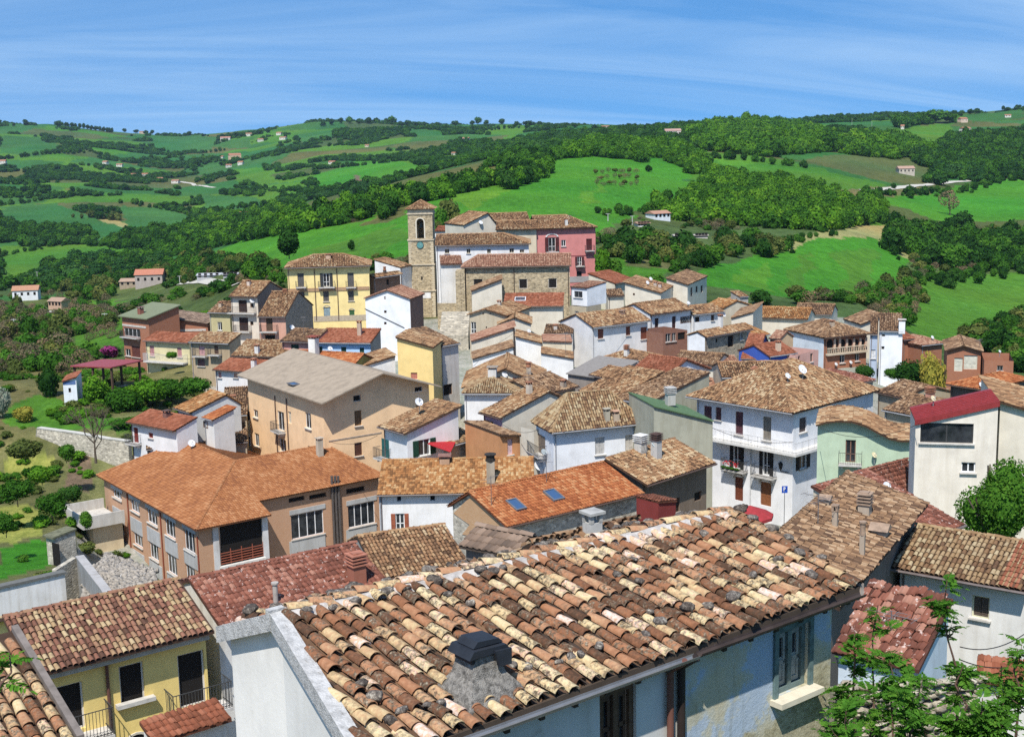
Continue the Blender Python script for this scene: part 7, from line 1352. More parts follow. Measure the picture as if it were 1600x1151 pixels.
track([(348, 345), (362, 339), (385, 341)], 5, 'farm_track', 'white gravel track by the pink farmhouse', 600); track([(262, 432), (252, 418), (245, 408)], 4, 'lane', 'pale lane behind the stone farmhouse', 380); track([(282, 443), (320, 440), (365, 447)], 4, 'lane', 'pale road below the metal sheds', 300)
track([(1348, 299), (1390, 296), (1440, 290), (1520, 283)], 5, 'road', 'pale road crossing the right hillside', 500); track([(280, 284), (335, 294)], 6, 'farm_track', 'pale track on the far left slope', 1000); track([(0, 484), (60, 487), (120, 490)], 4, 'road', 'grey road under the white farmhouse on the left', 380)
for px, py, h_, d0 in ((59, 441, 16, 420), (165, 513, 24, 300), (87, 512, 20, 320), (23, 520, 22, 310), (988, 352, 14, 330), (950, 346, 12, 340), (281, 443, 12, 320), (1331, 200, 14, 1000), (1362, 205, 14, 1000)):
    g = ground_at(px, py, d0); s = g[1] / F; mb = MB(); mb.tube(g, g + (0, 0, h_ * s), .16, 6, .1); mb.cbox(g + (0, 0, h_ * s * .93), 1.4, .12, .12); o = mb.build('utility_pole', plain('pole_concrete', (.5, .49, .46)), None, None, g); tag(o, 'pale electricity pole standing on the open slope', 'pole', 'electricity poles on the slopes')
# ================================================================== foreground house
hd = R(51.5); E = np.array([math.sin(hd), math.cos(hd), 0]); NN = np.array([-E[1], E[0], 0]); Z3 = np.array([0, 0, 1.0])
B0 = P(1340, 915, 21.5); HR = 0.681; TL = -9.9; TRD = -9.05
def vmax(t): return 2.90 + (-t) * 0.095 if t > -99 else 0
def RP(t, v, dz=0.0): return B0 + E * t + NN * v + Z3 * (HR * v / vmax(t) + dz)
FR_ = Root('front_house', B0 + E * TL - Z3 * 12.5, math.atan2(E[1], E[0]), 'nearest house with patchwork clay tile roof weighed down by stones', 'house')
HB = 1.55; DB = 1.9                           # back slope: drop and depth
def foreground():
    g = np.random.default_rng(11); rt = FR_
    mb = MB(); top = [RP(TL, 0), RP(0, 0), RP(0, vmax(0)), RP(TRD, vmax(TRD))]; mb.prism(top, (0, 0, -.14)); bk = [RP(TRD, vmax(TRD)), RP(0, vmax(0)), RP(0, vmax(0)) + NN * DB - Z3 * .75, RP(TRD, vmax(TRD)) + NN * DB - Z3 * .75]; mb.prism(bk, (0, 0, -.14))
    roof = mb.build('roof', plain('roof_bed_dark', (.055, .038, .028), .95, .2), rt)
    # six moulds of hand-made barrel tile
    forms = []
    for k in range(7):
        V, Fq = coppo(9, (.41 + g.uniform(-.015, .02)), .099 + g.uniform(-.005, .007), .078, .040, thick=.013); V = V + (fbm(V[:, 0] * 9 + k * 3, V[:, 1] * 9, 1.0, k)[:, None] - .5) * .012
        V[:, 2] += .012 * np.sin(V[:, 1] * 5 + k); V[:, 1] += (fbm(V[:, 0] * 30, V[:, 0] * 0 + k, 1, k + 9) - .5) * .03 * (V[:, 1] < .1); me = mesh_np('tile', V, Fq, tilemat('fg'), smooth=True); forms.append(me)
    pt, ex = .240, .335; items = []
    t = TL + .2
    ci = 0
    while t < -.08:
        n = int(vmax(t) / ex) + 1
        cj = g.normal(0, .012)
        for j in range(n):
            v = -.07 + j * ex + g.normal(0, .02) + cj
            if v + .2 < vmax(t) and t > TL + (TRD - TL) * v / 3.76 + .1: items.append((t + g.normal(0, .010), v, j, ci))
        t += pt; ci += 1
    def place(t, v):
        p = RP(t, v); q = RP(t, v + .3); y = (q - p) / np.linalg.norm(q - p); x = E - y * np.dot(E, y); x /= np.linalg.norm(x); z = np.cross(x, y); return p, x, y, z
    # those that show largest (nearest the camera) are tiles of their own, the rest one part
    order = sorted(range(len(items)), key=lambda i: np.linalg.norm(RP(items[i][0], items[i][1]))); own = set(order[:300]); acc = []
    for i, (t, v, j, c) in enumerate(items):
        p, x, y, z = place(t, v); a = g.normal(0, .045); w = g.normal(0, .03)
        if g.random() < .05: a += g.normal(0, .12)
        x2 = x * math.cos(a) + y * math.sin(a); y2 = -x * math.sin(a) + y * math.cos(a); z2 = z; x3 = x2 * math.cos(w) + z2 * math.sin(w); z3 = -x2 * math.sin(w) + z2 * math.cos(w); o_ = p + z * (.035 + g.normal(0, .008)); s = g.uniform(.93, 1.06)
        if i in own:
            o = bpy.data.objects.new('tile', forms[int(g.integers(7))]); COL.objects.link(o); o.parent = roof; o.color = (g.random() * .98 + .01, 0, 0, 1)
            M = Matrix(((x3[0] * s, y2[0] * s, z3[0] * s, o_[0]), (x3[1] * s, y2[1] * s, z3[1] * s, o_[1]), (x3[2] * s, y2[2] * s, z3[2] * s, o_[2]), (0, 0, 0, 1)))
            Rm = Matrix(((rt.R[0][0], rt.R[0][1], 0, 0), (rt.R[1][0], rt.R[1][1], 0, 0), (0, 0, 1, 0), (0, 0, 0, 1))); o.matrix_local = Rm @ Matrix.Translation(-Vector(rt.loc)) @ M
        else:
            TV, TF = coppo(7, .41, .099, .078, .04, thick=.013); V = o_ + TV[:, 0:1] * x3 + TV[:, 1:2] * y2 + TV[:, 2:3] * z3; acc.append((V, TF, np.full(len(TF), g.random())))
    # channel tiles between the barrels
    acc2 = []; t = TL + .2 - pt / 2
    while t < 0:
        for j in range(int(vmax(t) / ex) + 1):
            v = -.03 + j * ex; 
            if v > vmax(t) - .1: break
            if t < TL + (TRD - TL) * v / 3.76 + .1: continue
            p, x, y, z = place(t, v); TV, TF = coppo(5, .41, .088, .075, .03); V = p + TV[:, 0:1] * x + TV[:, 1:2] * y + (-TV[:, 2:3] + .085) * z; acc2.append((V, TF[:, ::-1], np.full(len(TF), g.random() * .35)))
        t += pt
    build_acc(acc2, 'channel_tiles', tilemat('brown'), rt, roof)
    # ragged back slope of old tiles
    q = np.array([p_ for p_ in (bk[2], bk[3], bk[0], bk[1])]); place_tiles(acc, q, 0, 1, 'c', 1.15, 6, 2.6, 61)
    build_acc(acc, 'roof_tiles', tilemat('fg'), rt, roof)
    # mortared ridge
    R0, R1 = RP(TRD + .1, vmax(TRD + .1)), RP(-.1, vmax(-.1)); m = MB(); n = 40
    vs = []
    for i in range(n + 1):
        c = R0 + (R1 - R0) * i / n; w1, w2 = .20 + .08 * g.random(), .16 + .06 * g.random(); vs += [c - NN * w1 + Z3 * (-.02 + .02 * g.random()), c - NN * w1 * .5 + Z3 * (.07 + .02 * g.random()), c + NN * w2 * .5 + Z3 * (.07 + .02 * g.random()), c + NN * w2 - Z3 * .04]
    m.add(vs, [(i * 4 + k, (i + 1) * 4 + k, (i + 1) * 4 + k + 1, i * 4 + k + 1) for i in range(n) for k in range(3)]); m.build('mortar', plain('lime_mortar', (.50, .46, .42), .95, .22, 5, bump=.5), rt, roof)
    L = np.linalg.norm(R1 - R0); d = (R1 - R0) / L; nr = int(L / .38); x = NN
    for i in range(nr):
        o = bpy.data.objects.new('ridge_tile', forms[int(g.integers(7))]); COL.objects.link(o); o.parent = roof; o.color = (g.uniform(.45, 1), 0, 0, 1); s = g.uniform(1.0, 1.15); o_ = R0 + d * (i * L / nr) + Z3 * (.075 + g.normal(0, .01)) + NN * g.normal(.03, .02); a = g.normal(0, .05); d2 = d * math.cos(a) + x * math.sin(a); x2 = np.cross(d2, Z3)
        Rm = Matrix(((rt.R[0][0], rt.R[0][1], 0, 0), (rt.R[1][0], rt.R[1][1], 0, 0), (0, 0, 1, 0), (0, 0, 0, 1))); M = Matrix(((x2[0] * s, d2[0], 0, o_[0]), (x2[1] * s, d2[1], 0, o_[1]), (0, d2[2], s * .8, o_[2]), (0, 0, 0, 1))); o.matrix_local = Rm @ Matrix.Translation(-Vector(rt.loc)) @ M
    # right verge: a line of lichened covers with a mortar bed
    acc = []; cap_line(acc, RP(-.02, -.05), RP(-.02, vmax(0)), 1.0, 5, .11, .3); m = MB(); m.box(RP(.02, -.05, -.16), E * .09, RP(.02, vmax(0)) - RP(.02, -.05), Z3 * .2); m.build('verge', plain('verge_mortar', (.50, .40, .33), .95, .2), rt, roof); build_acc(acc, 'verge_tiles', tilemat('brown'), rt, roof)
    # left verge: rough white-grey plastered coping round the gable
    m = MB(); l0, l1, l2 = RP(TL, -.1), RP(TRD, vmax(TRD)), RP(TRD, vmax(TRD)) + NN * DB - Z3 * .75
    for a, b in ((l0, l1), (l1, l2)): m.prism([a - Z3 * .2 - E * .16, b - Z3 * .2 - E * .16, b + Z3 * .075 - E * .16, a + Z3 * .075 - E * .16], E * .24)
    m.prism([l1 - E * .17 - Z3 * .2, l1 + E * .1 - Z3 * .2, l1 + E * .1 + Z3 * .12, l1 - E * .17 + Z3 * .12], NN * .12)
    m.build('coping', plain('rough_coping', (.50, .49, .47), .95, .2, 8, bump=.8), rt)
    # walls: gable to the left, street front below the eave, right end
    ov = .30; zE = B0[2]; zB = zE - 9.0; wl0 = TL + .02; m = MB(); g0 = B0 + E * wl0 + NN * ov; back = vmax(TRD) + DB - .15
    gp = [B0 + E * t_ + NN * v + Z3 * (h - .16) for t_, v, h in ((wl0 + .07, ov, HR * ov / vmax(TL)), (TRD + .02, vmax(TRD), HR), (TRD + .02, back, HR - .72))]; base = [np.array([p[0], p[1], zB]) for p in gp]
    m.prism([gp[0], gp[1], base[1], base[0]], E * .3); m.prism([gp[1], gp[2], base[2], base[1]], E * .3); m.build('gable_wall', plaster((.82, .79, .73), .12), rt)
    m = MB(); ts = RS[0]
    def front(t0, t1, mat, holes, name):
        m = MB(); us = sorted({t0, t1} | {h[i] for h in holes for i in (0, 1)}); zs = sorted({zB, zE - .1} | {h[i] for h in holes for i in (2, 3)})
        pt_ = lambda t, z, o=0: np.array([*(B0 + E * t + NN * (ov + o))[:2], z])
        for a, b in zip(us, us[1:]):
            for c, e_ in zip(zs, zs[1:]):
                if any(h[0] < (a + b) / 2 < h[1] and h[2] < (c + e_) / 2 < h[3] for h in holes): continue
                m.quad(pt_(a, c), pt_(b, c), pt_(b, e_), pt_(a, e_))
        for a, b, c, e_ in holes: m.quad(pt_(a, c), pt_(a, e_), pt_(a, e_, .2), pt_(a, c, .2)); m.quad(pt_(b, c), pt_(b, c, .2), pt_(b, e_, .2), pt_(b, e_)); m.quad(pt_(a, e_), pt_(b, e_), pt_(b, e_, .2), pt_(a, e_, .2)); m.quad(pt_(a, c), pt_(a, c, .2), pt_(b, c, .2), pt_(b, c))
        m.build(name, mat, rt)
    def onf(px, py):
        rr = ray(px, py); O = B0 + NN * ov; k = np.dot(O, NN) / np.dot(rr, NN); p = rr * k; return np.dot(p - B0, E), p[2]
    w1 = (onf(937, 1110)[0], onf(994, 1110)[0], onf(965, 1190)[1], onf(965, 1076)[1]); w2 = (onf(1214, 1020)[0], onf(1262, 1020)[0], onf(1238, 1078)[1], onf(1238, 978)[1]); tS = onf(1064, 1060)[0]; tR = -.30
    front(wl0 + .3, tS - .002, plaster((.62, .61, .57), .35), [w1], 'wall')
    # old distemper: blue over ochre over bare stone, flaking away
    mt, nt, b = newmat('peeling_blue_limewash', .95, .1); q_ = G(nt); p_ = q_.pos()
    col = q_.ramp(q_.noise(p_, 1.1, 6, .6), [(.36, (.52, .47, .33)), (.47, (.50, .50, .42)), (.50, (.43, .50, .57)), (.75, (.37, .46, .57))])
    zz = q_.n('SeparateXYZ', {0: q_.n('NewGeometry').outputs['Position']}); hgt = q_.math('MULTIPLY', q_.math('SUBTRACT', zE - 2.2, zz.outputs[2]), .35); hx = q_.math('MULTIPLY', q_.math('SUBTRACT', zz.outputs[1], 20.0), .22)
    fade = q_.ramp(q_.math('ADD', q_.math('ADD', hgt, hx), q_.math('MULTIPLY', q_.noise(p_, 1.7, 7, .65), 1.0)), [(.52, (0, 0, 0)), (.62, (1, 1, 1))]); bare = q_.ramp(q_.noise(q_.pos((1, 1, 1.6)), 9, 6, .75), [(.3, (.22, .19, .12)), (.55, (.46, .42, .28)), (.75, (.60, .56, .42))])
    col = q_.mix(fade, col, bare); stn = q_.ramp(q_.noise(q_.pos((3, 3, .5)), 1.5, 4), [(.55, (1, 1, 1)), (.8, (.66, .62, .52))]); col = q_.mix(1.0, col, stn, 'MULTIPLY'); nt.links.new(col, b.inputs['Base Color']); q_.bump(q_.noise(p_, 12, 6, .7), .7, .02, b)
    front(tS, tR, mt, [w2], 'wall_blue'); m = MB(); m.box(np.array([*(B0 + E * tR + NN * (ov + .003))[:2], zB]), -E * .3, NN * (vmax(0) + DB - ov - .2), Z3 * (zE - zB + HR - .75)); m.build('end_wall', plaster((.50, .46, .38), .4), rt)
    m = MB(); m.box(np.array([*(B0 + E * (wl0 + 1.2) + NN * (vmax(TRD) + DB - .4))[:2], zB]), E * (-wl0 - 1.8), NN * .2, Z3 * (zE - zB - .3)); m.build('back_wall', plaster((.50, .46, .38), .4), rt)
    # window one: brown timber, window two: teal frame with grey shutters
    def win(w, col, inner, two, sil):
        a, b_, c, d_ = w; pt_ = lambda t, z, o: np.array([*(B0 + E * t + NN * (ov + o))[:2], z]); m = MB(); f = .09
        for x0, x1, z0, z1 in ((a - .0, a + f, c, d_), (b_ - f, b_, c, d_), (a + f, b_ - f, d_ - f, d_), (a + f, b_ - f, c, c + f), ((a + b_) / 2 - .045, (a + b_) / 2 + .045, c + f, d_ - f)): m.box(pt_(x0, z0, .06), E * (x1 - x0), NN * .07, Z3 * (z1 - z0))
        wo = m.build('window', plain('window_timber', col, .7, .2, 6), rt); m = MB(); m.box(pt_(a + f, c + f, .15), E * (b_ - a - 2 * f), NN * .02, Z3 * (d_ - c - 2 * f)); m.build('pane', glass_mat(), rt, wo)
        for x0, x1 in ((a + f + .02, (a + b_) / 2 - .06), ((a + b_) / 2 + .06, b_ - f - .02)):
            m = MB(); w_ = x1 - x0
            for u0, u1, v0, v1 in ((0, .06, 0, 1), (1 - .06 / w_, 1, 0, 1)): pass
            for zz0, zz1 in ((c + f + .02, c + f + .10), (c + (d_ - c) * .42, c + (d_ - c) * .42 + .07), (d_ - f - .10, d_ - f - .02)): m.box(pt_(x0, zz0, .11), E * w_, NN * .04, Z3 * (zz1 - zz0))
            m.box(pt_(x0, c + f + .1, .11), E * .06, NN * .04, Z3 * (d_ - c - 2 * f - .2)); m.box(pt_(x1 - .06, c + f + .1, .11), E * .06, NN * .04, Z3 * (d_ - c - 2 * f - .2))
            if two: m.box(pt_(x0 + .06, c + f + .1, .125), E * (w_ - .12), NN * .015, Z3 * ((d_ - c) * .36))
            m.build('casement', plain('casement_paint', inner, .7, .2, 8), rt, wo)
        if sil:
            m = MB(); f2 = .10
            for x0, x1, z0, z1 in ((a - f2, a - .002, c - .0, d_ + f2), (b_ + .002, b_ + f2, c, d_ + f2), (a - .002, b_ + .002, d_ + .002, d_ + f2)): m.box(pt_(x0, z0, -.05), E * (x1 - x0), NN * .08, Z3 * (z1 - z0))
            m.build('window_surround', plain('teal_paint', (.13, .19, .185), .75, .25, 6), rt, wo)
            m = MB(); m.box(pt_(a - .16, c - .10, -.26), E * (b_ - a + .3), NN * .34, Z3 * .095); m.build('sill', plain('sill_cream', (.66, .60, .46), .9, .1), rt)
    win(w1, (.13, .075, .045), (.10, .055, .035), False, False); win(w2, (.14, .19, .18), (.30, .32, .30), True, True)
    # gutter, brackets and pipes
    m = MB(); m2 = MB()
    for (a, b_, mm) in ((TL, tS - .1, m), (tS - .05, -.02, m2)):
        n = 10; vs = []
        for tt in (a, b_):
            c = B0 + E * tt - NN * .13 - Z3 * (.05 + (.012 if mm is m2 else 0) + .006 * (tt - a)); vs += [c + NN * math.cos(x_) * .075 + Z3 * math.sin(x_) * .075 for x_ in np.linspace(math.pi, 2 * math.pi, 8)] + [c + NN * math.cos(x_) * .066 + Z3 * math.sin(x_) * .066 for x_ in np.linspace(2 * math.pi, math.pi, 8)]
        mm.add(vs, [(i, (i + 1) % 16, (i + 1) % 16 + 16, i + 16) for i in range(16)])
    m.build('gutter', plain('zinc_gutter', (.30, .30, .30), .4, .1, metal=.6), rt); m2.build('gutter', plain('old_gutter', (.055, .04, .035), .6, .2), rt)
    for px, c_, r_ in ((1041, (.17, .075, .055), .055), (1058, (.035, .025, .022), .065)):
        t_, z_ = onf(px, 1090); q = B0 + E * t_ + NN * (ov - .09); m = MB(); m.tube(np.array([q[0], q[1], zE - .35]), np.array([q[0], q[1], zB]), r_, 12); m.tube(np.array([*(B0 + E * t_ - NN * .1)[:2], zE - .14]), np.array([q[0], q[1], zE - .37]), r_, 12); m.build('downpipe', plain('pipe', c_, .5), rt)
    # rafters' ends under the eave
    m = MB(); m.box(B0 + E * TL - NN * .06 - Z3 * .13, E * (-TL - .02), NN * .055, Z3 * .14); m.build('sun_gap_board', plain('old_timber', (.07, .05, .035), .9), rt)  # board added to block sun leaking between gutter and roof slab
    m = MB(); t = TL + .3
    while t < -.2: m.box(B0 + E * t - NN * .02 - Z3 * .27, E * .09, NN * (ov + .02) + Z3 * .08, Z3 * .11); t += .62
    o = m.build('rafters', plain('old_timber', (.07, .05, .035), .9), rt); o['kind'] = 'stuff'
    # chimney
    def onroof(px, py):
        rr = ray(px, py); best = None
        for v in np.linspace(0, 3.8, 380):
            tt = 0
            zz = None
            # solve for t on this row
            A_ = B0 + NN * v; k = -(A_[0] * E[1] - A_[1] * E[0]) / -(rr[0] * E[1] - rr[1] * E[0]); p = rr * k; t = np.dot(p - B0, E)
            if not (TL - .5 < t < .5): continue
            e_ = abs(p[2] - RP(t, v)[2])
            if best is None or e_ < best[0]: best = (e_, t, v)
        return RP(best[1], best[2]), best[1], best[2]
    c, t_, v_ = onroof(748, 1078); m = MB(); k = 8; r0_, r1_ = .52, .26; vs = []
    for zz, ra in ((-.15, .62), (.10, .50), (.28, .34), (.48, .27), (.56, .27)):
        for sx, sy in ((-1, -1), (-.35, -1.05), (.35, -1.05), (1, -1), (1.05, 0), (1, 1), (.3, 1.05), (-.35, 1.05), (-1, 1), (-1.05, 0)): vs.append(c + E * sx * ra * .85 * g.uniform(.95, 1.05) + NN * sy * ra * .75 * g.uniform(.95, 1.05) + Z3 * zz)
    m.add(vs, [(i * 10 + j, i * 10 + (j + 1) % 10, (i + 1) * 10 + (j + 1) % 10, (i + 1) * 10 + j) for i in range(4) for j in range(10)] + [tuple(range(40, 50))]); ch = m.build('chimney', plain('rough_grey_render', (.27, .25, .22), .98, .35, 14, bump=1.0), rt)
    m = MB(); tp = c + Z3 * .50
    for sx in (-1, 1): m.box(tp + E * (sx * .22 - .03) - NN * .2, E * .06, NN * .4, Z3 * .12)
    m.prism([tp + Z3 * .10 - E * .34 - NN * .27, tp + Z3 * .10 + E * .36 - NN * .27, tp + Z3 * .18 + E * .30 - NN * .27, tp + Z3 * .21 - E * .26 - NN * .27], NN * .52); m.prism([tp + Z3 * .22 - E * .22 - NN * .2, tp + Z3 * .20 + E * .30 - NN * .2, tp + Z3 * .27 + E * .22 - NN * .2, tp + Z3 * .30 - E * .14 - NN * .2], NN * .38); m.prism([tp + E * .08 - NN * .31 + Z3 * .14, tp + E * .36 - NN * .31 + Z3 * .12, tp + E * .34 - NN * .33 - Z3 * .10, tp + E * .12 - NN * .33 - Z3 * .08], NN * .05)
    m.build('chimney_cap', plain('dark_slate_cap', (.022, .026, .034), .6, .2), rt, ch)
    return onroof
RS = [0]
onroof = foreground()
# stones that hold the tiles down
def lump(seed, n=10):
    g = np.random.default_rng(seed); t = np.linspace(0, math.pi, 8); ph = np.arange(12) * math.pi / 6; V = []; V = np.array([[math.sin(x) * math.cos(y), math.sin(x) * math.sin(y), math.cos(x)] for x in t for y in ph])
    V = np.sign(V) * np.abs(V) ** .8 * (1 + (fbm(V[:, 0] * 2 + seed, V[:, 1] * 2 + V[:, 2] * 3, 1, seed) - .5)[:, None] * .8) * np.array([1, g.uniform(.7, .9), g.uniform(.5, .75)])
    return mesh_np('stone', V, np.array([(i * 12 + j, (i + 1) * 12 + j, (i + 1) * 12 + (j + 1) % 12, i * 12 + (j + 1) % 12) for i in range(7) for j in range(12)]), STONEM)
def stonemat():
    m, nt, b = newmat('lichened_stone', .95, .15); q = G(nt); p = q.pos(); c = q.ramp(q.noise(p, 16, 7, .8), [(.38, (.05, .045, .042)), (.52, (.15, .13, .115)), (.62, (.38, .36, .31)), (.72, (.62, .60, .54))]); oi = q.n('ObjectInfo').outputs['Random']
    c = q.mix(1.0, c, q.ramp(oi, [(0, (.55, .5, .46)), (.6, (1, .98, .95)), (1, (1.3, 1.25, 1.15))]), 'MULTIPLY'); nt.links.new(c, b.inputs['Base Color']); q.bump(q.noise(p, 20, 5), .8, .02, b); return m
STONEM = stonemat(); LUMPS = [lump(i + 3) for i in range(6)]
big = {(1157, 802): 'large dark brown stone at the upper right corner of the nearest roof', (586, 1098): 'large black glossy stone low on the left of the nearest roof', (1074, 957): 'broad flat grey stone right of centre on the nearest roof', (606, 931): 'black stone on the left ridge beside white mortar'}
for px, py, r_ in ((1157, 802, 11), (1177, 816, 11), (1206, 833, 11), (1232, 847, 11), (1145, 940, 12), (1106, 954, 10), (1074, 958, 13), (1268, 905, 10), (802, 1047, 10), (873, 1042, 9), (893, 1034, 9), (908, 1030, 8), (1009, 998, 8), (1014, 963, 8), (1032, 979, 11), (936, 1018, 10), (586, 1098, 14), (610, 1134, 13), (606, 931, 10), (634, 926, 9), (556, 946, 10), (680, 915, 12), (752, 897, 11), (772, 899, 9), (786, 893, 9), (628, 1119, 11), (690, 1106, 10), (667, 1109, 8), (566, 1077, 10), (521, 957, 8), (825, 1050, 9), (480, 960, 9), (1215, 880, 9), (1250, 870, 9), (990, 880, 7), (965, 905, 8), (1000, 915, 9), (735, 950, 8), (700, 935, 9), (1283, 877, 9), (1176, 905, 8), (1100, 840, 8)):
    p, t_, v_ = onroof(px, py + 4); s = r_ / F * p[1] * .95; o = link('stone', random.choice(LUMPS), None, p + Z3 * (.10 + s * .35)); o.scale = (s * 1.15, s, s * .9); o.rotation_euler = (random.uniform(-.3, .3), random.uniform(-.3, .3), random.uniform(0, 6))
    tag(o, big.get((px, py), 'lichened grey stone weighing down the tiles of the nearest roof'), 'stone', 'stones on the nearest roof')
s_, rt_ = HOUSES['redbrown']
g_ = np.random.default_rng(5)
for i in range(34):                                                      # rubble and stones on the hidden back slope
    t = TRD + .15 + i * .265; p = RP(t, vmax(t)) + NN * g_.uniform(.35, 1.5) + Z3 * .0; p = p - Z3 * .3 * np.dot(p - RP(t, vmax(t)), NN); s = g_.uniform(.06, .13); o = link('stone', random.choice(LUMPS), None, p + Z3 * .1); o.scale = (s * 1.4, s, s * .8); o.rotation_euler = (0, 0, random.uniform(0, 6)); tag(o, 'loose rubble stone behind the ridge of the nearest roof', 'stone', 'rubble behind the ridge of the nearest roof')

# ------------------------------------------------------------------ roofs beside the foreground house
H('oldback', 'old house with thick grey lichened ridge just behind the nearest roof', B((890, 912), (1062, 868), 30, at='A', top=(940,824), roof='gu', rf=.62, pitch=.34, zb=-20, oh=(.1, .1, .2, .2)), pl((.42, .38, .33), .4), 'brown', seed=201, jit=2.4)
chimney('oldback', 1017, 812, .36, .45, (.52, .51, .48), 'slab', (.40, .39, .36))
def cornerroof():
    hd2 = R(52); e = np.array([math.sin(hd2), math.cos(hd2), 0]); n = np.array([-e[1], e[0], 0]); c = P(118, 1156, 23.0); d, H_ = 3.4, 1.15
    a = c - e * 6; s = B.__new__(B); s.a = np.array([a[0], a[1], 0]); s.e = e; s.n = n; s.w = 6; s.d = 5.4; s.rf = .63; s.H = H_; s.ze = c[2]; s.zb = c[2] - 6; s.roof = 'gu'; s.oh = (.1, .1, .2, .2); s.prof = None; s.hipf = (1, 1); s.yaw = math.atan2(e[1], e[0])
    rt = Root('village_house', s.Wp(0, 0, s.zb), s.yaw, 'corner of a big-tiled clay roof at the bottom left edge', 'house'); walls(s, rt, pl(CREAM, .4), [])
    mb = MB()
    for poly, i, j in s.planes(): mb.prism([s.Wp(u, v, s.ze + h) for u, v, h in poly], (0, 0, -.12))
    ro = mb.build('roof', tilemat_base('brown'), rt); g = np.random.default_rng(3); TV, TF = coppo(8, .45, .112, .088, .045, thick=.014); me = mesh_np('tile', TV, TF, tilemat('fg'), smooth=True)
    Rm = Matrix(((rt.R[0][0], rt.R[0][1], 0, 0), (rt.R[1][0], rt.R[1][1], 0, 0), (0, 0, 1, 0), (0, 0, 0, 1)))
    y = n * d + Z3 * H_; y /= np.linalg.norm(y); x = e; z = np.cross(x, y)
    for i in range(22):
        for j in range(9):
            v = -.05 + j * .36; p = s.Wp(s.w - .15 - i * .25, 0, s.ze) + y * v + z * (.03 + g.normal(0, .008)); a_ = g.normal(0, .04); x2 = x * math.cos(a_) + y * math.sin(a_); y2 = -x * math.sin(a_) + y * math.cos(a_)
            if proj(p)[0] < -60: continue
            o = bpy.data.objects.new('tile', me); COL.objects.link(o); o.parent = ro; o.color = (g.random() * .98 + .01, 0, 0, 1); o.matrix_local = Rm @ Matrix.Translation(-Vector(rt.loc)) @ Matrix(((x2[0], y2[0], z[0], p[0]), (x2[1], y2[1], z[1], p[1]), (x2[2], y2[2], z[2], p[2]), (0, 0, 0, 1)))
    m = MB(); m.box(s.Wp(s.w, -.1, s.ze - .1), e * .14, n * (d + .1) + Z3 * H_, Z3 * .22); m.build('coping', plain('dark_coping', (.20, .17, .15), .95, .2), rt)
cornerroof()

# ------------------------------------------------------------------ satellite dishes and aerials
def dish(key, px, py, r_px, label, pole=.6, az=-35, el=35, col=(.72, .72, .72), face=None):
    s, rt = HOUSES[key]
    if face: t, z = s.on_face(face, px, py + r_px); O, T, N, L, off = s.frame(face); p = O * (1, 1, 0) + T * t + N * .35 + Z3 * z; nr = N
    else: p, nr = s.roof_hit(px, py + r_px * 2)
    r = r_px / F * p[1]; c = p + Z3 * (pole + r); a = R(180 + az); d = np.array([math.sin(a) * math.cos(R(el)), math.cos(a) * math.cos(R(el)), math.sin(R(el))]); x = np.cross(d, Z3); x /= np.linalg.norm(x); y = np.cross(x, d)
    rd = Root('satellite_dish', p, 0, label, 'satellite dish'); m = MB(); vs = []; K = 16
    for ra, de in ((0, -.16), (.35, -.14), (.7, -.08), (1, 0)):
        for j in range(K): q = 2 * math.pi * j / K; vs.append(c + (x * math.cos(q) + y * math.sin(q)) * r * ra + d * r * de)
    n0 = len(vs); vs += [v - d * r * .05 for v in vs]; m.add(vs, [(i * K + j, i * K + (j + 1) % K, (i + 1) * K + (j + 1) % K, (i + 1) * K + j) for i in range(3) for j in range(K)] + [(n0 + i * K + j, n0 + (i + 1) * K + j, n0 + (i + 1) * K + (j + 1) % K, n0 + i * K + (j + 1) % K) for i in range(3) for j in range(K)] + [(3 * K + j, 3 * K + (j + 1) % K, n0 + 3 * K + (j + 1) % K, n0 + 3 * K + j) for j in range(K)])
    m.build('reflector', plain('dish_paint', col, .5, .08), rd); m = MB(); q = c - d * r * .2; m.tube(p - Z3 * .1 - (0 if face is None else 0), np.array([p[0], p[1], q[2]]), .03, 6); m.tube(np.array([p[0], p[1], q[2]]), q, .03, 6); m.tube(c - y * r * .9, c + d * r * .75, .015, 5); m.build('mast', plain('galvanised', (.25, .25, .25), .5), rd); m = MB(); m.tube(c + d * r * .7, c + d * r * .85, .05, 8); m.build('receiver', plain('receiver_grey', (.3, .3, .3)), rd)
dish('whitehip', 849, 729, 9, 'big white dish on the balcony of the white hipped-roof house', .2, face='l'); dish('whitehip', 856, 708, 5, 'small grey-blue dish above the big white one', .2, face='l', col=(.35, .4, .42))
dish('brownwide', 1015, 748, 8, 'pale blue dish at the lower edge of the weathered roof', .5, col=(.55, .68, .74)); dish('tealshut', 696, 640, 7, 'white dish on the roof above the red awning', .5)
dish('bigwhite', 1254, 578, 8, 'larger white dish on the ridge of the big white house', .6); dish('bigwhite', 1231, 588, 5, 'smaller white dish on the ridge of the big white house', .4)
dish('gabled', 789, 585, 5, 'white dish on the cream gable', .1, face='f'); dish('school', 300, 690, 6, 'white dish behind the ridge of the orange school roof', .3); dish('maroon', 1458, 624, 5, 'cream dish left of the maroon metal roof', .3, col=(.7, .62, .4)); dish('mint', 1366, 716, 5, 'cream-yellow dish in front of the pale green house', .4, face='f', col=(.7, .62, .4))
dish('orange27', 1536, 606, 4.5, 'white dish at the eave of the striped orange roof', .4, face='f'); dish('pinkstone', 453, 512, 4, 'white dish on the stone gable of the pink-fronted house', .1, face='r'); dish('tallcream', 396, 470, 4, 'white dish by the upper balcony of the tall cream house', .1, face='f')
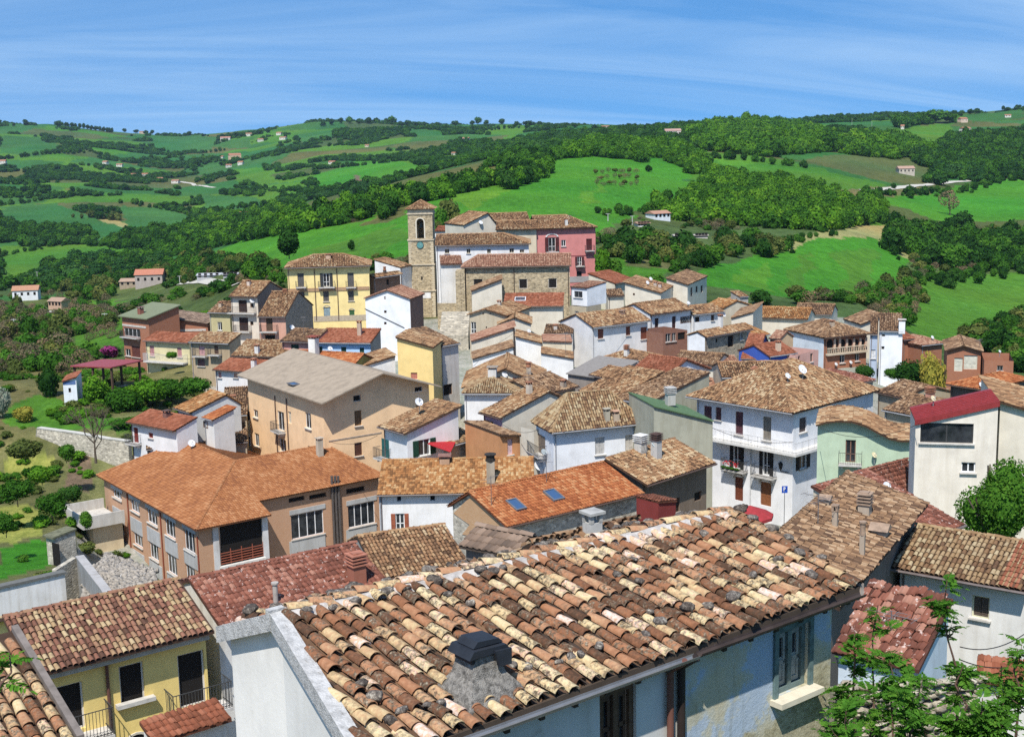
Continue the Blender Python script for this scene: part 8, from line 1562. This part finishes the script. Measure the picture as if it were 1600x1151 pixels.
dish('orangelow', 479, 557, 4, 'white dish on the bright orange hip roof', .3); dish('arcade', 1304, 569, 3, 'left small dish below the brick arcade', .1, face='f'); dish('arcade', 1327, 566, 3, 'right small dish below the brick arcade', .1, face='f'); dish('creamtop', 1017, 436, 3, 'right one of two dishes on the cream house roof', .4); dish('creamtop', 1012, 441, 3, 'left one of two dishes on the cream house roof', .3)
dish('loggia', 1076, 474, 3, 'dish beside the arched opening of the white house', .4); dish('whiterow', 1129, 493, 3.5, 'dish at the right end of the low white row', .2, face='f'); dish('brickback', 1457, 527, 3, 'dish on the pink clay roof behind the yellow-green tree', .3); dish('brickgab2', 1562, 551, 2.5, 'tiny dish on the flat brick box', .4); dish('creamback', 750, 348, 3.5, 'dish on the cream gabled house by the palace', .1, face='f'); dish('step4', 833, 527, 3, 'small dish in the stepped row', .2)
dish('speckle', 1505, 830, 8, 'large grey dish with dark emblem by the green tree', .2)
def aerial(key, px, py, hpx, label, n=6):
    s, rt = HOUSES[key]; p, nr = s.roof_hit(px, py); h = hpx / F * p[1]; m = MB(); ra = Root('television_aerial', p, 0, label, 'aerial'); m.tube(p - Z3 * .1, p + Z3 * h, .022, 5); m.build('mast', plain('aerial_metal', (.16, .15, .15), .5), ra); m = MB(); a = random.uniform(0, 3); d = np.array([math.cos(a), math.sin(a), 0]); c = np.array([-d[1], d[0], 0]); t = p + Z3 * (h - .12); m.tube(t - d * .8, t + d * .8, .012, 4)
    for i in range(n): q = t + d * (-.75 + 1.5 * i / (n - 1)); m.tube(q - c * (.35 - .02 * i), q + c * (.35 - .02 * i), .009, 4)
    t = p + Z3 * (h * .75); m.tube(t - c * .5, t + c * .5, .012, 4)
    for i in range(4): q = t + c * (-.45 + .3 * i); m.tube(q - d * .3, q + d * .3, .009, 4)
    m.build('antenna', plain('aerial_metal', (.16, .15, .15), .5), ra)
aerial('bigorange', 942, 792, 46, 'tall aerial on the right part of the big orange roof'); aerial('bigorange', 768, 790, 50, 'aerial near the rubble gable of the big orange roof'); aerial('bigbrown', 1278, 818, 50, 'tall aerial on the widest brown roof'); aerial('pink', 812, 640, 36, 'thin aerial above the cream gable side')
aerial('salmon', 478, 535, 26, 'aerial on the salmon house roof'); aerial('tealshut', 715, 660, 34, 'aerial beside the white dish above the awning'); aerial('brownwide', 1010, 715, 30, 'aerial beside the pale ringed chimney'); aerial('palace', 890, 350, 14, 'aerial on the palace roof'); aerial('brickgab', 1530, 545, 16, 'aerial on the brick gable house'); aerial('step6', 884, 556, 38, 'thin aerial in front of the plain cream box')
aerial('redflat', 1392, 990, 40, 'aerial on the broken flat-tiled roof')

# ------------------------------------------------------------------ street things
def awning(key, face, pts, label, col, post=True):
    s, rt = HOUSES[key]; c = None; V = [P(*p) for p in pts]; ra = Root('awning', V[0], 0, label, 'awning'); m = MB(); m.prism(V, (0, 0, -.04)); m.build('canvas', plain('red_canvas', col, .85, .1), ra)
    if post:
        m = MB()
        for v in V[:2]: m.tube(v - Z3 * 2.4, v, .03, 6)
        m.build('pole', plain('galvanised', (.25, .25, .25), .5), ra)
awning('tealshut', 'r', [(668, 693, 115.5), (704, 706, 113.5), (712, 690, 118), (680, 684, 119.5)], 'bright red awning over the terrace beside the teal-shuttered house', (.42, .02, .025))
def parasol():
    c = P(1158, 800, 103); ra = Root('parasol', c - Z3 * 3.0, 0, 'wide dark red parasol in front of the arched doors', 'parasol'); m = MB(); pts = [(1136, 802), (1158, 781), (1178, 787), (1207, 797), (1200, 811), (1170, 812)]; k = 10
    r = 1.9; ctr = P(1172, 803, 103); vs = [ctr + Z3 * .75] + [ctr + np.array([math.cos(a) * r, math.sin(a) * r * 1.1, 0]) for a in np.arange(k) * 2 * math.pi / k]; vs += [v - Z3 * .25 for v in vs[1:]]
    m.add(vs, [(0, 1 + i, 1 + (i + 1) % k) for i in range(k)] + [(1 + (i + 1) % k, 1 + i, 1 + k + i, 1 + k + (i + 1) % k) for i in range(k)]); m.build('canopy', plain('red_canvas2', (.33, .035, .04), .85, .12), ra); m = MB(); m.tube(ctr - Z3 * 5.2, ctr + Z3 * .7, .05, 8); m.build('pole', plain('galvanised', (.25, .25, .25), .5), ra)
parasol()
def psign():
    s, rt = HOUSES['bigwhite']; p = P(1226, 764, 111.0); z0 = float(tz(p[0], p[1])); r = Root('parking_sign', (p[0], p[1], z0), 0, 'blue square parking sign with white letter P on a pole', 'road sign'); m = MB(); m.tube(np.array([p[0], p[1], z0]), p + Z3 * .25, .035, 8); m.build('pole', plain('galvanised', (.25, .25, .25), .5), r)
    m = MB(); m.box(p - np.array([.25, .05, .32]), (.5, 0, 0), (0, .02, 0), (0, 0, .62)); b = m.build('panel', plain('sign_blue', (.02, .08, .45), .4, .03), r)
    m = MB(); q = p + np.array([-.11, -.055, 0]); m.box(q - Z3 * .2, (.065, 0, 0), (0, .004, 0), (0, 0, .42)); cc = q + np.array([.065, 0, .11]); n = 7
    for i in range(n):
        a0, a1 = -math.pi / 2 + math.pi * i / n, -math.pi / 2 + math.pi * (i + 1) / n; m.prism([cc + np.array([math.cos(a) * rr, 0, math.sin(a) * rr]) for a, rr in ((a0, .055), (a0, .115), (a1, .115), (a1, .055))], (0, .004, 0))
    m.build('letter_p', plain('sign_white', (.8, .8, .8), .4, .02), r, b)
psign()
def lantern():
    s, rt = HOUSES['bigwhite']; t, z = s.on_face('f', 1220, 733); O, T, N, L, off = s.frame('f'); p = O * (1, 1, 0) + T * t + Z3 * z; r = Root('wall_lantern', p, 0, 'black wrought-iron lantern on the white corner house', 'lantern'); m = MB(); m.tube(p - T * .0 - Z3 * .15 - T * -.9 + N * .05, p - Z3 * .15 + N * .05, .035, 6); m.tube(p - Z3 * .15 + N * .05, p + Z3 * .05 + N * .05, .03, 6); m.build('bracket', plain('wrought_iron', IRON, .6), r)
    m = MB(); m.tube(p + Z3 * .05 + N * .05, p + Z3 * .5 + N * .05, .12, 6, .22); m.tube(p + Z3 * .5 + N * .05, p + Z3 * .75 + N * .05, .26, 6, .03); m.build('lamp', plain('lantern_iron', (.02, .02, .02), .5), r)
lantern()
def person():
    p = on_z(1196, 806, -35.3); z0 = float(tz(p[0], p[1])); r = Root('person', (p[0], p[1], z0), .4, 'person in dark blue clothes and white cap by the wooden arched door', 'person')
    bm = bpy.data.meshes.new('body'); J = [(0, 0, .92), (0, 0, 1.15), (0, 0, 1.38), (0, .0, 1.50), (0, -.01, 1.62), (.17, 0, 1.40), (.24, -.03, 1.14), (.20, -.16, .95), (-.17, 0, 1.40), (-.25, -.02, 1.14), (-.22, -.14, .94), (.09, 0, .88), (.11, -.04, .48), (.12, 0, .08), (.12, -.16, .05), (-.09, 0, .88), (-.11, .02, .48), (-.12, .06, .08), (-.12, -.10, .05), (0, -.01, 1.72)]
    Ed = [(0, 1), (1, 2), (2, 3), (3, 4), (4, 19), (2, 5), (5, 6), (6, 7), (2, 8), (8, 9), (9, 10), (0, 11), (11, 12), (12, 13), (13, 14), (0, 15), (15, 16), (16, 17), (17, 18)]; rad = [.15, .14, .15, .06, .095, .07, .05, .04, .07, .05, .04, .10, .07, .05, .045, .10, .07, .05, .045, .08]
    bm.from_pydata([tuple(j) for j in J], Ed, []); o = link('body', bm, r.o); sk = o.modifiers.new('skin', 'SKIN'); 
    for v, ra in zip(bm.skin_vertices[0].data if bm.skin_vertices else [], rad): v.radius = (ra, ra)
    if not bm.skin_vertices:
        bpy.context.view_layer.objects.active = o
    o.modifiers.new('sub', 'SUBSURF').levels = 2; o.modifiers['sub'].render_levels = 2; bm.materials.append(plain('navy_cloth', (.02, .03, .07), .9))
    try:
        b2 = __import__('bmesh').new(); b2.from_mesh(bm); ly = b2.verts.layers.skin.verify()
        for v, ra in zip(b2.verts, rad): v[ly].radius = (ra, ra * .8)
        b2.verts.ensure_lookup_table(); b2.verts[0][ly].use_root = True; b2.to_mesh(bm); b2.free()
    except Exception as ex: print('skin', ex)
    base = np.array([p[0], p[1], z0]); m = MB(); m.tube(base + (0, 0, 1.68), base + (0, 0, 1.79), .10, 12, .075); m.cbox(base + (0, -.13, 1.69), .16, .12, .02); m.build('cap', plain('white_cap', (.75, .75, .72), .8), r); m = MB()
    for sx in (-.21, .2): m.tube(base + (sx, -.15, .96), base + (sx, -.17, .86), .035, 8, .02)
    m.tube(base + (0, -.045, 1.56), base + (0, -.05, 1.68), .085, 12, .08); m.build('skin', plain('skin_tone', (.42, .24, .17), .7), r)
person()
# flowers on the lower balcony of the white corner house
def flowers():
    s, rt = HOUSES['bigwhite']; O, T, N, L, off = s.frame('f'); O = O * (1, 1, 0); z = s.on_face('f', 1150, 732)[1]; t0 = s.on_face('f', 1138, 732)[0]; t1 = s.on_face('f', 1166, 732)[0]; p = O + T * t0 + N * .8 + Z3 * z; r = Root('flower_boxes', p, 0, 'row of balcony plants with red flowers on the white corner house', 'plants'); g = np.random.default_rng(4); Q = []; 
    me = crown_mesh(5, 500, .06, 6, .6, kind='mid', name='foliage'); 
    for i in range(4): o = link('foliage', me, r.o, T * (t1 - t0) * i / 4 + Z3 * .0); o.scale = (.45, .3, .3)
    m = MB()
    for t in np.concatenate([g.uniform(0, .4, 14), g.uniform(.55, .75, 14)]): m.cbox(p + T * (t1 - t0) * t + N * g.uniform(-.2, .2) + Z3 * g.uniform(.35, .8), .1, .1, .09, g.uniform(0, 3))
    o = m.build('flower', plain('red_petals', (.5, .02, .03), .8), r); o['kind'] = 'stuff'
flowers()
# ------------------------------------------------------------------ garden walls, ruin, rubble by the school
def wallrun(pts, h, th, mat, label, name='garden_wall', top=None):
    q = [P(*p) for p in pts]; m = MB()
    for a, b in zip(q, q[1:]):
        d = (b - a); n = np.array([-d[1], d[0], 0]); n /= np.linalg.norm(n); m.prism([a, b, b - Z3 * h, a - Z3 * h], n * th)
    r = Root(name, q[0] - Z3 * h, 0, label, 'wall'); m.build('masonry', mat, r)
    if top:
        m = MB()
        for a, b in zip(q, q[1:]): d = (b - a); n = np.array([-d[1], d[0], 0]); n /= np.linalg.norm(n); m.prism([a - n * .05, b - n * .05, b + n * (th + .05), a + n * (th + .05)], Z3 * .1)
        m.build('coping', top, r)
wallrun([(28, 668, 160), (55, 690, 152), (58, 669, 152), (118, 677, 149), (168, 686, 147), (200, 690, 146)], 3.6, .6, STNL, 'long curved stone retaining wall in the garden on the left', top=pl((.52, .50, .45), .3))
wallrun([(119, 870, 94), (158, 921, 84), (176, 950, 78)], 4.0, .5, plaster((.30, .30, .29), .6), 'grey rendered retaining wall below the school rubble heap', top=pl((.42, .40, .38), .4))
wallrun([(88, 890, 92), (119, 871, 94)], 3.0, .4, STNL, 'short dry stone wall between white building and grey wall')
def rubble():
    g = np.random.default_rng(8); acc = []; V0 = np.array([(x, y, z) for x in (-1, 1) for y in (-1, 1) for z in (-1, 1)], float) * .5; Fq = np.array([(0, 1, 3, 2), (4, 6, 7, 5), (0, 4, 5, 1), (2, 3, 7, 6), (0, 2, 6, 4), (1, 5, 7, 3)])
    for i in range(3200):
        px, py = g.uniform(130, 245), g.uniform(858, 935); 
        if py < 858 + max(0, (px - 150)) * .35 or py < 905 - (px - 125) * .9: continue
        D = 104 - (py - 860) * .22; p = P(px, py, D); s = g.uniform(.06, .28) * (1.6 if g.random() < .1 else 1); a = g.uniform(0, 3, 3); M = np.array(Matrix.Rotation(a[0], 3, 'X') @ Matrix.Rotation(a[1], 3, 'Z')); V = (V0 * g.uniform(.6, 1.2, (8, 3)) * s) @ M.T + p; acc.append((V, Fq, np.full(6, g.random())))
    V = np.concatenate([a[0] for a in acc]); Fa = np.concatenate([a[1] + 8 * i for i, a in enumerate(acc)]); o = link('rubble', mesh_np('rubble', V, Fa, plain('rubble_stone', (.36, .32, .27), .95, .3, 2.5))); tag(o, 'heap of pale broken masonry below the school', kind='stuff')
    for px, py, D_, c, lab, sz in ((168, 888, 100, (.10, .36, .62), 'light blue plastic sheet on the rubble heap', (2.0, 1.5, .5)), (172, 900, 97, (.45, .03, .04), 'red plastic bag on the rubble heap', (1.0, .9, .6)), (184, 904, 96, (.25, .5, .58), 'pale turquoise sheet on the rubble heap', (1.8, 1.4, .4)), (208, 906, 96, (.7, .7, .7), 'white tarpaulin heap beside the school piers', (3.0, 2.4, 1.0))):
        me = lump(len(lab)).copy(); me.materials.clear(); me.materials.append(plain('sheet', c, .5, .12)); q = link('plastic_sheet', me, None, P(px, py, D_)); q.scale = sz[0] * .5, sz[1] * .5, sz[2]; tag(q, lab, 'sheet')
rubble()
def gardenshed():
    s = B((66, 836), (82, 840), 106, dp=2.4, roof='sv', H=.2, zb=-40, oh=(.1, .1, .2, .1)); rt = Root('garden_shed', s.Wp(0, 0, s.zb), s.yaw, 'tumbledown stone shed with mossy flat roof in the garden', 'shed'); walls(s, rt, STNL, []); mb = MB()
    for poly, i, j in s.planes(): mb.prism([s.Wp(u, v, s.ze + h) for u, v, h in poly], (0, 0, -.14))
    mb.build('roof', plain('mossy_roof', (.16, .16, .10), .95, .3), rt); m = MB(); m.box(s.Wp(1.0, .15, s.zb), s.e * .9, s.n * .06, (0, 0, s.ze - s.zb - .5)); m.build('door', plain('dark_interior', (0.012, 0.010, 0.009), 0.9, 0.05), rt)
gardenshed()
def ruin():
    """collapsed rubble wall under the saplings, stone by stone"""
    g = np.random.default_rng(21); a, b = P(1318, 1078, 25.5), P(1530, 1062, 26.5); ex = (b - a) / np.linalg.norm(b - a); W_ = np.linalg.norm(b - a); n = np.array([-ex[1], ex[0], 0]); rt = Root('ruined_wall', a - Z3 * 2.6, 0, 'collapsed rubble stone wall beneath the saplings at the bottom right', 'wall'); m = MB(); m.box(a - Z3 * 2.6 + n * .18, ex * W_, n * .5, Z3 * 2.4); core = m.build('masonry', plain('earth_mortar', (.36, .31, .23), .95, .2), rt); k = 0; z = -2.5
    mats = STONE2; forms = []
    for i in range(6): me = lump(40 + i).copy(); me.name = 'stone_block'; me.materials.clear(); me.materials.append(mats); forms.append(me)
    while z < .1 and k < 290:
        x = g.uniform(-.1, 0)
        while x < W_ and k < 290:
            w = g.uniform(.12, .42); h = g.uniform(.08, .19); o = bpy.data.objects.new('stone_block', forms[k % 6]); COL.objects.link(o); o.parent = rt.o; q = a + ex * (x + w / 2) + n * g.uniform(.05, .18) + Z3 * (z + g.normal(0, .015)); o.location = tuple(rt.to(q)); o.scale = (w * .56, .2, h * .8); o.rotation_euler = (g.normal(0, .3), g.normal(0, .3), math.atan2(ex[1], ex[0]) + g.normal(0, .3)); x += w; k += 1
        z += .155
STONE2 = None
def _s2():
    m, nt, b = newmat('pale_field_stone', .95, .1); q = G(nt); oi = q.n('ObjectInfo').outputs['Random']; c = q.ramp(oi, [(0, (.15, .11, .07)), (.4, (.26, .20, .13)), (.75, (.36, .30, .21)), (1, (.46, .41, .32))]); c = q.mix(.5, c, q.ramp(q.noise(q.pos(), 14, 6, .7), [(.35, (.14, .12, .09)), (.65, (.6, .56, .46))])); nt.links.new(c, b.inputs['Base Color']); q.bump(q.noise(q.pos(), 18, 5), .8, .02, b); return m
STONE2 = _s2(); ruin()

# ------------------------------------------------------------------ saplings with feathered leaves, bottom right and left edge
def spray(seed):
    """one compound leaf: a stalk with pairs of leaflets"""
    g = np.random.default_rng(seed); V, Fq, rn = [], [], []; n = 6; L = .34; droop = g.uniform(.15, .35)
    def axis(t): return np.array([0, L * t, -droop * L * t * t * 1.6 + .04 * t])
    def leaf(p, d, s):
        d = d / np.linalg.norm(d); sd_ = np.cross(d, (0, 0, 1)); sd_ /= np.linalg.norm(sd_); k = len(V); w = s * .20; dz = np.array([0, 0, -s * .12])
        for q in (p, p + d * s * .35 + sd_ * w + (0, 0, .01), p + d * s * .75 + sd_ * w * .7 + dz * .4, p + d * s + dz, p + d * s * .75 - sd_ * w * .7 + dz * .4, p + d * s * .35 - sd_ * w + (0, 0, .01), p + d * s * .5 + (0, 0, -.012)): V.append(q)
        for a, b in ((0, 1), (1, 2), (2, 3), (3, 4), (4, 5), (5, 0)): Fq.append((k + 6, k + a, k + b, k + b)); rn.append(g.random())
    for i in range(n):
        t = .25 + .7 * i / n; s = .125 * math.sin(math.pi * (t * .75 + .2)) + .02
        for sx in (-1, 1): leaf(axis(t), np.array([sx * 1.0, .45, g.normal(-.12, .12)]), s * g.uniform(.85, 1.1))
    leaf(axis(1), np.array([0, 1, -.4]), .11)
    F3 = np.array([(a, b, c) for a, b, c, d in Fq]); me = mesh_np('leaf', np.array(V), F3, leafmat('ash'), rn); return me
SPR = [spray(i + 60) for i in range(7)]
def sapling(base, top, r0_, nbr, label, seed, lean=.0, dens=7, ext=.9, group=None, leaves=None):
    g = np.random.default_rng(seed); base, top = np.asarray(base, float), np.asarray(top, float); rt = Root('ash_sapling', base, 0, label, 'sapling', group); m = MB(); K = 7; pts = [base]
    for i in range(1, K + 1): pts.append(base + (top - base) * i / K + g.normal(0, .05, 3) * (1 if i < K else 0))
    for i in range(K): m.tube(pts[i], pts[i + 1], r0_ * (1 - i / K * .75), 7, r0_ * (1 - (i + 1) / K * .75), cap=False)
    tips = [(pts[-1], np.array([0, 0, 1.0]))]
    for b in range(nbr):
        i = int(g.integers(1, K)); p = pts[i]; a = g.uniform(0, 6.28); d = np.array([math.cos(a), math.sin(a), g.uniform(.35, 1.1)]); d /= np.linalg.norm(d); L = ext * g.uniform(.5, 1.0)
        q = p
        for s_ in range(3): q2 = q + d * L / 3; m.tube(q, q2, r0_ * .35 * (1 - s_ * .25), 5, r0_ * .35 * (.75 - s_ * .25), cap=False); q = q2; d = d + np.array([0, 0, .15]) + g.normal(0, .12, 3); d /= np.linalg.norm(d); tips.append((q, d)) if s_ > 0 else None
    m.build('stem', plain('young_bark', (.13, .075, .055), .85, .2), rt)
    k = 0
    for q, d in tips:
        for j in range(dens):
            a = g.uniform(0, 6.28); o = bpy.data.objects.new('leaf', SPR[int(g.integers(7))]); COL.objects.link(o); o.parent = rt.o; o.location = tuple(rt.to(q - d * g.uniform(0, .22))); o.rotation_euler = (g.uniform(-.15, .75), g.normal(0, .2), a); s = g.uniform(.4, .95); o.scale = (s, s, s); k += 1
SP = 'dense leafy ash sapling of the thicket at the bottom right'
for i, (bx, by, tx, ty, D_, nb, lab) in enumerate(((1345, 1240, 1335, 985, 21.0, 9, 'leftmost ash sapling against the blue wall corner'), (1352, 1260, 1372, 945, 22.2, 6, 'thin ash sapling in front of the flat red-brown tiles'), (1398, 1250, 1392, 1040, 19.5, 9, 'middle low ash sapling over the rubble wall'), (1500, 1240, 1480, 905, 21.5, 12, 'tallest ash sapling reaching the white wall'), (1530, 1240, 1565, 1040, 21.0, 10, None), (1480, 1250, 1505, 1040, 19.0, 10, None), (1590, 1250, 1590, 1015, 20.0, 11, None), (1560, 1250, 1535, 1090, 18.5, 10, None), (1435, 1250, 1425, 1090, 18.0, 7, None), (1610, 1250, 1620, 1080, 18.5, 9, None), (1330, 1280, 1322, 1110, 18.2, 7, 'low ash shoots at the foot of the blue wall'))):
    sapling(P(bx, by, D_), P(tx, ty, D_), .035, nb, lab or SP, 500 + i, dens=8, ext=.6 if i != 3 else .5, group=None if lab else 'ash saplings at the bottom right')
sapling(P(-20, 1250, 13.5), P(14, 1015, 14.0), .03, 6, 'leafy twig entering at the left edge over the corner roof', 560, dens=5, ext=.40)

# ------------------------------------------------------------------ the air
def haze():
    m = bpy.data.materials.new('haze'); m.use_nodes = True; nt = m.node_tree; nt.nodes.clear(); g = G(nt)
    v = g.n('VolumePrincipled', {'Color': (0.62, 0.80, 1.0, 1), 'Density': HAZE, 'Anisotropy': 0.25}); o = g.n('OutputMaterial'); nt.links.new(v.outputs[0], o.inputs['Volume'])
    mb = MB(); mb.box((-4400, -4400, -190), (8800, 0, 0), (0, 8800, 0), (0, 0, 400)); h = mb.build('haze', m); tag(h, 'thin blue air haze over the valley', kind='stuff')
HAZE = 0.000045
haze()

def cable(a, b, sag, label, r=.018):
    a, b = P(*a), P(*b); m = MB(); q = [a + (b - a) * t - Z3 * sag * 4 * t * (1 - t) for t in np.linspace(0, 1, 13)]
    for u, v in zip(q, q[1:]): m.tube(u, v, r, 5, cap=False)
    o = m.build('overhead_cable', plain('black_cable', (.03, .03, .03)), None, None, a); tag(o, label, 'cable')
for a, b, s_, l_ in (((1282, 668, 101), (1436, 662, 79), .8, 'cable sagging from the pale green house to the cream concrete house'), ((1113, 668, 105), (1240, 690, 108), .5, 'cable running along the front of the white corner house'), ((735, 552, 170), (803, 520, 173), .4, 'thin cable across the stepped cream wall'), ((590, 680, 116), (516, 690, 125), .5, 'cable from the teal-shuttered house to the peach house'), ((782, 660, 118), (838, 672, 107), .5, 'cable between the pink house and the white hipped house'),
    ((1018, 500, 186), (938, 512, 176), .4, 'cable between the two white houses with brown doors'), ((1500, 1010, 40), (1620, 975, 44), .4, 'upper washing line in front of the white wall at the right edge'), ((1500, 1030, 38), (1620, 1028, 42), .3, 'lower washing line in front of the white wall at the right edge'), ((330, 560, 170), (224, 545, 190), .6, 'cable from the red strip house to the brick house'), ((640, 470, 188), (590, 440, 208), .4, 'cable from the white gabled house to the palazzo')): cable(a, b, s_, l_)

for k_, x, y, w_, h_, c_, cp in (('palazzo', 513, 404, .8, .5, (.5, .35, .25), 'slab'), ('redstrip', 397, 575, .5, .9, (.7, .68, .66), 'slab'), ('tallcream', 389, 446, .5, .6, (.6, .5, .42), 'slab'), ('tanroof2', 402, 552, .5, .9, (.72, .72, .72), 'slab'), ('skyblue', 562, 524, .5, 1.6, (.55, .42, .32), 'slab'), ('pinkstone', 453, 482, .6, .4, (.6, .6, .6), 'rings'),
    ('palace', 885, 352, .5, 1.0, (.6, .58, .55), 'slab'), ('creamtop', 1031, 450, .5, .6, (.5, .42, .36), 'slab'), ('creamtop', 1024, 447, .5, .5, (.5, .42, .36), 'slab'), ('stonefront', 1096, 516, .5, 1.6, (.7, .68, .64), 'slab'), ('tanroof', 979, 556, .5, .8, (.62, .6, .55), 'rings'), ('gabled', 826, 585, .5, .9, (.45, .38, .3), 'cowl'), ('mess1', 880, 605, .5, .6, (.4, .32, .25), 'slab'),
    ('behindbig', 1180, 583, .6, .5, (.4, .28, .2), 'gable'), ('blue2', 1216, 548, .5, 1.0, (.7, .55, .4), 'slab'), ('brownR1', 1400, 645, .6, .6, (.5, .25, .18), 'rings'), ('arcade', 1300, 510, .5, .6, (.5, .4, .3), 'slab'), ('lowbrown', 868, 515, .5, .5, (.5, .45, .4), 'slab'), ('brownback2', 365, 630, .5, .7, (.5, .42, .35), 'slab'), ('brownback', 260, 700, .5, .6, (.45, .36, .28), 'slab'), ('pink', 838, 625, .45, .9, (.6, .52, .42), 'slab'), ('beigegab', 770, 488, .5, .6, (.5, .45, .38), 'slab'), ('oliveyel', 345, 480, .5, .6, (.5, .4, .3), 'slab'), ('brownright', 582, 425, .4, .6, (.1, .09, .08), 'cowl')): chimney(k_, x, y, w_, h_, c_, cp)
